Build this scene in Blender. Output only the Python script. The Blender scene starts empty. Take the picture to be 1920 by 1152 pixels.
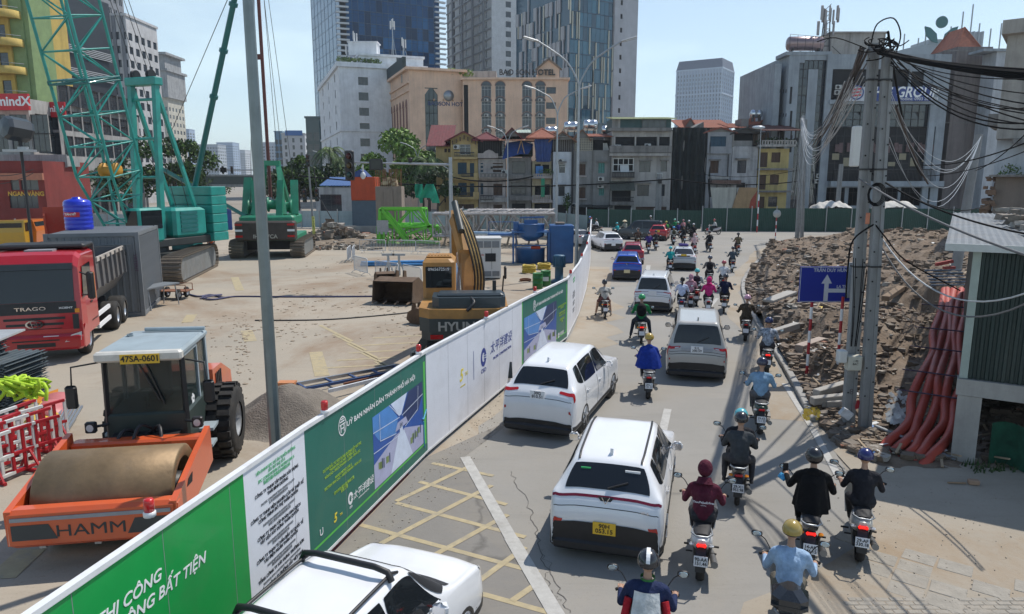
import bpy, math, random
import numpy as np
from mathutils import Vector as V, Matrix
R=math.radians; PI=math.pi; SC=bpy.context.scene; COL=SC.collection; rnd=random.Random(7)
# ---------------------------------------------------------------- camera, sky, sun, exposure
FPX=1331.0; PITCH=R(10.1); CH=6.0; CT,ST=math.cos(PITCH),math.sin(PITCH)
cam=bpy.data.objects.new('camera',bpy.data.cameras.new('camera')); COL.objects.link(cam); SC.camera=cam
cam.location=(0,0,CH); cam.rotation_euler=(PI/2-PITCH,0,0); cam.data.sensor_width=36; cam.data.lens=FPX/1920*36
cam.data.clip_start=.1; cam.data.clip_end=6000
SUN_EL=R(58); SUN_AZ=R(48)
w=bpy.data.worlds.new('World'); SC.world=w; w.use_nodes=True; nt=w.node_tree; bgn=nt.nodes['Background']
sky=nt.nodes.new('ShaderNodeTexSky'); sky.sky_type='NISHITA'; sky.sun_disc=False; sky.sun_elevation=SUN_EL; sky.sun_rotation=SUN_AZ
sky.air_density=1.0; sky.dust_density=.35; sky.ozone_density=2.6; sky.altitude=0
tc=nt.nodes.new('ShaderNodeTexCoord'); mp=nt.nodes.new('ShaderNodeMapping'); mp.inputs['Scale'].default_value=(1.3,1.3,4.5); mp.inputs['Location'].default_value=(.35,.1,.2)
nz=nt.nodes.new('ShaderNodeTexNoise'); nz.inputs['Scale'].default_value=1.7; nz.inputs['Detail'].default_value=7; nz.inputs['Roughness'].default_value=.55
cr=nt.nodes.new('ShaderNodeValToRGB'); cr.color_ramp.elements[0].position=.5; cr.color_ramp.elements[1].position=.7
cr.color_ramp.elements[1].color=(1,1,1,1); cr.color_ramp.elements[0].color=(.52,.52,.52,1)
sx=nt.nodes.new('ShaderNodeSeparateXYZ'); inv=nt.nodes.new('ShaderNodeMath'); inv.operation='SUBTRACT'; inv.use_clamp=True; inv.inputs[0].default_value=1
pw=nt.nodes.new('ShaderNodeMath'); pw.operation='POWER'; pw.inputs[1].default_value=1.9; mu=nt.nodes.new('ShaderNodeMath'); mu.operation='MULTIPLY'
mx=nt.nodes.new('ShaderNodeMixRGB'); mx.inputs['Color2'].default_value=(7.2,8.8,9.2,1)
for a,b in ((tc.outputs['Generated'],mp.inputs['Vector']),(mp.outputs['Vector'],nz.inputs['Vector']),(nz.outputs['Fac'],cr.inputs['Fac']),
            (tc.outputs['Generated'],sx.inputs[0]),(sx.outputs['Z'],inv.inputs[1]),(inv.outputs[0],pw.inputs[0]),(pw.outputs[0],mu.inputs[0]),(cr.outputs['Color'],mu.inputs[1]),(mu.outputs[0],mx.inputs['Fac']),(sky.outputs['Color'],mx.inputs['Color1']),(mx.outputs['Color'],bgn.inputs['Color'])): nt.links.new(a,b)
bgn.inputs['Strength'].default_value=.105
SUND=V((math.sin(SUN_AZ)*math.cos(SUN_EL),math.cos(SUN_AZ)*math.cos(SUN_EL),math.sin(SUN_EL)))
sl=bpy.data.lights.new('sun','SUN'); sl.energy=3.4; sl.angle=R(.53); sl.color=(1,.95,.87)
so=bpy.data.objects.new('sun',sl); COL.objects.link(so); so.location=(60,60,80); so.rotation_euler=SUND.to_track_quat('Z','Y').to_euler()
SC.view_settings.view_transform='Standard'; SC.view_settings.look='None'; SC.view_settings.exposure=.35; SC.view_settings.gamma=1
SC.view_settings.use_curve_mapping=False
SC.cycles.max_bounces=5; SC.cycles.diffuse_bounces=2; SC.cycles.glossy_bounces=2; SC.cycles.transmission_bounces=3; SC.cycles.transparent_max_bounces=6
# ---------------------------------------------------------------- where a sight line of the survey photograph meets the ground or a plane
def ray(px,py):
    u=(px-960)/FPX; v=(576-py)/FPX
    return V((u,CT+v*ST,-ST+v*CT))
def G(px,py,z=0):
    d=ray(px,py); t=(z-CH)/d.z; return V((d.x*t,d.y*t,z))
def A(px,py,Y):
    d=ray(px,py); t=Y/d.y; return V((d.x*t,Y,CH+d.z*t))
# ---------------------------------------------------------------- materials
_M={}
def lin(c):
    if isinstance(c,str):
        c=[int(c[i:i+2],16)/255 for i in (0,2,4)]; c=[x/12.92 if x<.04045 else ((x+.055)/1.055)**2.4 for x in c]
    return tuple(c)
def M(name,col,rough=.6,metal=0,var=.12,sc=3,bump=0,streak=0,dirt=0,dcol=(.17,.145,.12),coat=0,emit=0,bsc=None,sp=.5,world=False,alpha=1,tr=0):
    if name in _M: return _M[name]
    col=lin(col); m=bpy.data.materials.new(name); m.use_nodes=True; t=m.node_tree; N=t.nodes.new; L=t.links.new
    p=t.nodes['Principled BSDF']; p.inputs['Roughness'].default_value=rough; p.inputs['Metallic'].default_value=metal
    p.inputs['Specular IOR Level'].default_value=sp
    p.inputs['Coat Weight'].default_value=coat; p.inputs['Coat Roughness'].default_value=.05
    if alpha<1: p.inputs['Alpha'].default_value=alpha
    if tr: p.inputs['Transmission Weight'].default_value=tr
    if emit: p.inputs['Emission Color'].default_value=(*col,1); p.inputs['Emission Strength'].default_value=emit
    p.inputs['Base Color'].default_value=(*col,1)
    m.diffuse_color=(*col,1)
    tc=N('ShaderNodeNewGeometry').outputs['Position'] if world else N('ShaderNodeTexCoord').outputs['Object']
    c=None
    if var:
        n=N('ShaderNodeTexNoise'); n.inputs['Scale'].default_value=sc; n.inputs['Detail'].default_value=5; n.inputs['Roughness'].default_value=.65; L(tc,n.inputs['Vector'])
        r=N('ShaderNodeValToRGB'); r.color_ramp.elements[0].position=.3; r.color_ramp.elements[1].position=.7
        r.color_ramp.elements[0].color=(*[x*(1-var) for x in col],1); r.color_ramp.elements[1].color=(*[min(1,x*(1+var)) for x in col],1)
        L(n.outputs['Fac'],r.inputs['Fac']); c=r.outputs['Color']
    def layer(c,scale,lo,hi,dc,amt,detail=6):
        mp=N('ShaderNodeMapping'); mp.inputs['Scale'].default_value=scale; L(tc,mp.inputs['Vector'])
        n=N('ShaderNodeTexNoise'); n.inputs['Scale'].default_value=1; n.inputs['Detail'].default_value=detail; n.inputs['Roughness'].default_value=.7; L(mp.outputs['Vector'],n.inputs['Vector'])
        r=N('ShaderNodeValToRGB'); r.color_ramp.elements[0].position=lo; r.color_ramp.elements[1].position=hi; L(n.outputs['Fac'],r.inputs['Fac'])
        r.color_ramp.elements[1].color=(amt,amt,amt,1)
        x=N('ShaderNodeMixRGB'); L(r.outputs['Color'],x.inputs['Fac']); x.inputs['Color2'].default_value=(*dc,1)
        if c is None: x.inputs['Color1'].default_value=(*col,1)
        else: L(c,x.inputs['Color1'])
        return x.outputs['Color']
    if dirt: c=layer(c,(sc*.45,)*3,.5,.72,dcol,dirt)
    if streak: c=layer(c,(1.3,1.3,.12),.46,.7,[x*.35 for x in col],streak)
    if c is not None: L(c,p.inputs['Base Color'])
    if bump:
        n=N('ShaderNodeTexNoise'); n.inputs['Scale'].default_value=bsc or sc*6; n.inputs['Detail'].default_value=4; L(tc,n.inputs['Vector'])
        b=N('ShaderNodeBump'); b.inputs['Strength'].default_value=bump; b.inputs['Distance'].default_value=.05; L(n.outputs['Fac'],b.inputs['Height']); L(b.outputs['Normal'],p.inputs['Normal'])
    _M[name]=m; return m
def paint(name,col,dirt=.12,rough=.28): return M('paint_'+name,col,rough,0,.03,2,dirt=dirt,coat=.6)
def cloth(name,col): return M('cloth_'+name,col,.85,0,.25,9,bump=.55,bsc=15,sp=.2)
BLK=M('black_plastic',(.018,.018,.02),.5,0,.2,8); RUB=M('rubber',(.022,.021,.02),.85,0,.25,10,dirt=.35,dcol=(.12,.1,.08))
CHR=M('chrome',(.75,.75,.77),.12,1,.03); STEEL=M('galvanised_steel',(.36,.38,.4),.45,.7,.12,5); ALU=M('cast_alloy',(.42,.43,.45),.35,.8,.08)
GLS=M('tinted_glass',(.012,.015,.018),.04,0,0,sp=.6); REDL=M('red_lens',(.45,.012,.012),.18,0,.05,coat=.5); REDON=M('lit_red_lamp',(1,.03,.02),.3,0,0,emit=.55)
WHL=M('clear_lens',(.6,.6,.6),.12,0,.05,coat=.5); AMB=M('amber_lens',(.8,.28,.02),.2,0,.05); PLW=M('white_plate',(.75,.76,.78),.5,0,.03); PLY=M('yellow_plate',(.72,.45,.03),.5,0,.03)
INK=M('black_ink',(.015,.015,.02),.7,0,0); WINK=M('white_print',(.78,.79,.8),.6,0,.02); SKIN=M('skin',(.42,.25,.17),.55,0,.08,12,sp=.35); HAIR=M('hair',(.012,.01,.009),.45,0,.3,20)
CONC=M('concrete',(.33,.32,.3),.85,0,.15,1.6,bump=.25,streak=.35); DARK=M('dark_interior',(.012,.013,.015),.8,0,.3,1)
GLB=M('window_glass',(.035,.045,.055),.06,0,.35,.7,sp=.7)
# ---------------------------------------------------------------- mesh builder
class MB:
    def __init__(s): s.v=[];s.f=[];s.mi=[];s.sm=[]
    def add(s,vs,fs,mi=0,sm=False):
        o=len(s.v); s.v.extend(tuple(x) for x in vs)
        for f in fs: s.f.append(tuple(i+o for i in f)); s.mi.append(mi); s.sm.append(sm)
        return s
    def box(s,c,d,mi=0,rz=0,rx=0,ry=0,tx=1,ty=1,bv=0):
        hx,hy,hz=d[0]/2,d[1]/2,d[2]/2
        if bv:
            b=min(bv,hx*.95,hy*.95,hz*.95); P=[]
            for z,k in ((-hz,b),(-hz+b,0),(hz-b,0),(hz,b)):
                a=hx-k; e=hy-k
                for q in ((a-b,-e),(a,-e+b),(a,e-b),(a-b,e),(-a+b,e),(-a,e-b),(-a,-e+b),(-a+b,-e)): P.append((*q,z))
            F=[tuple(range(7,-1,-1)),tuple(range(24,32))]+[(r*8+i,r*8+(i+1)%8,r*8+8+(i+1)%8,r*8+8+i) for r in range(3) for i in range(8)]
        else:
            P=[(-hx,-hy,-hz),(hx,-hy,-hz),(hx,hy,-hz),(-hx,hy,-hz),(-hx*tx,-hy*ty,hz),(hx*tx,-hy*ty,hz),(hx*tx,hy*ty,hz),(-hx*tx,hy*ty,hz)]
            F=[(3,2,1,0),(4,5,6,7),(0,1,5,4),(1,2,6,5),(2,3,7,6),(3,0,4,7)]
        if rz or rx or ry:
            m=Matrix.Rotation(rz,3,'Z')@Matrix.Rotation(ry,3,'Y')@Matrix.Rotation(rx,3,'X'); P=[m@V(p) for p in P]
        return s.add([(p[0]+c[0],p[1]+c[1],p[2]+c[2]) for p in P],F,mi)
    def bx(s,x0,x1,y0,y1,z0,z1,mi=0,bv=0): return s.box(((x0+x1)/2,(y0+y1)/2,(z0+z1)/2),(x1-x0,y1-y0,z1-z0),mi,bv=bv)
    def tube(s,pts,r,n=6,mi=0,cap=True,sm=True):
        pts=[V(p) for p in pts]; k=len(pts); rs=r if isinstance(r,(list,tuple)) else [r]*k
        vs=[];fs=[]; u=None
        for i,p in enumerate(pts):
            d=(pts[min(i+1,k-1)]-pts[max(i-1,0)]); d=d.normalized() if d.length>1e-9 else V((0,0,1))
            if u is None: u=d.orthogonal().normalized()
            else:
                u=u-d*u.dot(d); u=u.normalized() if u.length>1e-6 else d.orthogonal().normalized()
            w=d.cross(u)
            for j in range(n):
                a=2*PI*(j+.5)/n; vs.append(p+(u*math.cos(a)+w*math.sin(a))*rs[i])
        for i in range(k-1):
            for j in range(n): fs.append((i*n+j,i*n+(j+1)%n,(i+1)*n+(j+1)%n,(i+1)*n+j))
        s.add(vs,fs,mi,sm and n>4)
        if cap:
            s.add(vs[:n],[tuple(range(n-1,-1,-1))],mi); s.add(vs[-n:],[tuple(range(n))],mi)
        return s
    def bar(s,p,q,r,n=6,r2=None,mi=0,cap=True): return s.tube([p,q],[r,r if r2 is None else r2],n,mi,cap)
    def beam(s,p,q,w,h=None,mi=0,up=(0,0,1)):
        p=V(p);q=V(q);d=(q-p).normalized();up=V(up); h=h or w
        x=d.cross(up); x=x.normalized() if x.length>1e-4 else V((1,0,0)); y=x.cross(d)
        vs=[e+x*(a*w/2)+y*(b*h/2) for e in (p,q) for a,b in ((-1,-1),(1,-1),(1,1),(-1,1))]
        return s.add(vs,[(0,1,2,3),(7,6,5,4),(0,4,5,1),(1,5,6,2),(2,6,7,3),(3,7,4,0)],mi)
    def lathe(s,prof,n=16,c=(0,0,0),ax='Z',mi=0,sm=True,ang=2*PI):
        vs=[];fs=[];full=abs(ang-2*PI)<1e-6; m=n if full else n+1
        for r,z in prof:
            for j in range(m):
                a=ang*j/n; x,y=r*math.cos(a),r*math.sin(a)
                q=(x,y,z) if ax=='Z' else ((z,x,y) if ax=='X' else (y,z,x))
                vs.append((q[0]+c[0],q[1]+c[1],q[2]+c[2]))
        for i in range(len(prof)-1):
            for j in range(n):
                k=(j+1)%m; fs.append((i*m+j,i*m+k,(i+1)*m+k,(i+1)*m+j))
        return s.add(vs,fs,mi,sm)
    def prism(s,poly,a,b,ax='Y',mi=0):
        f={'Y':lambda p,t:(p[0],t,p[1]),'X':lambda p,t:(t,p[0],p[1]),'Z':lambda p,t:(p[0],p[1],t)}[ax]; n=len(poly)
        vs=[f(p,a) for p in poly]+[f(p,b) for p in poly]
        return s.add(vs,[tuple(range(n-1,-1,-1)),tuple(range(n,2*n))]+[(i,(i+1)%n,n+(i+1)%n,n+i) for i in range(n)],mi)
    def ell(s,c,r,nu=12,nv=8,mi=0,z0=-1,z1=1):
        if not hasattr(r,'__len__'): r=(r,r,r)
        vs=[];fs=[]
        for i in range(nv+1):
            t=math.asin(z0)+(math.asin(z1)-math.asin(z0))*i/nv
            for j in range(nu):
                a=2*PI*j/nu; vs.append((c[0]+r[0]*math.cos(t)*math.cos(a),c[1]+r[1]*math.cos(t)*math.sin(a),c[2]+r[2]*math.sin(t)))
        for i in range(nv):
            for j in range(nu): fs.append((i*nu+j,i*nu+(j+1)%nu,(i+1)*nu+(j+1)%nu,(i+1)*nu+j))
        return s.add(vs,fs,mi,True)
    def grid(s,fn,nu,nv,mi=0,sm=True):
        vs=[fn(i/nu,j/nv) for j in range(nv+1) for i in range(nu+1)]
        return s.add(vs,[(j*(nu+1)+i,j*(nu+1)+i+1,(j+1)*(nu+1)+i+1,(j+1)*(nu+1)+i) for j in range(nv) for i in range(nu)],mi,sm)
    def quad(s,a,b,c,d,mi=0): return s.add([a,b,c,d],[(0,1,2,3)],mi)
    def rock(s,c,r,mi=0,rg=rnd,fl=.7):
        # a broken lump: a cube with its corners and face middles pushed about
        a=rg.uniform(0,6.28); ca,sa=math.cos(a),math.sin(a); P=[]
        for x in (-1,1):
            for y in (-1,1):
                for z in (-1,1):
                    k=[x*rg.uniform(.55,1.1),y*rg.uniform(.5,1.05),z*rg.uniform(.45,1)*fl]
                    P.append((c[0]+r*(k[0]*ca-k[1]*sa),c[1]+r*(k[0]*sa+k[1]*ca),c[2]+r*k[2]))
        return s.add(P,[(0,1,3,2),(4,6,7,5),(0,4,5,1),(2,3,7,6),(0,2,6,4),(1,5,7,3)],mi)
    def mesh(s,name,mats):
        me=bpy.data.meshes.new(name); me.from_pydata(s.v,[],s.f)
        for m in (mats if isinstance(mats,(list,tuple)) else [mats]): me.materials.append(m)
        n=len(s.f)
        if n: me.polygons.foreach_set('material_index',s.mi); me.polygons.foreach_set('use_smooth',s.sm)
        me.update(); return me
    def obj(s,name,mats,parent=None,loc=None,rz=0,label=None): return link(name,s.mesh(name,mats),parent,loc,rz,label)
_K={}
def adopt(o,p): o.parent=p; _K.setdefault(p.name,[]).append(o)
def link(name,me,parent=None,loc=None,rz=0,label=None,rot=None):
    o=bpy.data.objects.new(name,me); COL.objects.link(o)
    if parent is not None: adopt(o,parent)
    if loc is not None: o.location=loc
    if rot is not None: o.rotation_euler=rot
    elif rz: o.rotation_euler=(0,0,rz)
    if label: o['label']=label
    return o
def tag(o,label=None,cat=None,group=None,kind=None):
    if label: o['label']=label
    if cat: o['category']=cat
    if group: o['group']=group
    if kind: o['kind']=kind
    return o
def T(name,label,cat,loc=(0,0,0),rz=0,group=None):
    o=bpy.data.objects.new(name,None); COL.objects.link(o); o.location=loc; o.rotation_euler=(0,0,rz); o.empty_display_size=.1
    return tag(o,label,cat,group)
def S(mb,name,mat,kind='structure',label=None): return tag(mb.obj(name,mat),label,None,None,kind)
def copy_tree(o,parent=None,loc=None,rz=None,label=None,skip=()):
    c=o.copy(); COL.objects.link(c); c.parent=None
    if parent is not None: adopt(c,parent)
    if loc is not None: c.location=loc
    if rz is not None: c.rotation_euler=(0,0,rz)
    if label: c['label']=label
    for ch in KIDS(o):
        if ch.name.split('.')[0] not in skip: copy_tree(ch,c)
    return c
def KIDS(o): return list(_K.get(o.name,()))
def text(body,size,mat,parent,loc,rot,name='lettering',ax='CENTER',bold=0,shear=0,wide=1,ext=.002,ls=1):
    c=bpy.data.curves.new(name,'FONT'); c.body=body; c.size=size; c.align_x=ax; c.align_y='CENTER'; c.extrude=ext; c.resolution_u=3
    c.offset=bold*size; c.shear=shear; c.space_line=ls; c.fill_mode='FRONT' if ext==0 else 'BOTH'
    c.materials.append(mat); o=bpy.data.objects.new(name,c); COL.objects.link(o); adopt(o,parent); o.location=loc; o.rotation_euler=rot; o.scale=(wide,1,1)
    return o
UP=(PI/2,0,0)   # upright lettering that faces -Y
_W={}
def cat(pts,n=8):
    # smooth line through points
    pts=[V(p) for p in pts]; out=[]
    for i in range(len(pts)-1):
        p0,p1,p2,p3=pts[max(i-1,0)],pts[i],pts[i+1],pts[min(i+2,len(pts)-1)]
        for k in range(n):
            t=k/n; out.append(.5*((2*p1)+(p2-p0)*t+(2*p0-5*p1+4*p2-p3)*t*t+(3*p1-p0-3*p2+p3)*t**3))
    return out+[pts[-1]]
def sag(a,b,s,n=12):
    a=V(a);b=V(b); return [a.lerp(b,i/n)-V((0,0,4*s*(i/n)*(1-i/n))) for i in range(n+1)]
# ================================================================ GROUND, ROAD, MOUND
def sheet(name,pts,z,mat,sub=0):
    m=MB(); m.add([(p[0],p[1],z) for p in pts],[tuple(range(len(pts)))]); return S(m,name,mat)
MG=M('dusty_ground',(.27,.24,.2),.95,0,.2,.05,bump=.1,dirt=.4,dcol=(.2,.17,.13),world=True,bsc=3)
def ground_mat(name,base,stain,mud,crack=.0,sc=.35,mudamt=.8):
    m=bpy.data.materials.new(name); m.use_nodes=True; t=m.node_tree; N=t.nodes.new; L=t.links.new; p=t.nodes['Principled BSDF']
    p.inputs['Roughness'].default_value=.88; p.inputs['Specular IOR Level'].default_value=.3
    tc=N('ShaderNodeNewGeometry').outputs['Position']
    def noise(s,d=6,rough=.65,scale=(1,1,1),dist=0):
        mp=N('ShaderNodeMapping'); mp.inputs['Scale'].default_value=scale; L(tc,mp.inputs['Vector'])
        n=N('ShaderNodeTexNoise'); n.inputs['Scale'].default_value=s; n.inputs['Detail'].default_value=d; n.inputs['Roughness'].default_value=rough; n.inputs['Distortion'].default_value=dist; L(mp.outputs['Vector'],n.inputs['Vector']); return n.outputs['Fac']
    def ramp(f,a,b,ca=(0,0,0),cb=(1,1,1)):
        r=N('ShaderNodeValToRGB'); r.color_ramp.elements[0].position=a; r.color_ramp.elements[1].position=b; r.color_ramp.elements[0].color=(*ca,1); r.color_ramp.elements[1].color=(*cb,1); L(f,r.inputs['Fac']); return r.outputs['Color']
    def mix(f,a,b,mode='MIX'):
        x=N('ShaderNodeMixRGB'); x.blend_type=mode; L(f,x.inputs['Fac']) if hasattr(f,'links') else setattr(x.inputs['Fac'],'default_value',f)
        for i,c in (('Color1',a),('Color2',b)):
            if hasattr(c,'links'): L(c,x.inputs[i])
            else: x.inputs[i].default_value=(*c,1)
        return x.outputs['Color']
    c=mix(ramp(noise(sc),.35,.68),base,stain)
    c=mix(ramp(noise(sc*.55,8,.72,dist=.6),.49,.64,(0,0,0),(mudamt,)*3),c,mud)
    c=mix(ramp(noise(14,3,.8),.58,.75,(0,0,0),(.45,.45,.45)),c,[x*.55 for x in mud])
    c=mix(ramp(noise(.9,8,.75,(.25,1.6,1)),.53,.68,(0,0,0),(.3,.3,.3)),c,[x*.62 for x in base])
    if crack:
        vo=N('ShaderNodeTexVoronoi'); vo.feature='DISTANCE_TO_EDGE'; vo.inputs['Scale'].default_value=crack
        mp=N('ShaderNodeVectorMath'); mp.operation='ADD'; nn=N('ShaderNodeTexNoise'); nn.inputs['Scale'].default_value=1.3; nn.inputs['Detail'].default_value=5; L(tc,nn.inputs['Vector'])
        L(tc,mp.inputs[0]); L(nn.outputs['Color'],mp.inputs[1]); L(mp.outputs[0],vo.inputs['Vector'])
        c=mix(ramp(vo.outputs['Distance'],.0,.012,(.5,.5,.5),(0,0,0)),c,[x*.3 for x in base])
    L(c,p.inputs['Base Color'])
    b=N('ShaderNodeBump'); b.inputs['Strength'].default_value=.35; b.inputs['Distance'].default_value=.02; L(noise(9,6,.75),b.inputs['Height']); L(b.outputs['Normal'],p.inputs['Normal'])
    return m
MROAD=ground_mat('pale_concrete_road',(.295,.28,.255),(.26,.248,.225),(.32,.285,.235),0,.25,.5)
MASP=ground_mat('worn_asphalt',(.225,.212,.193),(.195,.185,.17),(.27,.24,.195),.16,.5,.5)
MSITE=ground_mat('dusty_site_concrete',(.39,.335,.265),(.315,.285,.235),(.25,.175,.115),0,.14,.9)
MSAND=ground_mat('dusty_earth_verge',(.36,.315,.255),(.31,.27,.215),(.3,.225,.15),0,.5,.9)
MMUD=M('dark_site_mud',(.2,.155,.11),.95,0,.3,1.2,bump=.6,dirt=.5,dcol=(.12,.095,.07),world=True)
S(MB().add([(-2500,-60,-.02),(2500,-60,-.02),(2500,4500,-.02),(-2500,4500,-.02)],[(0,1,2,3)]),'ground',MG)
# barrier line on the ground (from the survey of its top edge, 2.42 m up)
BT=2.42
BP=[G(px,py,BT) for px,py in ((453,878),(568,800),(797,657),(978,562),(1064,521))]
d0=(BP[0]-BP[1]).normalized(); BP.insert(0,BP[0]+d0*6.3)
BP+= [G(1086,493,BT),G(1100,464,BT),G(1107,436,BT),G(1109,411,BT)]
BP=[V((p.x,p.y,0)) for p in BP]
FK=[V((*G(x,y)[:2],0)) for x,y in ((1900,1152),(1650,1000),(1600,905),(1560,838),(1520,790),(1480,715),(1440,645),(1402,580),(1390,535),(1412,498),(1462,455),(1500,441))]
KERB=[p.copy() for p in FK[3:-1]]
road=[(-9,-20)]+[(p.x-.05,p.y) for p in BP]+[(8.4,84),(-60,96),(-60,104),(70,104),(70,84),(FK[-1].x,FK[-1].y)]+[(p.x,p.y) for p in FK[-2:1:-1]]+[(12,9),(14,-20)]
sheet('road',road,0,MROAD)
site=[(-9.5,-20)]+[(p.x-.1,p.y) for p in BP[:6]]+[(BP[6].x-.1,BP[6].y),(BP[9].x-.3,BP[9].y+.3),(4,82),(-26,90),(-90,95),(-90,-20)]
sheet('site_ground',site,-.008,MSITE)
# darker older asphalt beside the barrier, the verge of trodden earth, paved patch
sheet('asphalt_strip',[(BP[0].x,BP[0].y-6),(BP[0].x,BP[0].y)]+[(p.x,p.y) for p in BP[1:4]]+[tuple(G(975,780)[:2]),tuple(G(872,856)[:2]),tuple(G(935,960)[:2]),tuple(G(1040,1160)[:2]),(.6,-4)],.004,MASP)
sheet('earth_verge',[tuple(p[:2]) for p in (G(1330,1320),G(1395,1130),G(1500,1090),G(1630,1010),G(1640,930),G(1560,842),G(1660,800),G(1800,870),G(2150,900),G(2300,1300))],.004,MSAND)
wl=M('worn_white_line',(.42,.41,.385),.8,0,.12,6,dirt=.85,dcol=(.29,.275,.25),world=True); yl=M('worn_yellow_line',(.4,.33,.2),.8,0,.12,6,dirt=.85,dcol=(.25,.23,.195),world=True)
def strip(mb,a,b,w,z):
    a=V(a);b=V(b);d=(b-a).normalized();n=V((-d.y,d.x,0))*w/2
    mb.add([(p.x,p.y,z) for p in (a-n,b-n,b+n,a+n)],[(0,1,2,3)])
mk=MB()
for a,b in (((810,869),(925,893)),((786,904),(950,947)),((743,944),(985,1008)),((676,985),(1010,1075)),((884,1109),(1060,1158))):
    strip(mk,G(*a),G(*b),.11,.008)
S(mk,'yellow_box_marking',yl); mk=MB()
for a,b in (((743,941),(887,872)),((700,1028),(922,911)),((800,1050),(952,966)),((860,1118),(985,1027)),((960,1128),(1015,1090))): strip(mk,G(*a),G(*b),.11,.0115)
S(mk,'yellow_box_marking',yl); mk=MB()
for a,b,w_ in (((872,858),(958,1010),.22),((958,1010),(1050,1165),.24),((1345,560),(1316,596),.16),((1242,812),(1252,768),.2),((1216,498),(1214,508),.3),
    ((1470,720),(1520,800),.14),((1524,806),(1575,900),.16),((1290,455),(1330,455),.3),((1400,452),(1460,452),.3)): strip(mk,G(*a),G(*b),w_,.015)
S(mk,'white_road_marking',wl); mk=MB()
for i in range(5):
    strip(mk,G(610+i*22,690-i*14),G(720+i*22,690-i*14-6),.16,-.002)
    strip(mk,G(600+i*26,610+i*17),G(660+i*26,640+i*17),.16,-.001)
for a,b in (((592,660),(604,705)),((462,620),(470,640)),((440,520),(450,545)),((350,605),(360,590)),((335,650),(345,630)),((0,1085),(60,1030))): strip(mk,G(*a),G(*b),.45,0)
S(mk,'faded_site_marking',yl)
def rag(name,P,w0,w1,z,mat,seed,n=6):
    rg=random.Random(seed); C=cat([V((p.x,p.y,0)) for p in P],n); m=MB(); vs=[]
    for i,p in enumerate(C):
        d=(C[min(i+1,len(C)-1)]-C[max(i-1,0)]).normalized(); q=V((d.y,-d.x,0)); j=q*rg.uniform(-.06,.06)*(w1<.2); vs+=[p+j-q*w0*rg.uniform(.6,1.3)+V((0,0,z)),p+j+q*w1*rg.uniform(.6,1.3)+V((0,0,z))]
    m.add(vs,[(2*i,2*i+1,2*i+3,2*i+2) for i in range(len(C)-1)]); return S(m,name,mat)
CRK=M('crack_dark',(.13,.12,.108),.95,0,.2)
rag('road_crack',[G(955,885),G(985,935),G(1002,985),G(1012,1030),G(1040,1090),G(1066,1150)],.006,.008,.0075,CRK,1,9); rag('road_crack',[G(1012,1030),G(1030,1062),G(1028,1100),G(1052,1128)],.004,.005,.0078,CRK,2,8)
rag('dust_strip',[BP[2],BP[3],BP[4],BP[5],BP[6]],.0,.55,.0025,MSAND,3,9); rag('dust_strip',[BP[4],BP[5],BP[6],BP[7],BP[8]],.0,1.7,.0032,MSAND,4,5)
rag('dust_strip',[p-V((.2,0,0)) for p in KERB[1:]],.7,.1,.0028,MSAND,5,6)
# lifted paving slabs and broken patch at the lower corner
pv=M('grey_paving',(.3,.275,.235),.9,0,.15,4,bump=.3,dirt=.7,dcol=(.36,.31,.25),world=True)
o=T('paving_patch','patch of cracked grey paving slabs sunk in dusty earth','paving',G(1700,1060)); 
ang=R(-38); rg=random.Random(3)
for i in range(6):
    for j in range(4):
        if rg.random()<.55: continue
        m=MB(); m.box((0,0,0),(.47,.37,.05),bv=.008); m.obj('paving_slab',pv,o,(i*.5*math.cos(ang)-j*.4*math.sin(ang)-1.2,i*.5*math.sin(ang)+j*.4*math.cos(ang)-.1,-.014+rg.uniform(-.006,.008)),ang+rg.uniform(-.03,.03))
tp=T('brick_paving','strip of grey herringbone block paving at the lower edge','paving',G(1760,1140))
blk=MB().box((0,0,0),(.19,.09,.05),bv=.006).mesh('paving_block',pv)
for i in range(13):
    for j in range(6): link('paving_block',blk,tp,((i-6)*.2+(j%2)*.1,(j-3)*.1,-.017+rg.uniform(0,.006)),rg.uniform(-.03,.03))
# ---- rubble mound
CP=[(G(px,py,z),z) for px,py,z in ((1500,462,.9),(1560,450,1.3),(1650,434,2.0),(1720,436,2.1),(1790,445,2.2),(1850,440,2.2),(1470,500,.7),(1560,500,1.3),(1640,490,1.7),(1700,510,1.6),(1780,520,2.0),(1850,520,2.2),
  (1440,560,.35),(1500,580,.9),(1570,590,1.1),(1640,600,1.0),(1690,590,.9),(1740,600,.5),(1800,600,1.4),(1480,660,.35),(1540,660,.7),(1600,670,.7),(1680,690,.3),(1740,690,.0),(1790,680,.6),(1540,750,.22),(1600,750,.3),(1660,760,.15),(1720,780,.0),(1590,815,.05),(1660,815,.02),(1760,830,.0),(1480,440,.2),(1620,425,.8),(1800,425,1.6))]
CP+=[(p,.0) for p in KERB]+[(V((p.x+.6,p.y+.3,0)),.06) for p in KERB]
cpx=np.array([[c.x,c.y] for c,z in CP]); cpz=np.array([z for c,z in CP])
def mound(x,y):
    d=((cpx[:,0]-x)**2+((cpx[:,1]-y)*.55)**2)+.02; k=1/d**1.5; return float((k*cpz).sum()/k.sum())
from mathutils import noise as NZ
def kx(y):
    for a,b in zip(KERB,KERB[1:]):
        if a.y<=y<=b.y: return a.x+(b.x-a.x)*(y-a.y)/(b.y-a.y)
    return KERB[0].x+max(0,KERB[0].y-y)*.35 if y<KERB[0].y else KERB[-1].x
def mz(x,y):
    h=mound(x,y); return h+(.35*NZ.noise((x*.9,y*.9,1))+.18*NZ.noise((x*2.7,y*2.7,4))+.08*NZ.noise((x*7,y*7,9)))*min(1,h*1.4+.12)
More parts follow.
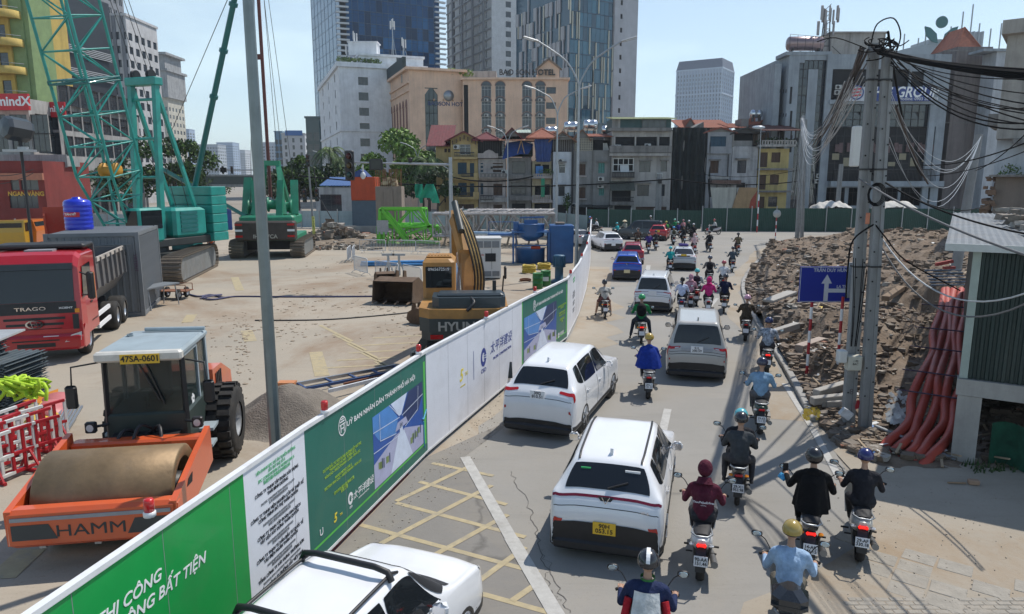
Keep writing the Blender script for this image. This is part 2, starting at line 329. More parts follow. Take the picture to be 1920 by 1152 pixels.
RUB_M=M('brown_rubble_earth',(.17,.125,.088),.95,0,.4,1.1,bump=.8,dirt=.6,dcol=(.25,.215,.175),world=True,bsc=9)
m=MB(); NU,NV=80,110; y0,y1=14.2,62
m.grid(lambda u,v:(lambda y:(lambda x:(x,y,mz(x,y)-.03))(kx(y)+.15+u**1.3*(12+.5*(y-14))))(y0+(y1-y0)*v**1.6),NU,NV,0,False)
S(m,'rubble_mound',RUB_M)
rg=random.Random(11)
RB=[M('rubble_%s'%n,c,.9,0,.25,3,bump=.4,dirt=.5,dcol=(.15,.12,.09)) for n,c in (('grey',(.2,.17,.14)),('brown',(.16,.12,.088)),('pale',(.34,.31,.27)),('brick',(.3,.15,.1)))]
rb=MB()
for i in range(11500):
    y=14.6+46*rg.random()**1.9; x=kx(y)+.25+rg.random()**(1.9 if i%3 else 1.0)*(11+.5*(y-14)); r=rg.choice((.02,.025,.03,.035,.04,.05,.06,.075,.1,.15))*(.75+.012*y)
    pxx=960+FPX*x/y
    if 1700<pxx<1800 and 13<y<23 and rg.random()<.8: continue
    rb.rock((x,y,mz(x,y)+r*.15),r,rg.choices((0,1,2,3),(3,10,.7,.3))[0],rg,.55)
S(rb,'rubble',RB,'stuff','heap of broken concrete, brick and earth lumps')
lt=MB(); LM=[M('litter_white',(.7,.7,.68),.7),M('litter_blue',(.1,.2,.4),.7),M('litter_yellow',(.6,.42,.05),.6),M('litter_wood',(.36,.27,.18),.8)]
for i in range(420):
    y=14.6+36*rg.random()**1.8; x=kx(y)+rg.uniform(.2,9+.4*(y-14)); z=mz(x,y)+.05; a=rg.uniform(0,6); s=rg.uniform(.04,.16); k=rg.choices((0,1,2,3),(5,1,1,5))[0]
    if k==3: lt.beam((x,y,z),(x+math.cos(a)*s*5,y+math.sin(a)*s*5,z+rg.uniform(-.1,.25)),.05,.03,3)
    else: lt.add([(x,y,z),(x+s*math.cos(a),y+s*math.sin(a),z+rg.uniform(0,.08)),(x+s*1.3*math.cos(a+1),y+s*1.3*math.sin(a+1),z+.06),(x+s*math.cos(a+1.9),y+s*math.sin(a+1.9),z)],[(0,1,2,3)],k)
S(lt,'litter',LM,'stuff','scraps of plastic, paper and wood scattered over the rubble')
sg=MB()
for i in range(700):   # grit beside the barrier foot and on the verge
    if i<450: k=rg.random(); a=BP[1].lerp(BP[4],k); x,y=a.x+rg.uniform(.05,.9)**1.5,a.y+rg.uniform(-.4,.4)
    else: q=G(rg.uniform(1500,1900),rg.uniform(850,1150)); x,y=q.x,q.y
    sg.rock((x,y,.012),rg.uniform(.004,.013),0,rg)
mc=MB()
for cx_,cy_,sx_,sy_,n in ((590,560,90,25,260),(545,610,70,30,220),(455,660,16,60,160),(700,575,60,20,160),(640,500,90,14,160),(480,470,70,12,120),(760,610,60,25,160),(350,640,60,30,80),(620,440,90,10,160),(430,610,80,30,120)):
    for i in range(n//2): p=G(rg.gauss(cx_,sx_*.6),rg.gauss(cy_,sy_*.6)); mc.rock((p.x,p.y,0),rg.choice((.015,.02,.03,.04,.07)),0,rg,.3) if p.x<-2 or p.y>30 else None
S(mc,'mud_clods',M('mud_dry',(.3,.24,.175),.95,0,.3,1.2,world=True),'stuff','clods and smears of brown mud on the site floor')
S(sg,'grit',M('grit',(.33,.29,.24),.95),'stuff')
# kerb stones along the mound
ks=T('kerb','low grey kerb of stones between the road and the rubble mound','kerb',(0,0,0)); tag(ks,kind='structure'); 
kp=cat(KERB,6); step=0
for a,b in zip(kp[6:],kp[7:]):
    n=max(1,round((b-a).length/1.0))
    for i in range(n):
        p,q=a.lerp(b,i/n),a.lerp(b,(i+.97)/n); mb=MB(); L_=(q-p).length; mb.box((0,0,0),(L_,.2,.15),bv=.02)
        mb.obj('kerb_stone',CONC,ks,((p.x+q.x)/2+.1,(p.y+q.y)/2,.06+rg.uniform(-.03,.02)),math.atan2(q.y-p.y,q.x-p.x)+rg.uniform(-.02,.02))
# ================================================================ SITE BARRIER WITH BANNERS
bar=T('site_barrier','long white site hoarding with printed banners curving beside the road','barrier',(0,0,0))
GRY=M('print_grey',(.22,.23,.25),.6,0,0); GRN=M('banner_green',(.0,.3,.055),.5,0,.06,1.5,coat=.15,bump=.3,bsc=1.1,dirt=.18); TEAL=M('banner_teal',(.012,.14,.105),.5,0,.06,1.5,coat=.15,bump=.3,bsc=1.1,dirt=.12); WHT=M('banner_white',(.72,.74,.8),.5,0,.04,1,coat=.15,dirt=.22,bump=.3,bsc=1.1)
FW=M('barrier_white_steel',(.7,.71,.72),.5,0,.06,2,dirt=.3); BKS=M('barrier_back_sheet',(.3,.36,.37),.55,.2,.1,2,dirt=.3); LGRN=M('banner_lime',(.1,.5,.08),.5); RIB=M('ribbon_blue',(.1,.42,.75),.5)
LIME=M('print_lime',(.35,.55,.08),.6,0,0); GRY=M('print_grey',(.22,.23,.25),.6,0,0); NAVY=M('print_navy',(.03,.05,.25),.6,0,0); YEL=M('print_yellow',(.75,.62,.05),.6,0,0); GT=M('print_green',(.15,.5,.25),.6,0,0)
kinds=[GRN,WHT,TEAL,WHT,TEAL,WHT,WHT,WHT,WHT]; bans=[]
for i,(a,b) in enumerate(zip(BP,BP[1:])):
    L_=(b-a).length; rz=math.atan2(b.y-a.y,b.x-a.x)
    m=MB(); m.bx(0,L_,-.012,.006,.17,BT-.06); bn=m.obj('banner',kinds[i],bar,a,rz); bans.append((bn,L_))
    for k in range(1,int(L_/1.2)+1): m=MB(); x=min(k*1.2,L_-.02); m.bx(x-.004,x+.004,-.0132,-.0125,.18,BT-.07); m.obj('panel_seam',GRY,bn)
    m=MB(); m.bx(0,L_,-.035,.05,BT-.06,BT); m.obj('top_rail',FW,bar,a,rz); m=MB(); m.bx(0,L_,-.02,.03,.12,.168); m.obj('bottom_rail',FW,bar,a,rz)
    m=MB(); n=max(2,int(L_/.19)); 
    pr=[(k*L_/n+dx,.014+(.032 if q else 0)) for k in range(n) for dx,q in ((0,0),(.06,0),(.075,1),(L_/n-.02,1))]
    m.add([(x,y,.2) for x,y in pr]+[(x,y,BT-.07) for x,y in pr],[(k,k+1,k+1+len(pr),k+len(pr)) for k in range(len(pr)-1)]); m.obj('back_sheet',BKS,bar,a,rz)
    for k in range(int(L_/2.4)+1):
        m=MB(); x=min(k*2.4+.1,L_-.05); m.bx(x-.03,x+.03,.051,.11,0,BT-.1); m.beam((x,.1,1.5),(x,.9,.03),.04); m.obj('post',STEEL,bar,a,rz)
# a dark red toe board below the first panels
for i in (1,2):
    a,b=BP[i],BP[i+1]; L_=(b-a).length; m=MB(); m.bx(0,L_*.8,.04,.06,.0,.12); m.obj('toe_board',M('dark_red_board',(.16,.03,.035),.8,0,.2,3,dirt=.5),bar,a,math.atan2(b.y-a.y,b.x-a.x))
# lettering: banner 0
H0=BT-.23
def tx(i,body,size,mat,x,z,**k): return text(body,size,mat,bans[i][0],(x,-.016,z),UP,**k)
L0=bans[0][1]
def xat(px,py):
    k=ray(px,py); k=k.x/k.y; a,b=BP[0],BP[1]; d=(b-a).normalized(); return (k*a.y-a.x)/(d.x-k*d.y)
tx(0,'ĐANG THI CÔNG',.185,WINK,xat(297,1050),1.88,ax='RIGHT',bold=.012,shear=.25); tx(0,'MONG CẢM THÔNG VÌ KHÔNG BẤT TIỆN',.185,WINK,xat(381,1025),1.67,ax='RIGHT',bold=.012,shear=.25)
L1=bans[1][1]; z=2.27
for s_,b_,c_ in ((.062,'LIÊN DANH EPC DỰ ÁN TUYẾN ĐƯỜNG\nSẮT ĐÔ THỊ SỐ 5\nEPC CONSORTIUM OF METRO LINE 5\n轨道交通5号线总承包联合体',GT),(.068,'CÔNG TY TNHH TẬP ĐOÀN XÂY DỰNG\nTHÁI BÌNH DƯƠNG',INK),(.05,'PACIFIC CONSTRUCTION GROUP CO.,LTD\n太平洋建设集团有限公司',GRY),
   (.068,'CÔNG TY TNHH VIỆN NGHIÊN CỨU VÀ THIẾT KẾ\nCÔNG TRÌNH ĐÔ THỊ THẨM QUYẾN',INK),(.05,'SHENZHEN URBAN PLANNING & DESIGN\n市政工程设计研究院有限公司',GRY),(.068,'CÔNG TY TNHH TẬP ĐOÀN GIAO DỊCH\nVẬT LIỆU XÂY DỰNG THẨM QUYẾN',INK),(.05,'SHENZHEN BUILDING MATERIALS\n建材交易集团有限公司',GRY),
   (.068,'CÔNG TY TNHH TƯ VẤN ĐẦU TƯ QUỐC TẾ\nTÀU ĐIỆN NGẦM THẨM QUYẾN',INK),(.05,'SHENZHEN METRO INTERNATIONAL\n地铁国际投资咨询有限公司',GRY),(.068,'TỔNG CÔNG TY XÂY DỰNG TRƯỜNG SƠN',INK),(.05,'TRUONG SON CONSTRUCTION CORPORATION',GRY),(.068,'TỔNG CÔNG TY ĐƯỜNG SẮT VIỆT NAM',INK),(.05,'VIETNAM RAILWAYS CORPORATION',GRY)):
    n=b_.count('\n')+1; z-=n*s_*.62; tx(1,b_,s_,c_,L1/2,z,bold=.006,wide=L1/1.75); z-=n*s_*.62+.004
L2=bans[2][1]
def flat(mb,pts,mi=0,y=-.015): mb.add([(x,y,z) for x,z in pts],[tuple(range(len(pts)))],mi)
# the printed picture of the station hall: flat print in six inks
PI_=[M('print_blue',(.02,.09,.36),.45),M('print_pale',(.62,.7,.85),.45),M('print_sky',(.08,.25,.6),.45),M('print_dark',(.02,.04,.13),.45),M('print_lilac',(.4,.42,.6),.45),M('print_moss',(.2,.28,.1),.45)]
def hall(i,x0,x1,z0,z1):
    W,Hh=x1-x0,z1-z0; m=MB(); q=lambda pts,mi,y: flat(m,[(x0+a*W,z0+b*Hh) for a,b in pts],mi,y)
    q([(0,0),(1,0),(1,1),(0,1)],0,-.014); q([(0,.0),(1,0),(1,.3),(.6,.5),(.4,.5),(0,.34)],4,-.0152); q([(.3,0),(.75,0),(.58,.48),(.46,.48)],1,-.0164)
    q([(.33,1),(.66,1),(.53,.74),(.49,.74)],1,-.0152); q([(0,1),(.3,1),(.46,.74),(.42,.52),(.1,.62),(0,.8)],2,-.0152); q([(1,1),(.69,1),(.56,.74),(.6,.52),(.9,.6),(1,.8)],3,-.0152)
    q([(.49,.3),(.55,.3),(.55,.62),(.49,.62)],1,-.0176); q([(.4,.55),(.66,.55),(.62,.66),(.45,.66)],4,-.0176)
    for a,b in (((.0,.78),(.49,.72)),((1,.8),(.54,.72)),((.12,.6),(.12,.98)),((.12,.6),(.42,.52)),((.88,.62),(.9,.98)),((.88,.62),(.6,.52)),((.0,.5),(.45,.46)),((.3,1),(.49,.74))):
        a=V((x0+a[0]*W,0,z0+a[1]*Hh));b=V((x0+b[0]*W,0,z0+b[1]*Hh)); d=(b-a).normalized(); nn=V((-d.z,0,d.x))*.008; flat(m,[((a-nn).x,(a-nn).z),((b-nn).x,(b-nn).z),((b+nn).x,(b+nn).z),((a+nn).x,(a+nn).z)],1,-.0188)
    r_=random.Random(i)
    for k in range(7):
        x=r_.choice((.1,.14,.2,.28,.72,.8,.86,.9))+r_.uniform(-.03,.03); z=.12+.2*abs(x-.5)+r_.uniform(0,.05); q([(x,z),(x+.05,z),(x+.05,z+.09),(x,z+.1)],5,-.0176); q([(x+.06,z-.02),(x+.075,z-.02),(x+.075,z+.12),(x+.06,z+.12)],3,-.0188)
    m.obj('printed_picture',PI_,bans[i][0])
def logo(i,x,z,s,mat):
    m=MB(); 
    for r0,r1 in ((1,.86),):
        n=24; m.add([(x+s*r*math.cos(2*PI*k/n)*.8,-.016,z+s*r*math.sin(2*PI*k/n)) for r in (r0,r1) for k in range(n)],[(k,(k+1)%n,n+(k+1)%n,n+k) for k in range(n)])
    for a,b,c,d in ((-.45,.45,.38,.52),(-.3,.3,.62,.74),(-.55,.55,.1,.22),(-.4,-.24,-.6,.1),(.24,.4,-.6,.1),(-.3,.3,-.3,-.18)): flat(m,[(x+a*s,z+c*s),(x+b*s,z+c*s),(x+b*s,z+d*s),(x+a*s,z+d*s)],0,-.0162)
    m.obj('emblem',mat,bans[i][0])
def teal(i,L_):
    logo(i,L_*.235,2.03,.17,WINK); tx(i,'UỶ BAN NHÂN DÂN THÀNH PHỐ HÀ NỘI',.125,WINK,L_*.265,1.96+.04,ax='LEFT',bold=.012,wide=L_*.62/2.45)
    hall(i,L_*.46 if i==2 else L_*.04,L_*.95 if i==2 else L_*.72,.42 if i==2 else .25,1.8)
    m=MB(); flat(m,[(0,.36),(L_*.985,.36),(L_*.985,.4),(0,.4)]); flat(m,[(L_*.965,.4),(L_*.985,.4),(L_*.985,2.2),(L_*.965,2.2)]); m.obj('lime_border',LGRN,bans[i][0])
    if i==4: m=MB(); flat(m,[(0,.2),(.06,.2),(.06,2.34),(0,2.34)]); m.obj('lime_border',LGRN,bans[i][0])
teal(2,L2); teal(4,bans[4][1])
tx(2,'DỰ ÁN ĐẦU TƯ XÂY DỰNG ĐƯỜNG SẮT ĐÔ THỊ\nTHÀNH PHỐ HÀ NỘI, TUYẾN SỐ 5,\nVĂN CAO - NGỌC KHÁNH - LÁNG - HOÀ LẠC\n\nHANOI METRO LINE 5,\nSECTION VAN CAO - NGOC KHANH - HOA LAC',.062,LIME,L2*.23,1.35,bold=.01,wide=L2*.4/2.1)
tx(2,'河内市轨道交通5号线工程\n项目工程',.062,LIME,L2*.23,.97); tx(2,'太平洋建设',.16,WINK,L2*.37,.66,shear=.2); tx(2,'PACIFIC CONSTRUCTION',.035,WINK,L2*.37,.55)
tx(2,'5',.2,YEL,L2*.16,.58,bold=.03,shear=.2); tx(2,'TSC',.05,YEL,L2*.2,.56); tx(2,'CEO',.05,WINK,L2*.27,.52); tx(2,'U',.16,WINK,L2*.07,.56,bold=.01)
tx(4,'DỰ ÁN ĐẦU TƯ XÂY DỰNG\nTUYẾN SỐ 5\n\nHANOI METRO LINE 5\nVAN CAO - HOA LAC\n\n河内市轨道交通\n5号线',.085,LIME,bans[4][1]*.86,1.2); tx(4,'太平洋建设',.15,WINK,bans[4][1]*.84,.45); tx(4,'5',.17,YEL,bans[4][1]*.73,.45,shear=.2)
def disc(i,x,z,s,mat):
    m=MB(); n=20; m.add([(x+s*r*math.cos(2*PI*k/n)*.82,-.016,z+s*r*math.sin(2*PI*k/n)) for r in (1,.5) for k in range(n)],[(k,(k+1)%n,n+(k+1)%n,n+k) for k in range(n) if k not in (0,19)])
    for q in range(3): flat(m,[(x+.1*s,z+s*(-.3+q*.25)),(x+s*.85,z+s*(-.35+q*.25)),(x+s*.85,z+s*(-.24+q*.25)),(x+.1*s,z+s*(-.16+q*.25))],0,-.0162)
    m.obj('emblem',mat,bans[i][0])
disc(2,L2*.27,.68,.11,WINK); disc(4,bans[4][1]*.78,.45,.1,WINK)
L3=bans[3][1]; disc(3,L3*.51,1.42,.25,NAVY); tx(3,'CEO',.15,NAVY,L3*.51,1.06,bold=.01,wide=1.3); tx(3,'太平洋建设',.34,NAVY,L3*.72,1.5,shear=.15,wide=1.1); tx(3,'PACIFIC CONSTRUCTION',.1,NAVY,L3*.73,1.2,bold=.01,wide=1.35,shear=.2)
tx(3,'5',.42,YEL,L3*.285,1.32,bold=.02,shear=.25); tx(3,'TSC',.13,YEL,L3*.335,1.3); tx(3,'METRO LINE 5',.05,YEL,L3*.3,1.05); m=MB(); flat(m,[(L3*.405,1.0),(L3*.409,1.0),(L3*.409,1.75),(L3*.405,1.75)]); m.obj('divider_line',NAVY,bans[3][0])
m=MB(); m.tube([(L2*.955,-.02,.9),(L2*.96,-.02,.3)],.012,5); m.tube([(L2*.935,-.02,1.0),(L2*.955,-.02,.95),(L2*.99,-.02,1.12)],.014,5); m.obj('ribbon',RIB,bans[2][0])
# list on the narrow white panel
tx(5,'LIÊN DANH EPC\nTUYẾN SỐ 5',.12,GT,bans[5][1]*.5,2.0); tx(5,'CÔNG TY TNHH\nTẬP ĐOÀN XÂY DỰNG\nTHÁI BÌNH DƯƠNG\n\nCÔNG TY TNHH\nVIỆN THIẾT KẾ\n\nTỔNG CÔNG TY\nTRƯỜNG SƠN',.1,GRY,bans[5][1]*.5,1.1)
# red warning lamps on the top rail
wm=[MB().lathe([(.0,.0),(.065,.0),(.065,.05),(.05,.06),(0,.06)],12).mesh('lamp_base',M('lamp_white',(.75,.75,.75),.4)),MB().lathe([(.0,.2),(.045,.2),(.055,.18),(.055,.061),(0,.061)],12).mesh('red_lens',M('warning_red',(.55,.015,.015),.3,coat=.5))]
locs=('over the green banner','over the white company list','between the teal and white banners','beside the excavator','over the second teal banner','past the second teal banner','on the bend','after the bend','before the far end','at the far end')
for (px,py),w_ in zip(((281,968),(609,775),(785,664),(912,598),(1003,549),(1070,516),(1091,483),(1101,460),(1105,441),(1109,412)),locs):
    q=G(px,py,BT); a=T('warning_lamp','red warning lamp on the hoarding '+w_,'lamp',(q.x,q.y,BT),0,'red warning lamps on the hoarding')
    link('lamp_base',wm[0],a); link('red_lens',wm[1],a)
# ================================================================ BUILDINGS
def facemesh(mb,o,ux,n,W,H,ops,d=.18,mi=0):
    o=V(o);ux=V(ux);n=V(n); xs=sorted({0,W,*[a for p in ops for a in (max(0,p[0]),min(W,p[0]+p[2]))]}); zs=sorted({0,H,*[a for p in ops for a in (max(0,p[1]),min(H,p[1]+p[3]))]})
    P=lambda x,z,k=0: o+ux*x+V((0,0,z))-n*k
    # merge cells along x in each row
    for z0,z1 in zip(zs,zs[1:]):
        st=None
        for x0,x1 in zip(xs,xs[1:]):
            c=((x0+x1)/2,(z0+z1)/2); hole=any(p[0]<c[0]<p[0]+p[2] and p[1]<c[1]<p[1]+p[3] for p in ops)
            if hole:
                if st is not None: mb.quad(P(st,z0),P(x0,z0),P(x0,z1),P(st,z1),mi); st=None
            elif st is None: st=x0
        if st is not None: mb.quad(P(st,z0),P(W,z0),P(W,z1),P(st,z1),mi)
    for p in ops:
        x,z,w,h=p[:4]; c=[(x,z),(x+w,z),(x+w,z+h),(x,z+h)]
        for a,b in zip(c,c[1:]+c[:1]): mb.quad(P(*a),P(*a,d),P(*b,d),P(*b),mi)
FRD=M('window_frame_dark',(.05,.05,.055),.5,0,.1); FRW=M('window_frame_white',(.55,.56,.55),.5,0,.1); SHT=M('shutter_teal',(.09,.27,.25),.6,0,.15,5); SHB=M('shutter_brown',(.09,.055,.04),.6,0,.2,5); FBL=M('shutter_blue',(.03,.08,.13),.5,0,.2,4)
def winmesh(w,h,st):
    k=(round(w,2),round(h,2),st)
    if k in _W: return _W[k]
    m=MB(); f=.05 if w>.8 else .035; mats=[FRD,GLB]
    def frame():
        m.bx(0,w,-.03,.03,0,f); m.bx(0,w,-.03,.03,h-f,h); m.bx(0,f,-.03,.03,f,h-f); m.bx(w-f,w,-.03,.03,f,h-f)
    if st in ('g','gw','bar','arch'):
        frame(); n=max(1,round(w/.75))
        for i in range(1,n): m.bx(w*i/n-f*.4,w*i/n+f*.4,-.025,.025,f,h-f)
        if h>1.2: m.bx(f,w-f,-.02,.02,h*.72-f*.4,h*.72+f*.4)
        m.bx(f,w-f,.0,.008,f,h-f,1)
        if st=='bar':
            for i in range(int(w/.17)): m.bx(.1+i*.17,.12+i*.17,-.14,-.12,0,h)
            for z in (.15,h*.5,h-.15): m.bx(0,w,-.125,-.1,z,z+.02)
        if st=='gw': mats=[FRW,GLB]
    elif st in ('sht','shb','blu'):
        frame(); mats=[{'sht':SHT,'shb':SHB,'blu':FBL}[st],GLB]; n=2 if w<1.6 else 4
        for i in range(n):
            x0=f+(w-2*f)*i/n+.02; x1=f+(w-2*f)*(i+1)/n-.02; m.bx(x0,x1,.012,.03,f,h-f,0)
            for q in range(int(h/.14)): m.box(((x0+x1)/2,-.005,.12+q*.14),(x1-x0-.1,.012,.1),0,rx=.5)
            m.bx(x0,x0+.05,-.02,.012,f,h-f); m.bx(x1-.05,x1,-.02,.012,f,h-f)
    elif st=='hole': m.bx(0,w,.5,.52,0,h,0); mats=[DARK]; m.bx(0,w,-.05,.5,-.02,0,0)
    elif st=='tiny': m.bx(0,w,0,.02,0,h,1)
    _W[k]=m.mesh('window',mats); return _W[k]
class Bld:
    def __init__(s,name,label,loc,rz,W,D,H,mat,cat='building',group=None,roof=True):
        s.o=T(name,label,cat,loc,rz,group); s.W,s.D,s.H,s.mat=W,D,H,mat; s.ops={'F':[],'L':[],'R':[]}; s.w=[]; s.roof=roof; s.loc=V(loc); s.rz=rz
    def fr(s,f): return {'F':((0,0,0),(1,0,0),(0,-1,0),s.W,0),'R':((s.W,0,0),(0,1,0),(1,0,0),s.D,PI/2),'L':((0,s.D,0),(0,-1,0),(-1,0,0),s.D,-PI/2)}[f]
    def op(s,f,x,z,w,h,st='g',d=.14): s.ops[f].append((x,z,w,h)); s.w.append((f,x,z,w,h,st,d)); return s
    def grid(s,f,x0,dx,nx,z0,dz,nz,w,h,st='g',skip=0):
        for i in range(nx):
            for j in range(nz):
                if skip and rnd.random()<skip: continue
                s.op(f,x0+i*dx,z0+j*dz,w,h,st)
        return s
    def at(s,f,x,z,k=0):
        o,u,n,_,_=s.fr(f); return V(o)+V(u)*x+V(n)*k+V((0,0,z))
    def part(s,name,mb,mat,f='F',x=0,z=0,k=0): return mb.obj(name,mat,s.o,s.at(f,x,z,k),s.fr(f)[4])
    def done(s,stuff=False):
        m=MB()
        for f in 'FRL':
            o,u,n,W,_=s.fr(f); facemesh(m,o,u,n,W,s.H,s.ops[f])
        m.quad((s.W,s.D,0),(0,s.D,0),(0,s.D,s.H),(s.W,s.D,s.H)); 
        if s.roof: m.quad((0,0,s.H),(s.W,0,s.H),(s.W,s.D,s.H),(0,s.D,s.H))
        m.bx(.3,s.W-.3,.3,s.D-.3,.1,s.H-.1,1)
        m.obj('wall',[s.mat,DARK],s.o)
        if stuff:
            m=MB()
            for f,x,z,w,h,st,d in s.w:
                o,u,n,_,_=s.fr(f); P=lambda a,b: V(o)+V(u)*a+V((0,0,b))-V(n)*.1
                m.quad(P(x,z),P(x+w,z),P(x+w,z+h),P(x,z+h))
                m.quad(*[p+V(n)*.04 for p in (P(x+w*.46,z),P(x+w*.54,z),P(x+w*.54,z+h),P(x+w*.46,z+h))],1)
            tag(m.obj('window_panes',[GLB,FRW],s.o),kind='stuff')
        else:
            for f,x,z,w,h,st,d in s.w: link('window',winmesh(w,h,st),s.o,s.at(f,x,z,-d),s.fr(f)[4])
        return s
def solve(pm,py,Y,rz,pr,pl):
    # a block whose near corner stands on sight line (pm,py) at distance Y; its front ends at pr, its side at pl
    o=A(pm,py,Y); c,s=math.cos(rz),math.sin(rz); d=ray(pr,py); k=d.x/d.y; W=(k*o.y-o.x)/(c-k*s)
    d=ray(pl,py); k=d.x/d.y; D=(o.x-k*o.y)/(s+k*c); return (o.x,o.y,0),W,D
def topz(py,Y,px=960): return A(px,py,Y).z
ACM=None
def ac_mesh():
    global ACM
    if ACM is None:
        m=MB(); m.box((0,-.16,.3),(.85,.3,.6),bv=.03); m.lathe([(.22,0),(.2,-.012),(0,-.012)],14,(-.12,-.313,.3),'Y',1); m.box((0,-.12,-.03),(.7,.3,.04),1); ACM=m.mesh('air_conditioner',[M('ac_white',(.5,.5,.48),.5,0,.1,3,dirt=.3),BLK])
    return ACM
def wall(name,col,streak=.7,dirt=.5,dcol=(.1,.095,.085),sc=.55,rough=.88): return M('wall_'+name,col,rough,0,.14,sc,bump=.12,streak=streak,dirt=dirt,dcol=dcol,bsc=6)
# ---------------------------------------------------------------- towers behind
BG=[M('curtain_glass_%d'%i,c,.1,0,.35,.05,sp=.28) for i,c in enumerate(((.01,.06,.16),(.013,.08,.2),(.006,.03,.08),(.02,.11,.26)))]
MUL=M('mullion_blue_grey',(.06,.1,.15),.4,.3,.1); 
loc,W,D=solve(644,200,250,R(28),826,592)
o=T('glass_tower','dark blue glass office tower behind the white and pink hotels','tower',loc,R(28)); H=96
m=MB(); m.bx(.15,W-.15,.15,D-.15,0,H); m.obj('core',DARK,o)
nx=17; dx=W/nx; nz=int(H/3.9); pm=[]
for g in range(4):
    p=MB(); p.bx(.06,dx-.06,-.02,.04,.12,2.7); p.bx(.06,dx-.06,-.02,.04,2.78,3.82); pm.append(p.mesh('glass_pane',BG[g]))
for j in range(9,nz):
    for i in range(1,nx): link('glass_pane',pm[rnd.choices((0,1,2,3),(5,4,4,1))[0]],o,(i*dx,0,j*3.9),rot=(R(rnd.uniform(-.5,.5)),0,R(rnd.uniform(-.6,.6))))
m=MB()
for i in range(nx+1): m.bx(i*dx-.06,i*dx+.06,-.1,.0,0,H)
for j in range(nz): m.bx(0,W,-.08,.0,j*3.9,j*3.9+.12); m.bx(-.08,0,0,D,j*3.9,j*3.9+.1)
for i in range(9): m.bx(-.1,0,i*D/8-.06,i*D/8+.06,0,H)
tag(m.obj('mullions',MUL,o),kind='stuff')
m=MB(); m.bx(-.02,.1,.1,D,0,H); m.obj('side_glazing',M('side_glass',(.09,.16,.26),.08,0,.3,.06,sp=.9),o)
lv=MB().box((0,0,0),(4.2,1.0,.55)).mesh('louvre',M('louvre_grey',(.5,.52,.54),.5,0,.1))
for j in range(40): link('louvre',lv,o,(.8,-.25,28+j*1.75),R(-8))
for j in range(40): link('louvre',lv,o,(W+1.2-.8,-.1,28+j*1.75),R(8))
m=MB(); m.tube([(-1.5,-.5,26),(-1.6,D*.5,24),(-1.5,D,20)],.8,8); m.tube([(-1.5,-.5,26),(6,-2,28)],.8,8); m.obj('canopy_rim',M('louvre_grey',(0,0,0)),o)
# pale flats with a column of square windows
GRW=wall('tower_white',(.5,.52,.54),.15,.1); GRD=wall('tower_grey',(.27,.29,.32),.15,.15)
loc,W,D=solve(922,60,280,R(25),990,838); H=topz(-70,280)
b=Bld('apartment_tower','pale residential tower between the two glass towers','' or loc,R(25),W,D,H,GRW,'tower')
b.grid('F',W*.38,6,2,24,3.55,int((H-28)/3.55),2.2,2.1,'g'); b.grid('L',1.2,D/7.0,7,24,3.55,int((H-28)/3.55),1.7,2.4,'g'); b.done()
for i in range(4):
    m=MB(); m.bx(-.5,0,0,1.2,20,H); m.obj('pilaster',GRD,b.o,(0,D*(i+.6)/4.3,0))
for j in range(int((H-24)/3.55)):
    m=MB(); m.bx(-.35,0,0,D,0,.5); m.obj('floor_band',GRD,b.o,(-.02,0,23+j*3.55))
# finned tower
loc,W,D=solve(1067,150,200,R(32),1190,968); H=topz(-60,200)
o=T('finned_tower','tall tower with slim pale fins over blue glass and a blank concrete end','tower',loc,R(32))
m=MB(); m.bx(.1,W*.62,.1,D,0,H); m.obj('core',DARK,o); CG=wall('core_grey',(.4,.41,.44),.15,.15,sc=.2)
m=MB(); facemesh(m,(W*.64,-.6,0),(1,0,0),(0,-1,0),W*.36,H,[(2,10.5+i*3.62,.8,1.3) for i in range(int((H-12)/3.62))]); m.bx(W*.64+.01,W,-.3,D,0,H-.01); m.quad((W,-.6,0),(W,D,0),(W,D,H),(W,-.6,H)); m.quad((W*.64,D,0),(W*.64,-.6,0),(W*.64,-.6,H),(W*.64,D,H)); m.obj('end_wall',CG,o)
tw=MB().box((.4,0,.65),(.8,.04,1.3)).mesh('window',DARK)
for i in range(int((H-12)/3.62)): link('window',tw,o,(W*.64+2,-.42,10.5+i*3.62))
TG=[M('teal_glass_%d'%i,c,.06,0,.3,.06,sp=.9) for i,c in enumerate(((.02,.1,.16),(.025,.13,.2),(.012,.05,.085)))]
nzf=int(H/3.62); nx=10; dx=W*.63/nx
pmf=[]; pml=[]
for g in range(3): pmf.append(MB().bx(.04,dx-.04,-.03,.03,.1,3.5).mesh('glass_pane',TG[g])); pml.append(MB().bx(-.03,.03,.04,D/12-.04,.1,3.5).mesh('glass_pane',TG[g]))
for j in range(5,nzf):
    for i in range(nx): link('glass_pane',pmf[rnd.choice((0,0,1,2))],o,(i*dx,0,j*3.62),rot=(R(rnd.uniform(-.5,.5)),0,R(rnd.uniform(-.5,.5))))
m=MB()
for j in range(5,nzf): m.bx(0,W*.63,-.12,0,j*3.62-.06,j*3.62+.1)
m.bx(-.02,.1,.1,D,0,H,1); tag(m.obj('floor_bands',[MUL,TG[2]],o),kind='stuff')
FIN=[M('fin_cream',(.55,.54,.45),.5,0,.1),M('fin_grey',(.33,.34,.36),.5,0,.1)]
f1=MB().box((0,0,1.81*2),(.22,.35,3.4*2)).mesh('fin',FIN[0]); f2=MB().box((0,0,1.81*2),(.35,.5,3.5*2)).mesh('fin',FIN[1]); f3=MB().box((0,0,1.81),(.45,1.5,3.5)).mesh('fin_panel',FIN[1])
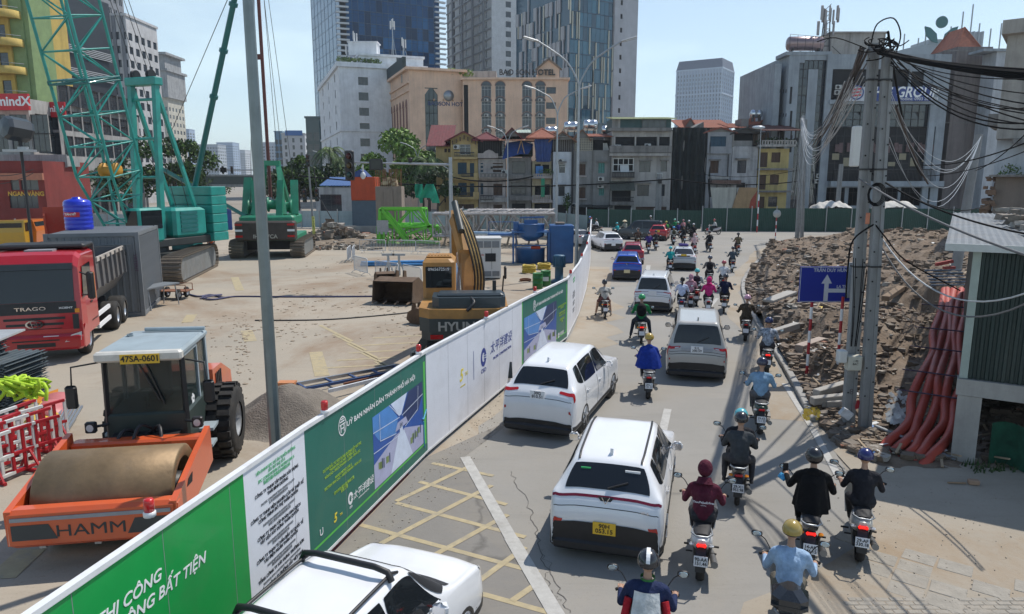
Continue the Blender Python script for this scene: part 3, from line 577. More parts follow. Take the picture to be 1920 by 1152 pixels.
for j in range(5,nzf-1,2):
    for i in range(11):
        if rnd.random()<.62: link('fin',f1,o,((i+rnd.choice((0,.5)))*dx,-.22,(j+rnd.choice((0,1)))*3.62))
    for i in range(14):
        if rnd.random()<.75: link('fin',rnd.choice((f1,f2,f2)),o,(-.25,(i+rnd.random()*.5)*D/14,(j+rnd.choice((0,1)))*3.62))
        if rnd.random()<.6: link('fin_panel',f3,o,(-.2,(i+.5)*D/14,(j+rnd.choice((0,1)))*3.62))
# far white tower with a dark crown
loc,W,D=solve(1352,170,640,R(57),1374,1268); H=topz(126,640)
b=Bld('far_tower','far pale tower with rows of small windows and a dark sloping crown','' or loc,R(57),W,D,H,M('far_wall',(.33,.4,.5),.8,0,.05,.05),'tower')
n=int((H-40)/3.5); b.grid('L',1.4,D/15,15,40,3.5,n,D/15*.55,2.1,'g'); b.grid('F',1.2,W/6,6,40,3.5,n,W/6*.5,2.1,'g'); b.done(True)
m=MB(); 
for z in (H-1,H-22): m.bx(-.8,W+.8,-.8,D+.8,z,z+1.2)
for i in range(16): m.bx(-.7,0,i*D/15-.35,i*D/15+.35,40,H)
for i in range(7): m.bx(i*W/6-.35,i*W/6+.35,-.7,0,40,H)
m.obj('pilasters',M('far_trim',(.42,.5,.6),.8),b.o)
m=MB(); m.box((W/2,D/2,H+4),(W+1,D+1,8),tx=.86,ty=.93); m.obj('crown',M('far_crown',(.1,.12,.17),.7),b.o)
# -------------------------------------------------- hotels
WHW=wall('hotel_white',(.74,.76,.79),.25,.1); PNK=wall('hotel_peach',(.74,.51,.37),.25,.1,sc=.3)
loc,W,D=solve(640,250,165,R(20),800,602); Z=lambda py:topz(py,165,700); H=Z(117)
b=Bld('white_hotel','white eight storey hotel block with telecom masts on its roof','' or loc,R(20),W,D,H,WHW)
cx=A(676,200,168).x; x0=(cx-loc[0])/math.cos(R(20))
for py in (158,187,216,245,274,303): b.op('F',x0,Z(py),2.2,1.75,'g'); b.op('F',x0+8,Z(py),2.2,1.75,'g')
b.grid('L',D*.2,D*.3,3,Z(300),3.6,6,1.6,1.9,'g'); b.done()
m=MB(); m.bx(-.5,W+.5,-.5,D,H-.9,H+.1); m.bx(-.25,W+.25,-.25,D,Z(243)-.4,Z(243)+.2); m.obj('cornice',WHW,b.o)
m=MB(); m.bx(5,W,2,D,H+.1,Z(99)); m.bx(4.6,W+.3,1.6,D,Z(99),Z(99)+.5); m.obj('penthouse',WHW,b.o)
link('window',winmesh(2.2,1.8,'g'),b.o,(W*.68,1.95,H+.8))
tree_green=M('leaf_mid',(.085,.15,.033),.6,0,.5,2,sp=.3); LEAF=[tree_green,M('leaf_dark',(.03,.06,.018),.6,0,.5,2,sp=.3),M('leaf_bright',(.16,.26,.05),.6,0,.4,2,sp=.3),M('leaf_dusty',(.09,.11,.06),.7,0,.4,2)]
def leaves(mb,c,r,n,s,rg,mi=(0,1),up=.5):
    for i in range(n):
        a=rg.uniform(0,2*PI); t=math.acos(rg.uniform(-.75,1)); q=rg.random()**.4
        p=V((c[0]+r[0]*q*math.sin(t)*math.cos(a),c[1]+r[1]*q*math.sin(t)*math.sin(a),c[2]+r[2]*q*math.cos(t)))
        u=V((rg.uniform(-1,1),rg.uniform(-1,1),rg.uniform(-1,1))).normalized(); w=u.cross(V((rg.uniform(-1,1),rg.uniform(-1,1),rg.uniform(-.5,1)))).normalized(); k=s*rg.uniform(.6,1.4)
        mb.add([p-u*k,p+w*k*.55,p+u*k,p-w*k*.55],[(0,1,2,3)],mi[0] if rg.random()<.6 else rg.choice(mi))
m=MB(); rg=random.Random(5)
for i in range(8): leaves(m,(.5+i*1.2,.7,H+.7),(1,.8,.7),60,.25,rg,(0,3))
tag(m.obj('rooftop_planting',LEAF,b.o),kind='stuff')
def mast(label,x,y,z,h,ant,parent=None):
    o=T('telecom_mast',label,'antenna',(x,y,z)); m=MB(); m.bar((0,0,0),(0,0,h),.12,6); m.bar((0,0,h*.6),(.9,0,0),.05,5); m.bar((0,0,h*.6),(-.6,.7,0),.05,5); m.obj('pole',STEEL,o); pn=MB().box((0,0,0),(.32,.2,1.9),bv=.05).mesh('antenna_panel',M('antenna_white',(.6,.6,.6),.5))
    for i in range(ant): a=2*PI*i/ant+.4; link('antenna_panel',pn,o,(.45*math.cos(a),.45*math.sin(a),h-1+.5*(i%2)),a)
    return o
Mx=lambda px,py,Y:A(px,py,Y)
for (px,Y,h,an),lb in zip(((651,172,4.5,3),(666,172,5,3),(737,176,8.5,4),(757,174,4,3)),('short mast with panels over the planted corner of the white hotel','white panel mast beside the rooftop hut of the white hotel','tall panel mast in the middle of the white hotel roof','small mast at the far end of the white hotel roof')):
    p=Mx(px,99,Y); mast(lb,p.x,p.y,H+ (0 if px<660 else Z(99)-H+.5),h,an)
p=Mx(683,98,173); m=MB(); m.box((0,0,1.4),(6.5,4,2.8)); m.box((0,0,2.9),(7,4.4,.2)); tag(m.obj('rooftop_hut',WHW,None,(p.x,p.y,Z(99)+.5)),'flat white plant hut on the roof of the white hotel','hut')
# peach hotel
loc,W,D=solve(768,200,150,R(20),868,717); Z=lambda py:topz(py,150,820); H=Z(131)
b=Bld('peach_hotel','peach hotel with tall arched bays and a dark glass strip','' or loc,R(20),W,D,H,PNK)
LX=lambda px,py,Y: ((lambda k:(k*loc[1]-loc[0])/(math.cos(R(20))-k*math.sin(R(20))))(ray(px,py).x/ray(px,py).y))
x0,x1=LX(798,250,0),LX(822,250,0); b.op('F',x0,2,x1-x0,Z(163)-2,'hole',.3)
for i in range(9): b.op('L',1.0+i*(D-1)/9.3,4,(D/9.3)*.62,H-11,'hole',.4)
b.done()
cols=3
for i in range(3):
    for j in range(9):
        m=MB(); w_=(x1-x0)/3; h_=(Z(163)-2)/9; m.bx(.05,w_-.05,-.02,.02,.06,h_-.06); m.obj('glass_pane',M('dark_green_glass',(.015,.03,.035),.05,0,.2,.3,sp=.8),b.o,(x0+i*w_,.12,2+j*h_),rz=R(rnd.uniform(-1,1)))
m=MB(); cxm=(x0+x1)/2
m.prism([(x0,Z(165)),(x0+.9,Z(165)),(x0,Z(165)-1.2)],-.03,.1); m.prism([(x1,Z(165)),(x1,Z(165)-1.2),(x1-.9,Z(165))],-.03,.1); m.obj('chamfer',PNK,b.o)
AR=M('arch_brown',(.22,.11,.085),.8,0,.1)
for i in range(9):
    w_=(D/9.3)*.62; xx=1.0+i*(D-1)/9.3; m=MB(); q=12
    m.add([(xx+w_/2+w_/2*1.12*math.cos(PI*k/q),-.02,H-7+w_/2*1.5*math.sin(PI*k/q)) for k in range(q+1)]+[(xx+w_/2+w_/2*.98*math.cos(PI*k/q),-.05,H-7+w_/2*1.3*math.sin(PI*k/q)) for k in range(q+1)],[(k,k+1,q+2+k,q+1+k) for k in range(q)])
    m.add([(xx+w_/2+w_/2*.99*math.cos(PI*k/q),-.035,H-7+w_/2*1.35*math.sin(PI*k/q)) for k in range(q+1)],[tuple(range(q+1))]); m.bx(xx,xx+w_,.08,.1,4,H-7); b.part('arched_bay',m,AR,'L')
m=MB(); m.bx(-.8,W+.8,-.8,D+.4,H,H+.5); m.bx(-.3,0,-.2,D,H-4.2,H-3.8); m.bx(-.35,0,0,D,H-2.6,H-2.2); m.obj('cornice',PNK,b.o)
m=MB(); m.bx(-.8,-.1,2,D*.75,H+.5,H+2.8); m.obj('roof_sign_frame',M('dark_sign',(.02,.04,.045),.6),b.o)
text('BAOSON HOTEL',1.15,M('hotel_sign',(.05,.07,.16),.5),b.o,(LX(840,185,0),-.06,Z(193)),UP,bold=.02)
for i in range(4): text('★',.8,M('hotel_star',(.4,.25,.15),.5),b.o,(LX(840,185,0)-3+i*2,-.06,Z(186)),UP)
m=MB(); m.lathe([(1.1,-.06),(1.1,-.2),(0,-.25)],16,(0,0,0),'Y'); m.obj('round_emblem',STEEL,b.o,(LX(841,175,0),0,Z(177)))
# right wing of peach hotel
loc2=A(868,200,152); X=lambda px,py=200:A(px,py,152).x-loc2.x; Z2=lambda py:topz(py,152,960); W2=X(1064)
b2=Bld('peach_hotel_wing','long peach hotel wing with arched windows and a gabled end','' or (loc2.x,152,0),0,W2,14,Z2(150),PNK)
for px in (912,938,988,1013): 
    for k in range(7): b2.op('F',X(px)-1.0,Z2(184+k*28.5),2.0,2.4,'gw')
for k in range(7): b2.op('F',X(1033)-1,Z2(176+k*28.5),2.0,1.3,'g')
b2.op('F',.2,3,.9,Z2(150)-4,'hole'); b2.done()
for px in (912,938,988,1013):
    for k in range(7):
        q=10; m=MB(); m.add([(math.cos(PI*i/q)*1.0,-.02,math.sin(PI*i/q)*.9) for i in range(q+1)],[tuple(range(q+1))],1); m.add([(r*math.cos(PI*i/q),-.06,r*.9*math.sin(PI*i/q)) for r in (1.0,1.14) for i in range(q+1)],[(i,i+1,q+2+i,q+1+i) for i in range(q)]); m.obj('window_arch',[AR,GLB],b2.o,(X(px),0,Z2(184+k*28.5)+2.4))
        link('air_conditioner',ac_mesh(),b2.o,(X(px),0,Z2(184+k*28.5)-.75))
m=MB(); m.bx(-.4,W2+.4,-.5,14,Z2(150),Z2(150)+.4); m.obj('cornice',PNK,b2.o)
gx0,gx1=X(1008),X(1048); m=MB(); m.prism([(gx0,Z2(150)+.4),(gx1,Z2(150)+.4),(gx1,Z2(130)),((gx0+gx1)/2,Z2(112)),(gx0,Z2(130))],0,8); m.obj('gable',PNK,b2.o)
m=MB(); 
for a,b_ in (((gx0-.5,Z2(132)),((gx0+gx1)/2,Z2(111))),((gx1+.5,Z2(132)),((gx0+gx1)/2,Z2(111)))): m.beam((a[0],-.3,a[1]),(b_[0],-.3,b_[1]),.3,.35); 
m.obj('gable_trim',wall('trim_brown',(.25,.18,.13)),b2.o)
text('BAO SON HOTEL',1.55,M('roof_letter',(.03,.03,.03),.6),b2.o,(X(988),-.3,Z2(150)+1.4),UP,bold=.02,wide=.95,ext=.15)
m=MB(); m.bx(X(820)-8,X(930),4,13,Z2(150),Z2(128)); m.obj('rooftop_block',wall('old_white',(.4,.38,.36),.8,.6),b2.o)
m=MB(); leaves(m,(X(850),2,Z2(148)+1.4),(5,1,1),300,.3,random.Random(2),(2,0)); tag(m.obj('rooftop_planting',LEAF,b2.o),kind='stuff')
# -------------------------------------------------- small far blocks
def block(name,label,px0,px1,pyt,Y,D,mat,nx,floor,w=.55,h=.5,rw=3,zlo=4,side=True,cat='building'):
    p=A(px0,330,Y); W=A(px1,330,Y).x-p.x; H=topz(pyt,Y,(px0+px1)/2); b=Bld(name,label,(p.x,Y,0),0,W,D,H,mat,cat); n=int((H-zlo)/floor)
    if nx: b.grid('F',W/nx*(1-w)/2,W/nx,nx,zlo,floor,n,W/nx*w,floor*h)
    if rw and side: b.grid('R' if p.x+W<0 else 'L',D/rw*.2,D/rw,rw,zlo,floor,n,D/rw*w,floor*h)
    b.done(nx*n>60); m=MB(); m.bx(-.3,W+.3,-.3,D+.3,H,H+.6); m.obj('parapet',mat,b.o); return b
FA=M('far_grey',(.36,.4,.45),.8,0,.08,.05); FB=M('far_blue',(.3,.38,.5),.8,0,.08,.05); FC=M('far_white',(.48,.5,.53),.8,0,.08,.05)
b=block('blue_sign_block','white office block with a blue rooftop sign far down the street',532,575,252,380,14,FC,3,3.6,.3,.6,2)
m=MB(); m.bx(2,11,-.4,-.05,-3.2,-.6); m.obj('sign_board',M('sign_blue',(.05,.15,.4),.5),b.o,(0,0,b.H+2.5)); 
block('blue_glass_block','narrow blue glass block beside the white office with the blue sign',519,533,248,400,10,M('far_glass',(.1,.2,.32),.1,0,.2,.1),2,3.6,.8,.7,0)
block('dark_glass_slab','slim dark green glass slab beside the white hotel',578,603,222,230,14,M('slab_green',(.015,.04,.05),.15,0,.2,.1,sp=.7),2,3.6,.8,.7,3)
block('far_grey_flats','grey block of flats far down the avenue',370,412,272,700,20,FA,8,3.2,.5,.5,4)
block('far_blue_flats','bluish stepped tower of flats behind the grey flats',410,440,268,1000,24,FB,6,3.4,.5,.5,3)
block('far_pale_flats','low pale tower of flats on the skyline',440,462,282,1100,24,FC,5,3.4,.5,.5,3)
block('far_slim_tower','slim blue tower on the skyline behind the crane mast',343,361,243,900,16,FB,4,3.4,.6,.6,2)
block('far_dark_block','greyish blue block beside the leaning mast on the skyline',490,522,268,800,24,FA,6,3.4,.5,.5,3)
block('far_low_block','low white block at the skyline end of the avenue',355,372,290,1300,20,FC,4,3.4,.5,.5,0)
# -------------------------------------------------- the row at the far west side
CRM=wall('cream',(.52,.5,.43),.3,.2); b=block('cream_tower','cream residential tower with a grey rooftop storey beyond the crane',273,326,186,330,16,CRM,7,3.3,.5,.5,5,cat='tower')
Hh=b.H; m=MB(); m.bx(-1,b.W+1,-1,b.D+1,Hh+.6,Hh+12); m.bx(-1.8,b.W+1.8,-1.8,b.D+1.8,Hh+12,Hh+13); m.bx(0,b.W,0,b.D,Hh+13,Hh+19); m.bx(-1.5,b.W+1.5,-1.5,b.D+1.5,Hh+19,Hh+20); m.obj('rooftop_storey',wall('grey_top',(.33,.34,.35)),b.o)
GT_=wall('tall_grey',(.2,.21,.23),.2,.2)
b=block('tall_flats','tall grey flats with white balconies behind the teal crane',128,200,-60,185,16,GT_,7,3.4,.5,.55,6,cat='tower')
for i in (2,5): 
    m=MB(); m.bx(0,1.6,-.5,0,3,b.H); m.obj('white_pier',GRW,b.o,(b.W*i/7,0,0))
bal=MB().bx(0,2.2,-1.1,0,0,1.0).mesh('balcony',GRW)
for j in range(8,17):
    for i in range(4): link('balcony',bal,b.o,(.3+i*2.7,0,4+j*3.4-.9))
b=block('tall_white_flats','tall white flats with dark window stacks beside the grey flats',203,262,30,190,16,wall('tall_white',(.5,.5,.51),.25,.2),5,3.4,.6,.55,5,cat='tower')
for i in range(4):
    m=MB(); m.bx(-.4,.4,-.4,0,3,b.H); m.obj('grey_pier',GT_,b.o,(b.W*(i+.5)/4,0,0))
# dark louvred tower
p=A(35,200,112); W=A(100,200,112).x-p.x; b=Bld('louvred_tower','dark tower with rows of white horizontal louvres near the shop signs','' or (p.x,112,0),R(-6),W,16,topz(-40,112),M('dark_cladding',(.035,.04,.048),.4,0,.2,.4),'tower'); H=b.H
b.grid('F',.5,W/3,3,14,3.5,int((H-15)/3.5),W/3*.8,2.2); b.done()
lb=MB()
for q in range(5): lb.bx(0,1,-.35,-.25,q*.28,q*.28+.1)
me=lb.mesh('louvre_screen',GRW); 
for j in range(4,int((H-6)/3.5)):
    l=link('louvre_screen',me,b.o,(W*.0,0,j*3.5+1.3)); l.scale=(W*.45,1,1); l=link('louvre_screen',me,b.o,(W+.02,0,j*3.5+1.3),R(90)); l.scale=(15,1,1)
# yellow green tower with rounded balconies
YG=wall('ochre',(.5,.36,.1),.3,.2); p=A(-40,100,92); W=A(22,100,92).x-p.x
b=Bld('ochre_tower','ochre tower with rounded balconies and green corner strips','' or (p.x,92,0),0,W,12,topz(-60,92),YG,'tower',); H=b.H
b.grid('F',.6,1.9,2,16.6,3.3,int((H-17)/3.3),1.1,1.7); b.done()
GB=M('green_cladding',(.2,.28,.12),.6,0,.15,1)
for j in range(int((H-16)/3.3)):
    m=MB(); q=10; m.lathe([(1.7,0),(1.75,.1),(1.75,.9),(1.65,.9),(1.65,.12),(0,.12)],q*2,(0,0,0)); m.obj('balcony',YG,b.o,(W-.2,-.2,15.6+j*3.3)); m=MB(); m.bar((W-.2,-1.9,15.6+j*3.3+1.3),(W+1.5,-.2,15.6+j*3.3+1.3),.04); m.obj('rail',STEEL,b.o)
m=MB(); m.bx(W,W+1.6,.3,5,15.5,H); m.bx(W+1.6,W+2.2,.5,5,14,H); m.bx(-4,W+2.4,-.8,6,13.2,15); m.obj('corner_strip',GB,b.o)
# shops: red sign corner, glass front, cream block, jeweller
RS=M('sign_red',(.5,.02,.03),.45,0,.05,1); p=A(-30,230,80); W=A(56,230,80).x-p.x; z0=topz(290,80,30)
b=Bld('corner_shop_block','grey corner shop block with the red banner sign across its top','' or (p.x,80,0),0,W,20,topz(185,80,30),wall('shop_grey',(.4,.39,.37)))
b.grid('F',.5,2.3,3,topz(252,80),3.0,1,1.9,2.1); b.grid('F',.5,2.3,3,topz(285,80),3,1,1.9,2.0); b.op('R',1,topz(252,80),6,2.3); b.op('R',9,topz(252,80),6,2.3); b.op('R',1,topz(287,80),17,2.2); b.done()
m=MB(); m.bx(A(-30,190,79).x-p.x,A(54,190,79).x-p.x,-1.1,-.8,topz(207,79),topz(176,79)); m.obj('sign_board',RS,b.o); text('mindX',1.35,WINK,b.o,(A(26,190,79).x-p.x,-1.13,topz(191,79)),UP,bold=.03)
m=MB(); zz=topz(297,79); m.bx(-1,W+5,-2.2,0,zz-.9,zz); m.bx(-1,W+5,-2.25,-2.2,zz-1,zz+.35); m.obj('canopy',wall('canopy_grey',(.3,.3,.3)),b.o)
b=Bld('glass_shop_block','glass fronted shop block with a small red sign','' or (A(58,250,84).x,84,0),0,A(112,250,84).x-A(58,250,84).x,18,topz(222,84,80),wall('shop_grey2',(.36,.35,.34)))
b.grid('F',.2,1.05,3,topz(292,84),2.9,2,.95,2.6); b.grid('R',.6,2.1,8,topz(292,84),2.9,3,1.9,2.3); b.grid('R',.6,2.1,8,2,3.2,1,1.7,2.2); b.done(); m=MB(); m.bx(A(86,200,83).x-b.loc.x,A(114,200,83).x-b.loc.x,-.3,-.1,topz(219,83),topz(190,83)); m.obj('sign_board',RS,b.o); text('mìnd',.95,WINK,b.o,(A(97,203,83).x-b.loc.x,-.33,topz(204,83)),UP,bold=.02)
p=A(-40,330,74); W=A(82,330,74).x-p.x; RW=wall('maroon',(.2,.035,.03),.3,.2)
b=Bld('jeweller_shop','maroon shop front with gold lettering under grey canopies','' or (p.x,74,0),0,W,8,topz(302,74,30),RW,'shop'); xs=lambda px:A(px,330,74).x-p.x
b.op('F',xs(18),topz(357,74),xs(34)-xs(18),1.2,'g'); b.op('F',xs(37),topz(357,74),xs(70)-xs(37),1.2,'g'); b.op('F',xs(12),topz(380,74)-.6,xs(66)-xs(12),1.5,'g'); b.done(); text('NGAN VÀNG',.62,M('gold_letter',(.6,.35,.04),.4),b.o,(xs(46),-.1,topz(364,74)),UP,bold=.03)
m=MB(); m.bx(0,W,-.25,0,topz(338,74),topz(325,74)); m.obj('fascia',M('fascia_salmon',(.4,.16,.1),.7),b.o)
p=A(110,280,98); W=A(138,280,98).x-p.x
b=Bld('cream_block','narrow cream block with tall dark windows beside the crane boom','' or (p.x,98,0),0,W,9,topz(214,98),wall('cream2',(.55,.49,.37),.2,.15)); 
b.grid('F',W*.25,W,1,topz(335,98),2.5,4,W*.28,1.7); b.grid('R',.8,2.6,3,topz(335,98),2.5,4,1.2,1.7); b.done()
m=MB(); m.bx(0,W,-1.2,0,topz(344,98),topz(325,98)); m.obj('glass_balcony',M('balcony_teal',(.12,.3,.28),.2),b.o)
m=MB(); m.bx(-.3,W+9,-.2,0,topz(362,98),topz(345,98)); m.obj('sign_board',M('sign_dark',(.03,.05,.08),.5),b.o)
# ================================================================ ROW OF OLD HOUSES, OFFICE, FENCES
class Hs(Bld):
    def __init__(s,name,label,px0,px1,pyt,Y,mat,D=9,roof=True,cat='house'):
        s.Y=Y; a=A(px0,330,Y); s.x0=a.x; super().__init__(name,label,(a.x,Y,0),0,A(px1,330,Y).x-a.x,D,A((px0+px1)/2,pyt,Y).z,mat,cat,None,roof)
    def X(s,px,py=330): return A(px,py,s.Y).x-s.x0
    def Z(s,py): return A(960,py,s.Y).z
    def po(s,a,b,c,d,st='g',k=.14):
        x0=max(.03,s.X(a,b)); x1=min(s.W-.03,s.X(c,b)); return s.op('F',x0,s.Z(d),x1-x0,s.Z(b)-s.Z(d),st,k)
    def pb(s,name,a,b,c,d,y0,y1,mat,bv=0):
        m=MB(); m.bx(s.X(a,b),s.X(c,b),y0,y1,s.Z(d),s.Z(b),bv=bv); return m.obj(name,mat,s.o)
    def ac(s,px,py): link('air_conditioner',ac_mesh(),s.o,(s.X(px,py),0,s.Z(py)-.3))
    def hood(s,a,b,py): s.pb('window_hood',a,py,b,py+2.2,-.5,0,OLDC)
    def rail(s,a,b,c,d,y,mat,bal=.22,w=.05):
        m=MB(); x0,x1,z0,z1=s.X(a,b),s.X(c,b),s.Z(d),s.Z(b); m.bx(x0,x1,-y-.06,-y+.06,z1-.12,z1); m.bx(x0,x1,-y-.06,-y+.06,z0,z0+.1)
        for i in range(int((x1-x0)/bal)+1): m.bx(x0+i*bal,x0+i*bal+w,-y-.025,-y+.025,z0+.1,z1-.12)
        m.obj('balcony_rail',mat,s.o)
    def slab(s,a,b,c,d,y,mat): return s.pb('balcony',a,b,c,d,-y,0,mat)
def roofmat(n,c): return M('roof_'+n,c,.85,0,.25,2.5,bump=.3,dirt=.5,dcol=(.1,.07,.06),bsc=18)
RMAR=roofmat('maroon',(.16,.04,.045)); RTIL=roofmat('tile',(.3,.1,.06)); ROR=roofmat('orange',(.4,.2,.13)); OLDC=wall('old_concrete',(.22,.21,.2),.8,.7); GRYW=wall('grey_render',(.25,.25,.245),.6,.5); OLDW=wall('old_white',(.4,.38,.36),.8,.6); YEW=wall('yellow_wash',(.5,.37,.17),.6,.35); YEW2=wall('yellow_wash2',(.48,.38,.16),.6,.35); PKW=wall('pink_white',(.42,.37,.35),.7,.5)
TARP=M('blue_tarp',(.012,.045,.18),.5,0,.2,2,bump=.4,bsc=5); IRON=M('dark_iron',(.03,.03,.032),.6,0,.2); NET=M('black_netting',(.018,.024,.024),.95,0,.5,.8,bump=.9,bsc=4,streak=.5)
def gable(h,x0,x1,z0,zp,mat,wm,D=9,ov=.5,name='roof'):
    # pitched roof, ridge along y, with its front gable wall
    m=MB(); xm=(x0+x1)/2; m.prism([(x0,z0),(x1,z0),(xm,zp-.1)],.02,D); m.obj('gable_wall',wm,h.o)
    m=MB(); k=(zp-z0)/(xm-x0)*ov
    for a,b in (((x0-ov,z0-k),(xm,zp)),((x1+ov,z0-k),(xm,zp))):
        p=[(a[0],-ov,a[1]),(b[0],-ov,b[1]),(b[0],D,b[1]),(a[0],D,a[1])]; m.quad(*p); m.quad(*[(x,y,z-.12) for x,y,z in p[::-1]]); m.quad(p[0],p[1],(b[0],-ov,b[1]-.14),(a[0],-ov,a[1]-.14)); m.quad(p[0],p[3],(a[0],D,a[1]-.12),(a[0],-ov,a[1]-.12))
        n=int(D/.45)
        for i in range(n): m.beam((a[0],-ov+i*.47,a[1]+.03),(b[0],-ov+i*.47,b[1]+.03),.06,.05)
    m.obj(name,mat,h.o)
def hip(h,x0,x1,y0,y1,z0,zp,mat,name='roof'):
    xm=(x0+x1)/2;ym=(y0+y1)/2; r=max(0,(y1-y0)-(x1-x0))/2; m=MB(); a,b=(xm,ym-r,zp),(xm,ym+r+.05,zp); c=[(x0,y0,z0),(x1,y0,z0),(x1,y1,z0),(x0,y1,z0)]
    m.add([c[0],c[1],a],[(0,1,2)]); m.quad(c[1],c[2],b,a); m.add([c[2],c[3],b],[(0,1,2)]); m.quad(c[3],c[0],a,b); m.bx(x0,x1,y0,y1,z0-.18,z0-.005)
    for p,q in ((c[0],a),(c[1],a),(c[2],b),(c[3],b)): m.bar(p,q,.1,5)
    return m.obj(name,mat,h.o)
def mono(h,a,b,z0,z1,y0,y1,mat,t=.1,name='roof'):
    m=MB(); m.add([(x,y,z-d) for d in (0,t) for x,y,z in ((a,y0,z0),(b,y0,z0),(b,y1,z1),(a,y1,z1))],[(0,1,2,3),(7,6,5,4),(0,4,5,1),(1,5,6,2),(2,6,7,3),(3,7,4,0)])
    n=int((b-a)/.4)
    for i in range(n+1): m.beam((a+i*(b-a)/n,y0,z0+.02),(a+i*(b-a)/n,y1,z1+.02),.06,.05)
    return m.obj(name,mat,h.o)
Y0=100
# 1 yellow house
h=Hs('yellow_house','yellow gabled house with maroon roof and blue shutters beside the mast arm',846,896,262,Y0,YEW)
h.po(858,305,875,327,'blu'); h.po(881,306,889,332,'blu'); h.po(859,343,875,366,'blu'); h.po(881,344,889,370,'blu'); h.po(862,271,882,290,'gw'); h.po(859,383,889,410,'shb'); h.done()
gable(h,-.3,h.W+.2,h.H,h.Z(247),RMAR,YEW); h.slab(850,295,896,299,1.0,YEW); h.slab(850,332,898,338,1.1,YEW); h.slab(852,369,898,374,1.1,YEW); h.rail(853,286,890,294,1.0,IRON); h.rail(866,325,888,332,1.1,IRON,.15); h.pb('pier',850,325,858,334,-1.15,-.9,YEW); h.pb('pier',889,325,898,334,-1.15,-.9,YEW); h.rail(862,361,888,369,1.1,IRON,.15); h.pb('pier',888,360,899,371,-1.15,-.9,YEW); h.ac(856,276); h.ac(857,355)
for i in range(7): m=MB(); m.bx(-.06,.06,-.5,0,-.5,0); x=(i+.5)*h.W/7; m.obj('eave_bracket',SHB,h.o,(x,0,h.H+.1+(1-abs(2*(i+.5)/7-1))*(h.Z(250)-h.H)-.4))
h=Hs('yellow_wing','lower yellow wing with maroon roof behind dark trees',818,846,270,Y0+2,YEW); h.po(833,279,838,286,'shb'); h.po(840,279,844,286,'shb'); h.po(818,315,824,325,'sht'); h.po(832,312,835,380,'hole'); h.done()
mono(h,-1.2,h.W+.3,h.H-.3,h.H+3,-.8,6,RMAR)
# 2 pinkish house with louvred top
h=Hs('pink_white_house','pinkish white house with a black louvred loft and maroon pyramid roof',897,948,298,Y0,PKW)
h.po(901,306,906,327,'blu'); h.po(924,306,943,327,'shb'); h.po(901,344,906,365,'blu'); h.po(925,345,942,367,'shb'); h.po(925,384,942,410,'shb'); h.done()
m=MB(); 
for i in range(9): m.bx(0,h.W,-.03,0,h.Z(326)+i*.27,h.Z(326)+i*.27+.2) if i%2==0 else None
m.obj('banding',OLDW,h.o); h.pb('loft_wall',893,263,940,297,.5,8,DARK)
for i in range(12): m=MB(); m.bx(0,.12,0,.1,h.Z(297),h.Z(263)); m.obj('loft_slat',IRON,h.o,(i*.32,.38,0))
hip(h,-.8,h.X(937),-.5,8,h.Z(262),h.Z(247),RMAR); h.slab(899,327,953,335,1.1,PKW); h.rail(901,325,950,333,1.15,OLDC,.5,.3); h.slab(899,370,952,379,1.1,OLDW); h.rail(901,366,925,375,1.15,IRON); h.pb('parapet',896,288,934,297,-.4,0,PKW); m=MB(); m.prism([(h.X(906),h.Z(288)),(h.X(929),h.Z(288)),(h.X(925),h.Z(284)),(h.X(917),h.Z(281)),(h.X(910),h.Z(284))],-.3,0); m.obj('pediment',PKW,h.o); h.ac(946,323); h.pb('vent',920,313,924,317,-.3,0,BLK)
# 3 grey house with blue awning
h=Hs('awning_house','grey house with a blue tarpaulin tent on its roof terrace',951,996,296,Y0,OLDC)
h.po(960,303,985,326,'bar'); h.po(958,342,986,366,'bar'); h.po(960,382,985,410,'hole'); h.done(); h.pb('loft_wall',955,268,1000,291,2,8,wall('dark_green_sheet',(.03,.06,.05))); m=MB()
m.add([(h.X(942),-1.4,h.Z(300)),(h.X(975),-1.4,h.Z(290)),(h.X(979),-.2,h.Z(264)),(h.X(950),-.2,h.Z(268)),(h.X(1000),.2,h.Z(272)),(h.X(990),-1.0,h.Z(290))],[(0,1,2,3),(1,5,4,2)]); m.obj('tarpaulin',TARP,h.o)
m=MB(); m.beam((h.X(977),-1.2,h.Z(264)),(h.X(970),-1.3,h.Z(289)),.1); m.beam((h.X(977),-1.2,h.Z(264)),(h.X(983),-1.3,h.Z(289)),.1); m.obj('timber_prop',wall('timber',(.4,.25,.12)),h.o); mono(h,h.X(936),h.X(1001),h.Z(264),h.Z(258),-1.6,3,ROR); h.slab(950,328,998,335,.8,OLDC); h.slab(950,368,998,376,.8,OLDC); gable(h,h.X(945),h.X(975),h.Z(256),h.Z(240),RMAR,OLDC,7); h.pb('attic_box',960,247,1000,259,3,8,OLDW); mono(h,h.X(958),h.X(996),h.Z(247),h.Z(238),2,6,M('roof_pale_green',(.35,.42,.36),.8))
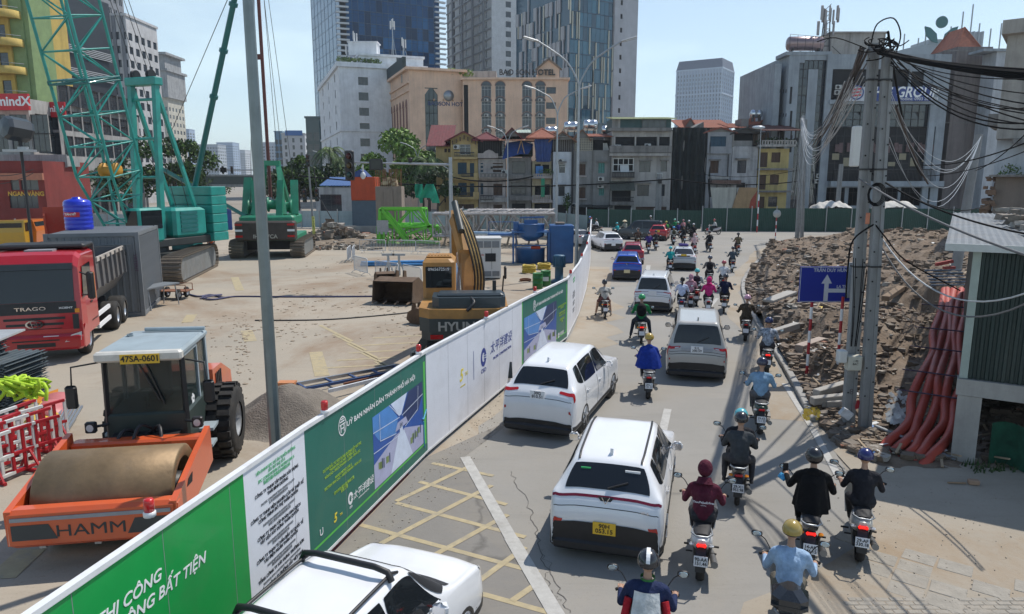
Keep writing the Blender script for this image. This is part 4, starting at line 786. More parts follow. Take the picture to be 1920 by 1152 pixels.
# 4 house with dark blue curtain
h=Hs('curtain_house','narrow yellowish house with a big dark blue curtain under a red tiled roof',998,1034,302,Y0,wall('straw',(.42,.36,.24),.7,.5))
h.po(1003,308,1014,326,'hole'); h.po(1017,309,1030,326,'hole'); h.po(1003,350,1014,366,'hole'); h.po(1017,346,1031,366,'hole'); h.po(1002,382,1031,410,'hole'); h.done()
m=MB(); m.grid(lambda u,v:(h.X(1000)+u*(h.X(1036)-h.X(1000))+(u-.5)*v*-.8,-.5-.12*math.sin(u*19)-.15*v,h.Z(260)-v*(h.Z(260)-h.Z(304))),24,6); m.obj('curtain',TARP,h.o)
hip(h,-.9,h.W+.9,-.9,7,h.Z(259),h.Z(240),RTIL); h.slab(997,331,1035,335,1,PKW); h.rail(1000,326,1034,334,1.0,PKW,.3,.16); h.slab(997,375,1035,380,1,PKW); h.rail(998,366,1033,375,1.0,PKW,.3,.16); m=MB(); m.grid(lambda u,v:(h.X(1004)+u*1.0,-.9-.05*math.sin(u*9),h.Z(312)-v*1.7),8,2); m.obj('hung_cloth',M('cloth_blue',(.06,.18,.42),.8),h.o); m=MB(); m.grid(lambda u,v:(h.X(1014)+u*.5,-1.15-.05*math.sin(u*9+v*5),h.Z(335)-v*2.5),5,5); m.obj('green_netting',M('net_green',(.03,.25,.14),.8),h.o)
m=MB(); leaves(m,(h.X(1022),-1.1,h.Z(323)),(1.1,.3,.5),90,.14,random.Random(4),(0,3)); m.obj('balcony_plants',LEAF,h.o)
# 5 narrow white house
h=Hs('narrow_white_house','narrow white house with one white barred window and a grey gable',1037,1072,285,Y0-.6,wall('bluish_white',(.5,.53,.57),.5,.3))
h.po(1048,308,1060,325,'gw'); h.po(1047,350,1059,368,'bar'); h.po(1045,384,1066,410,'hole'); h.done(); h.pb('loft_wall',1037,262,1074,284,.6,8,M('brown_lattice',(.07,.055,.05),.8,0,.3,3))
for i in range(10): m=MB(); m.bx(0,.1,0,.12,h.Z(284),h.Z(262)); m.obj('loft_slat',OLDC,h.o,(i*.3,.45,0))
gable(h,-.3,h.W+.2,h.Z(262),h.Z(247),roofmat('brown',(.25,.13,.08)),OLDC,8,.4); h.hood(1046,1062,303); h.hood(1044,1061,346); h.pb('downpipe',1072,270,1074.5,400,-.25,0,IRON); h.ac(1052,302)
m=MB(); m.lathe([(.75,0),(.55,.14),(.75,.28)],3,(0,0,0),'Y'); m.obj('gable_ornament',OLDW,h.o,(h.X(1055),-.28,h.Z(252)),0)
m=MB(); leaves(m,(h.X(1063),-1,h.Z(378)),(.6,.5,1.4),160,.16,random.Random(6),(1,0)); m.bar((h.X(1063),-1,0),(h.X(1063),-1,h.Z(380)),.06); tag(m.obj('climbing_plant',LEAF,h.o),kind='stuff')
# 6 grey house with teal shutters
h=Hs('teal_shutter_house','wide grey house with teal shutters and a lattice loft',1075,1144,282,Y0,GRYW)
h.po(1086,308,1098,329,'shb'); h.po(1122,306,1134,325,'sht'); h.po(1085,352,1098,372,'shb'); h.po(1123,350,1133,367,'sht'); h.po(1084,388,1140,412,'hole'); h.done()
h.pb('loft_wall',1108,262,1146,281,1.2,8,DARK); m=MB(); x0,x1,z0,z1=h.X(1077),h.X(1110),h.Z(282),h.Z(260)
for i in range(9): m.bx(x0+i*(x1-x0)/8-.03,x0+i*(x1-x0)/8+.03,-.06,.0,z0,z1)
for j in range(8): m.bx(x0,x1,-.055,.01,z0+j*(z1-z0)/7-.03,z0+j*(z1-z0)/7+.03)
m.bx(x0,x1,.2,.4,z0,z1,1); m.obj('lattice',[wall('straw2',(.5,.46,.36)),GRYW],h.o); gable(h,h.X(1078),h.X(1103),h.Z(259),h.Z(243),roofmat('brown2',(.2,.12,.08)),OLDC,8,.3); mono(h,h.X(1102),h.X(1148),h.Z(256),h.Z(246),-.5,6,RTIL)
for a,b,py in ((1084,1100,303),(1119,1138,302),(1084,1100,347),(1118,1138,346)): h.hood(a,b,py)
h.ac(1127,336); h.ac(1126,349); h.ac(1077,385); h.pb('window_sill',1084,329.5,1100,332,-.3,0,PKW); h.pb('window_sill',1084,372.5,1100,375,-.3,0,PKW); h.pb('drainpipe',1111,283,1112,385,-.12,0,OLDC)
m=MB(); m.grid(lambda u,v:(h.X(1131)+u*.9*(.6+.4*v),.9-.05*math.sin(u*9),h.Z(268)-v*1.1),6,2); m.obj('hung_cloth',M('cloth_pale',(.5,.5,.48),.8),h.o)
for k,(a,b) in enumerate(((1075,1110),(1110,1146))): h.pb('shop_awning',a,384+k,b,388+k,-1.6,0,M('awning_dark',(.03,.035,.035),.8))
# 7 old white house with shed on top
h=Hs('old_white_house','old white house with long grey ledges and a green shed under a pale yellow roof',1146,1258,246,Y0-.5,OLDW)
h.po(1152,257,1190,276,'hole'); h.po(1193,257,1232,276,'hole'); h.po(1235,257,1256,276,'hole'); h.po(1199,302,1220,323,'g'); h.po(1239,302,1251,322,'g'); h.po(1149,297,1187,322,'hole'); h.po(1195,347,1217,368,'bar'); h.po(1237,346,1247,368,'bar'); h.po(1147,356,1183,378,'hole'); h.po(1152,386,1184,410,'hole'); h.po(1192,388,1250,410,'shb'); h.done()
m=MB(); x0,x1,z0,z1=h.X(1149),h.X(1187),h.Z(322),h.Z(297)
for i in range(5): m.bx(x0+i*(x1-x0)/4-.05,x0+i*(x1-x0)/4+.05,-.1,0,z0,z1)
for z in (z0,(z0+z1)/2,z1-.1): m.bx(x0,x1,-.09,.01,z,z+.1)
m.obj('glazed_frame',FRW,h.o); m=MB(); m.bx(-.6,.6,-.02,.02,-1.3,0); q=m.obj('open_sash',FRW,h.o,(h.X(1170),-.05,h.Z(310))); q.rotation_euler=(-.5,0,0); h.slab(1140,240.5,1258,246.5,.7,OLDC); h.slab(1142,274,1258,287,.9,OLDC); h.slab(1142,288,1256,293,.8,OLDW); h.slab(1144,323,1188,334,1,OLDC); h.rail(1146,323,1187,333,1.05,IRON); h.slab(1142,378,1186,384,1.1,OLDC); h.rail(1145,369,1186,378,1.1,IRON)
for px in (1152,1191,1234): h.pb('post',px-1,256,px+1,275,-.5,-.3,OLDW)
h.hood(1198,1222,300); h.hood(1238,1253,300); h.hood(1192,1220,342); h.ac(1158,276); h.ac(1214,274); h.ac(1236,329); h.ac(1159,330); mono(h,h.X(1143),h.X(1188),h.Z(357),h.Z(340),-1.5,0,wall('olive_awning',(.1,.11,.09)),.05,'awning')
h.pb('shed_wall',1150,221,1262,241,1.0,7,M('shed_green',(.05,.1,.1),.6,0,.15,1)); h.pb('shed_end',1150,222,1165,241,.9,1.0,OLDW); mono(h,h.X(1146),h.X(1265),h.Z(222),h.Z(212),.2,7,M('roof_yellow_green',(.5,.52,.3),.7,0,.1,2)); link('window',winmesh(3.3,1.3,'g'),h.o,(h.X(1203),.95,h.Z(239)))
m=MB(); 
for i in range(40): x=h.X(1153)+rnd.random()*(h.X(1256)-h.X(1153)); w_=rnd.uniform(.15,.5); m.bx(x,x+w_,.3+rnd.random()*.12,.45,h.Z(276),h.Z(258)-rnd.uniform(0,.3),rnd.choice((0,1,2)))
tag(m.obj('loggia_curtains',[M('curtain_brown',(.1,.07,.05),.9),M('curtain_grey',(.13,.12,.11),.9),M('curtain_dark',(.04,.035,.03),.9)],h.o),kind='stuff')
# 8 netted building
h=Hs('netted_house','building wrapped from top to bottom in black netting',1260,1322,243,Y0+.5,OLDC); h.done(); m=MB()
def netf(u,v):
    x=h.X(1256+v*4)+u*(h.X(1326+v*6)-h.X(1256+v*4)); return (x,-.5-.28*math.sin(u*31+2*math.sin(v*3))-.2*math.sin(u*11+v*2)-.15*math.sin(v*17+u*5),h.Z(240)*(1-v)+.0)
m.grid(netf,60,26); m.quad((h.X(1256),-.4,h.Z(240)),(h.X(1256),8,h.Z(240)),(h.X(1260),8,0),(h.X(1260),-.4,0)); m.obj('netting',NET,h.o)
m=MB(); m.prism([(h.X(1285),h.Z(243)),(h.X(1318),h.Z(243)),(h.X(1317),h.Z(228)),(h.X(1300),h.Z(238))],.6,5); m.obj('roof_screen',OLDC,h.o)
h=Hs('red_roof_house','long red tiled roof showing behind the netted building',1276,1362,240,Y0+16,wall('salmon',(.5,.3,.2))); h.done(); mono(h,-.5,h.W+.5,h.H,h.H+1.8,-.6,7,RTIL); gable(h,h.W*.02,h.W*.3,h.H,h.H+1.5,RTIL,OLDC,6,.3)
# 9, 10 grey and weathered houses
h=Hs('grey_gable_house','grey house with a three light blue window under a low brown gable',1324,1370,248,Y0,wall('cool_grey',(.3,.31,.33),.5,.4))
h.po(1332,256,1362,275,'blu'); h.po(1332,302,1348,325,'shb'); h.po(1330,352,1338,370,'bar'); h.done(); gable(h,-.4,h.W+.3,h.H,h.Z(239),roofmat('brown3',(.22,.08,.06)),OLDC,7,.3); h.pb('ledge',1324,288,1370,290,-.15,0,OLDC); h.pb('window_sill',1328,331,1366,336,-.2,0,OLDW); h.hood(1329,1351,299); h.pb('drainpipe',1365,290,1366.5,338,-.15,0,IRON); h.pb('balcony',1330,338,1384,345,-1.4,0,wall('rusty',(.16,.1,.08)))
h=Hs('weathered_house','streaked white house with a dark open loft beside the slim yellow house',1371,1419,275,Y0,wall('streaked_white',(.42,.42,.43),.9,.75))
h.po(1383,301,1400,325,'bar'); h.po(1382,343,1398,352,'hole'); h.done(); h.pb('window_frame_wide',1381,299,1402,301,-.08,0,OLDW); h.pb('loft_wall',1372,250,1418,275,1.5,8,DARK); h.pb('loft_panel',1377,264,1412,276,.2,.4,GRYW); gable(h,-.2,h.W+.2,h.Z(250),h.Z(239),IRON,M('dark_weave',(.06,.06,.06),.8),8,.3); h.hood(1379,1404,297); mono(h,h.X(1375),h.X(1410),h.Z(236),h.Z(222),3,9,RTIL); h.pb('chimney',1408,218,1422,236,4,7,OLDC)
m=MB(); 
for px in (1371,1418): m.bx(h.X(px)-.1,h.X(px)+.1,-.1,.1,h.Z(276),h.Z(252))
m.obj('loft_posts',OLDC,h.o)
# 11 slim yellow house
h=Hs('slim_yellow_house','slim yellow house with brown doors and a balustraded roof terrace',1421,1477,279,Y0,YEW2)
for k,(py,dx) in enumerate(((286,0),(328,-3),(369,-6))):
    h.po(1426+dx,py,1440+dx,py+28,'shb'); h.po(1447+dx,py,1464+dx,py+19,'bar' if k==2 else 'shb')
h.done()
for py in (316,357.5): h.slab(1419,py,1484,py+3.5,.9,OLDC)
h.slab(1419,272.5,1487,276,1.1,OLDW); h.rail(1424,264,1487,273,1.0,OLDW,.38,.2); mono(h,h.X(1416),h.X(1490),h.Z(246),h.Z(228),-1.8,6,roofmat('brown4',(.14,.06,.05)))
m=MB(); 
for px in (1428,1452,1474,1482): m.bx(h.X(px)-.07,h.X(px)+.07,-.9,-.75,h.Z(272),h.Z(246))
m.obj('terrace_posts',IRON,h.o); h.pb('terrace_wall',1420,247,1450,272,1.5,7,wall('terrace_brown',(.12,.08,.06))); m=MB(); leaves(m,(h.X(1450),-.3,h.Z(268)),(3,.5,.8),160,.2,random.Random(8),(1,0)); tag(m.obj('terrace_plants',LEAF,h.o),kind='stuff')
h=Hs('red_hip_house','house with a red pitched roof rising behind the slim yellow house',1418,1452,232,Y0+9,OLDC); h.done(); gable(h,0,h.W,h.H,h.Z(208),RTIL,OLDC,8,.4)
# steel water tanks on the roofs
def tank(label,px,py,Y,r=.62,L=1.7,vert=False):
    p=A(px,py,Y); o=T('water_tank',label,'water tank',(p.x,p.y,p.z-r-.5),0,'steel water tanks on the house roofs'); m=MB()
    m.lathe([(0,-L/2-.15),(r*.7,-L/2-.08),(r,-L/2+.1),(r,-L/4),(r*1.03,-L/4+.03),(r,-L/4+.06),(r,L/4),(r*1.03,L/4+.03),(r,L/4+.06),(r,L/2-.1),(r*.7,L/2+.08),(0,L/2+.15)],16,(0,0,r+.5),'X'); m.obj('drum',M('tank_steel',(.62,.64,.66),.22,.9,.08,3),o)
    m=MB()
    for x in (-.5,.5): m.bx(x-.05,x+.05,-.5,.5,.0,.5); m.bx(x-.05,x+.05,-.5,.5,.45,.62)
    m.obj('stand',IRON,o)
tank('steel water tank above the red tiled roof of the curtain house',1034,246,Y0+6); tank('steel water tank above the narrow white house gable',1071,238,Y0+9,.75,2); tank('round ended steel tank beside the finned tower foot',1107,235,Y0+9,.8,1.9); tank('small steel tank at the old white house eave',1140,244,Y0+7); tank('steel tank standing by the brown chimney',1418,214,Y0+8,.6,1.5)
# tall striped road barrier boards in front of the houses
h=Hs('site_screen','tall stained white and plywood sheets standing in front of the grey houses',1333,1420,352,Y0-6,M('screen_white',(.42,.42,.38),.7,0,.1,1,streak=.5),D=.2,cat='screen'); 
m=MB(); m.prism([(h.X(1333),h.Z(352)),(h.X(1345),0),(h.X(1380),0),(h.X(1382),h.Z(352))],-.1,-.02); m.obj('white_sheet',h.mat,h.o); m=MB(); m.prism([(h.X(1386),h.Z(352)),(h.X(1364),0),(h.X(1412),0),(h.X(1420),h.Z(352))],-.3,-.22); m.obj('plywood_sheet',M('plywood',(.33,.22,.12),.8,0,.2,1,streak=.6),h.o); m=MB(); m.prism([(h.X(1409),h.Z(375)),(h.X(1400),0),(h.X(1416),0),(h.X(1420),h.Z(358))],-.34,-.31); m.obj('red_strip',M('red_sheet',(.3,.06,.04),.8,0,.2),h.o); m=MB()
for i in range(5): m.bx(h.X(1345)+i*1.3,h.X(1345)+i*1.3+.1,.1,.2,0,h.Z(345))
m.obj('scaffold_posts',IRON,h.o)
# ---------------------------------------------------------------- office block with the blue banner
OFF=wall('office_blue_grey',(.3,.335,.37),.4,.25); OGL=M('office_glass',(.025,.035,.045),.06,0,.4,.6,sp=.8)
h=Hs('office_block','blue grey office block with dark glass strips and a blue company banner',1466,1762,102,Y0+4,OFF,22,cat='office'); Zs=h.Z
h.po(1500,113,1555,400,'none',.3); h.po(1560,130,1640,188,'none',.9); h.po(1640,130,1706,165,'none',.9); h.po(1710,134,1734,165,'none',.9); h.po(1562,196,1754,238,'none',.3); h.po(1558,238,1755,340,'none',.3)
for a,c in ((1550,1585),(1592,1612),(1640,1685),(1690,1745)): h.po(a,352,c,386,'g',.3)
ww=h.w; h.w=[w_ for w_ in h.w if w_[4]!='none']; 
for k in range(6):
    for px in (1470,1475,1480): 
        m=MB()
h.done(); h.w=ww
def glaz(a,b,c,d,nx,nz,y=.3,mat=OGL,fm=None):
    x0,x1,z0,z1=h.X(a,b),h.X(c,b),Zs(d),Zs(b); dx=(x1-x0)/nx; dz=(z1-z0)/nz; me=MB().bx(.03,dx-.03,-.02,.02,.03,dz-.03).mesh('glass_pane',mat)
    for i in range(nx):
        for j in range(nz): link('glass_pane',me,h.o,(x0+i*dx,y,z0+j*dz),rot=(R(rnd.uniform(-1,1)),0,R(rnd.uniform(-1,1))))
    m=MB()
    for i in range(nx+1): m.bx(x0+i*dx-.045,x0+i*dx+.045,y-.08,y-.025,z0,z1)
    for j in range(nz+1): m.bx(x0,x1,y-.07,y-.025,z0+j*dz-.045,z0+j*dz+.045)
    m.obj('glazing_bars',fm or IRON,h.o)
glaz(1500,113,1555,400,6,18); glaz(1562,196,1754,238,14,3); glaz(1558,238,1755,340,14,6,.35); glaz(1640,130,1706,165,4,2,.9); glaz(1560,130,1640,188,5,3,.95)
h.pb('white_strip',1517,130,1535,400,.12,.28,OFF)
for a,c in ((1551,1562),(1752,1764)): h.pb('pier',a,102,c,400,-.35,0,OFF)
h.pb('ledge',1553,340,1764,350,-.9,.2,OFF); h.pb('ledge',1553,188,1760,196,-.5,.1,OFF); h.pb('side_pier',1458,118,1470,400,.8,8,OFF); h.pb('parapet',1474,97,1560,104,-.1,4,OFF)
m=MB(); q=8; m.prism([(h.X(1466),Zs(118)),(h.X(1494),Zs(118)),(h.X(1494),Zs(98)),(h.X(1484),Zs(96)),(h.X(1476),Zs(100)),(h.X(1474),Zs(108))],-.02,6); m.obj('curved_parapet',OFF,h.o)
for py in (171,216,262):
    for px in (1463,1469,1474): h.pb('slit_window',px-.8,py-3,px+.8,py+3,-.01,.02,DARK)
    h.pb('slit_window',1482,py-8,1486,py+24,-.012,.02,DARK)
for px,py in ((1566,164),(1564,174),(1530,330),(1528,340)): h.ac(px+5,py)
for i in range(26): h.pb('balcony_screen_panel',1559+i*7.4,268+3*(i%2),1559+i*7.4+7.0,283+2*(i%3),-.05,.05,M('screen_maroon',(.13,.085,.085),.8,0,.3)) if i%3 else None
for i in range(60): h.pb('balcony_bar',1560+i*3.22,316,1560+i*3.22+.6,339,-.55,-.5,IRON) if 0 else None
m=MB(); 
for i in range(75): x=h.X(1560)+i*.197; m.bx(x,x+.05,-.6,-.55,Zs(340),Zs(318))
m.bx(h.X(1558),h.X(1752),-.63,-.53,Zs(318)-.06,Zs(318)+.06); tag(m.obj('balcony_rail',IRON,h.o),kind='stuff')
for k in range(9): px=1562+k*21; h.pb('blind',px,288+8*(k%3),px+13,300+12*(k%2),.2,.24,M('blind_beige',(.28,.25,.17),.8))
BLU=M('banner_blue',(.03,.06,.22),.55); bo=T('company_banner','blue and white company banner across the office front','sign',(0,0,0)); Yb=Y0+3.2
def bq(name,a,b,c,d,mat,y=0): p=A(a,d,Yb);q=A(c,b,Yb); m=MB(); m.bx(p.x,q.x,Yb-y-.08,Yb-y,p.z,q.z); return m.obj(name,mat,bo)
bq('white_field',1580,163,1622,190,M('banner_pale',(.5,.52,.56),.6)); bq('blue_field',1622,163,1749,190,BLU)
p=A(1666,175,Yb); text('SHG GROUP',2.0,WINK,bo,(A(1692,176,Yb).x,Yb-.1,A(1690,174,Yb).z),UP,bold=.02,shear=.2,wide=.88); text('Hotline: 0903 2626 59',.6,WINK,bo,(A(1722,186,Yb).x,Yb-.1,A(1722,186,Yb).z),UP)
m=MB(); n=22; c=A(1606,174,Yb); m.add([(c.x+r*math.cos(2*PI*k/n),Yb-.1,c.z+r*math.sin(2*PI*k/n)) for r in (1.0,.82) for k in range(n)],[(k,(k+1)%n,n+(k+1)%n,n+k) for k in range(n)],0)
for z,dx in ((.42,.1),(.0,-.05),(-.42,.1)): m.add([(c.x-.7+dx,Yb-.11,c.z+z-.14),(c.x+.6,Yb-.11,c.z+z-.02),(c.x+.65,Yb-.11,c.z+z+.22),(c.x-.6+dx,Yb-.11,c.z+z+.1)],[(0,1,2,3)],1)
m.obj('round_emblem',[M('emblem_navy',(.03,.05,.2),.5),M('emblem_red',(.5,.05,.07),.5)],bo)
# roof things of the office
p=A(1508,100,Y0+8); tk=T('solar_water_tank','horizontal brown water tank on the office roof parapet','water tank',(p.x,p.y,p.z+.2)); m=MB(); m.lathe([(0,-2.6),(.85,-2.5),(1,-2.3),(1,2.3),(.85,2.5),(0,2.6)],16,(0,0,1.1),'X'); m.obj('drum',M('tank_bronze',(.3,.22,.22),.3,.7),tk); m=MB(); m.bx(-2,-1.8,-.7,.7,0,.5); m.bx(1.8,2,-.7,.7,0,.5); m.obj('stand',IRON,tk)
p=A(1527,90,Y0+9); bt=T('small_blue_tank','small dark blue plastic tank on a stand on the office roof','water tank',(p.x,p.y,p.z-1.0)); m=MB(); m.lathe([(0,1),(.55,1),(.6,1.1),(.6,2.2),(.4,2.5),(0,2.55)],12); m.obj('drum',M('tank_navy',(.04,.05,.2),.4),bt); m=MB()
for a in range(4): m.bar((.5*math.cos(a*1.57),.5*math.sin(a*1.57),1),(.8*math.cos(a*1.57),.8*math.sin(a*1.57),-.6),.05,5)
m.obj('stand',IRON,bt)
p=A(1546,100,Y0+10); o=T('rooftop_antenna','tall telecom lattice crowded with panel antennas on the office roof','antenna',(p.x,p.y,p.z)); m=MB()
for x,y in ((-.7,0),(.7,0),(0,1)): m.bar((x,y,0),(x*.5,y*.5,6.2),.09,5)
for z in (1,2.2,3.4,4.6,5.8): m.bar((-.6,0,z),(.6,0,z),.05,4); m.bar((-.6,0,z),(.5,0,z+1.1),.04,4)
m.bar((1,0,1),(4,0,-1.5),.04,4); m.obj('lattice_mast',IRON,o); pn=MB().box((0,0,0),(.38,.22,2.0),bv=.05).mesh('antenna_panel',M('antenna_grey',(.33,.31,.31),.6))
for i in range(11): link('antenna_panel',pn,o,(-1.4+i*.28,-.5-.3*(i%2),4.6+.9*((i*3)%4)/3+(0 if i%4 else -1.2)),.2*i)
p=A(1575,104,Y0+10); m=MB(); m.bx(-1.5,6.5,0,4,-.5,3.1); m.bx(-1.8,6.8,-.3,4.3,3.1,3.3); tag(m.obj('roof_hut',wall('hut_beige',(.36,.33,.3)),None,(p.x,p.y,p.z)),'beige plant hut standing on the office roof','hut')
m=MB(); zr=p.z; 
for i in range(6): m.bar((A(1480,96,106).x+i*1.1,106,zr),(A(1480,96,106).x+i*1.1,106,zr+2.2-.08*i),.03,4)
m.bar((A(1480,96,106).x,106,zr+2.2),(A(1480,96,106).x+5.5,106,zr+1.75),.03,4); tag(m.obj('roof_rail',IRON),'thin rail frame at the edge of the office roof','railing')
# concrete tower house, curved roof hall, white blocks at the east side
CT_=wall('bare_concrete',(.2,.175,.17),.7,.8,sc=.3); h=Hs('bare_concrete_building','tall bare concrete building with an orange pyramid roof',1770,1835,88,Y0+6,CT_,16); h.op('L',2,4,1.2,20,'hole'); h.done(); hip(h,h.X(1778),h.X(1822),1,8,h.H,h.H+3.2,RTIL); h.pb('glass_slot',1763,140,1770,400,-.05,2,M('slot_dark',(.02,.03,.035),.3)); hip(h,h.W-.5,h.W+3.8,2,8,h.Z(118),h.Z(97),RTIL,'lean_roof'); h.pb('stair_block',1828,120,1850,400,2,10,CT_)
for py in (95,160,230,300): h.pb('floor_line',1769,py,1836,py+1.5,-.06,0,OLDC)
h=Hs('white_end_block','white block with a sloping top beside the bare concrete building',1843,1912,96,Y0+2,wall('end_white',(.42,.44,.47),.4,.3),3); h.done(); h.pb('band',1842,92,1914,97,-.3,3,OFF)
hall_=T('curved_roof_hall','large hall with a curved grey roof and a leaf emblem behind the office','hall',A(1760,130,150)*V((1,0,0)).x if 0 else (A(1760,130,150).x,150,0)); Zh=lambda py:A(1760,py,150).z; xh=lambda px:A(px,110,150).x-A(1760,130,150).x
m=MB(); m.grid(lambda u,v:(xh(1665)+u*(xh(1885)-xh(1665)),v*30,Zh(104)+(Zh(82)-Zh(104))*math.sin(PI*min(1,u*1.02))**.7+.0*v),24,4); m.grid(lambda u,v:(xh(1665)+u*(xh(1885)-xh(1665)),0,(Zh(104)+(Zh(82)-Zh(104))*math.sin(PI*min(1,u*1.02))**.7)*(1-v)+20*v),24,2); m.obj('curved_roof',M('hall_roof',(.3,.34,.38),.5,.2,.1,.2),hall_)
for px,py in ((1678,70),(1697,62),(1724,70),(1737,54),(1783,48),(1836,42),(1858,52),(1877,42),(1803,20),(1820,6)): m=MB(); m.bar((0,0,Zh(110)),(0,0,Zh(py)),.14,5); m.obj('roof_spike',STEEL,hall_,(xh(px),1,0))
m=MB(); lf=lambda sx:[(sx*.5,0),(sx*1.6,.3),(sx*2.9,1.5),(sx*3.3,3.2),(sx*2.2,2.9),(sx*.9,1.8)]
for sx in (-1,1): m.prism(lf(sx)[::sx],0,.4)
m.lathe([(1.15,0),(1.15,.4),(0,.4)],16,(0,0,4),'Y'); m.lathe([(0,0),(1.15,0)],16,(0,0,4),'Y'); m.obj('leaf_emblem',M('emblem_teal',(.05,.15,.16),.5),hall_,(xh(1757),-.6,Zh(82))); m=MB(); m.bx(xh(1745),xh(1790),1,8,Zh(100),Zh(72)); m.obj('roof_turret',M('hall_white',(.45,.48,.5),.7),hall_)
m=MB(); 
for i in range(8): m.bx(xh(1790)+i*.9,xh(1790)+i*.9+.35,2,3,Zh(85),Zh(55))
m.bx(xh(1790),xh(1820),1.9,3.1,Zh(57),Zh(54)); m.obj('roof_cage',STEEL,hall_)
# near east house (cut by the edge of the picture)
W1=wall('pale_render',(.48,.5,.53),.35,.25); h=Hs('pale_corner_house','pale rendered house with a broken grey parapet at the picture edge',1862,2050,232,52,W1,14); h.done(); h.pb('parapet',1858,214,1900,236,-.4,6,OLDC); h.pb('upper_block',1892,68,2050,262,-.9,8,wall('beige_concrete',(.36,.34,.31),.6,.4)); h.pb('cap',1886,44,2050,70,-1.5,8,wall('beige_concrete',(0,0,0))); h.pb('ledge',1896,262,2050,272,-1.2,0,OLDC); h.o.rotation_euler=(0,0,R(-38))
m=MB(); leaves(m,(h.X(1890),-.5,h.Z(328)),(.9,.4,.8),140,.1,random.Random(3),(0,3)); tag(m.obj('wall_weeds',LEAF,h.o),kind='stuff')
h=Hs('broken_wall_house','half demolished brown wall with a ragged edge and thin flat roof',1868,2050,332,46,wall('mud_brown',(.2,.165,.14),.3,.5),8); h.done(); h.pb('flat_roof',1858,328,2050,332,-.6,8,OLDC); rg=random.Random(9); m=MB()
for i in range(60): m.rock((h.X(1868)+rg.uniform(-.5,.3),rg.uniform(-.3,1),rg.uniform(2,h.H)),rg.uniform(.1,.3),0,rg)
tag(m.obj('broken_edge',wall('broken_brick',(.2,.13,.09)),h.o),kind='stuff'); h.o.rotation_euler=(0,0,R(-38))
# ---------------------------------------------------------------- green sheet fence
FG=M('fence_green',(.012,.06,.045),.55,0,.15,1,dirt=.3,dcol=(.06,.08,.07)); fz=lambda: None
def sheet_fence(name,label,pts,h,mat,post=None,mod=3.0,gap=.0,rib=.2,pmat=STEEL):
    o=T(name,label,'fence',(0,0,0))
    for a,b in zip(pts,pts[1:]):
        a=V((a[0],a[1],0));b=V((b[0],b[1],0)); L_=(b-a).length; n=max(1,round(L_/mod)); rz=math.atan2(b.y-a.y,b.x-a.x); w_=L_/n; k=max(4,int(w_/rib))
        pr=[(i*w_/k+d,q) for i in range(k) for d,q in ((0,0),(w_/k*.4,0),(w_/k*.5,.035),(w_/k*.9,.035))]+[(w_-.012,0)]
        m=MB(); m.add([(x,y,gap) for x,y in pr]+[(x,y,h) for x,y in pr],[(i,i+1,i+1+len(pr),i+len(pr)) for i in range(len(pr)-1)]); me=m.mesh('sheet_panel',mat); pm=MB().bx(-.05,.05,-.12,-.02,0,h+.25).mesh('post',pmat)
        for i in range(n):
            p=a.lerp(b,i/n); link('sheet_panel',me,o,p,rz+rnd.uniform(-.006,.006)); link('post',pm,o,p,rz)
    return o
P=lambda px,Y:(A(px,380,Y).x,Y)
sheet_fence('green_fence','long dark green corrugated fence along the far side of the junction',[P(1318,86),P(1790,84),P(1930,80)],2.75,FG)
sheet_fence('green_fence','dark green fence behind the waiting traffic in front of the old houses',[P(1100,94),P(1316,90)],2.3,FG,2.6)
# white tarpaulin heap behind the fence
rg=random.Random(4)
for (px0,px1),lb in (((1535,1602),'heap of pale tarpaulins above the green fence near the broken pole'),((1655,1725),'heap of pale tarpaulins above the green fence near the office corner')):
    a=P(px0,88);b=P(px1,88); m=MB(); m.grid(lambda u,v:(a[0]+u*(b[0]-a[0]),88+v*3,2.4+(1.1*math.sin(PI*min(1,max(0,u)))**.35*math.sin(PI*(.12+.8*v)))+.25*NZ.noise((u*9,v*4,px0))),24,8); m.bx(a[0],b[0],88.2,90.8,0,2.6); tag(m.obj('tarpaulin_heap',M('tarp_pale',(.52,.5,.46),.8,0,.15,2,bump=.4)),lb,'tarpaulin')
# ================================================================ SITE: TREES, LAMPS, MACHINES
BARK=M('bark',(.09,.07,.055),.9,0,.3,4,bump=.5)
def tree(label,pos,h,r,n,mi=(1,0),seed=1,trunk=.45,ls=.34,cat='tree'):
    rg=random.Random(seed); o=T('tree',label,cat,pos); m=MB(); zt=h*trunk; m.tube(cat_pts((0,0,0),(rg.uniform(-.3,.3),0,zt*.6),(0,.2,zt*1.25)),[.28,.24,.2,.17,.15][:5]+[.13]*4,7)
    br=[]
    for i in range(9):
        a=rg.uniform(0,6.28); e=V((math.cos(a)*r*rg.uniform(.4,.85),math.sin(a)*r*rg.uniform(.4,.85),rg.uniform(zt*1.0,h*.9))); m.bar((0,.1,zt*rg.uniform(.7,1.1)),e,.11,5,.03); br.append(e)
    m.obj('trunk',BARK,o); m=MB(); br.append(V((0,0,h*.85)))
    for e in br:
        q=rg.uniform(.3,.52)*r; leaves(m,e,(q,q,q*.75),n//10,ls,rg,mi)
    for i in range(6):
        e=rg.choice(br); leaves(m,e+V((rg.uniform(-1,1),rg.uniform(-1,1),rg.uniform(-.5,.9)))*r*.35,(r*.25,r*.25,r*.18),n//24,ls*.8,rg,mi[::-1])
    m.obj('crown',LEAF,o); return o
def cat_pts(*p): return cat(p,4)
def gp(px,Y): return (A(px,338,Y).x,Y,0)
tree('bright green rounded tree beside the peach hotel',gp(748,118),14.2,6.3,5200,(2,0),1,.4,.38)
tree('dark green tree under the peach hotel behind the mast arm',gp(790,108),9.5,3.6,1500,(1,0),2)
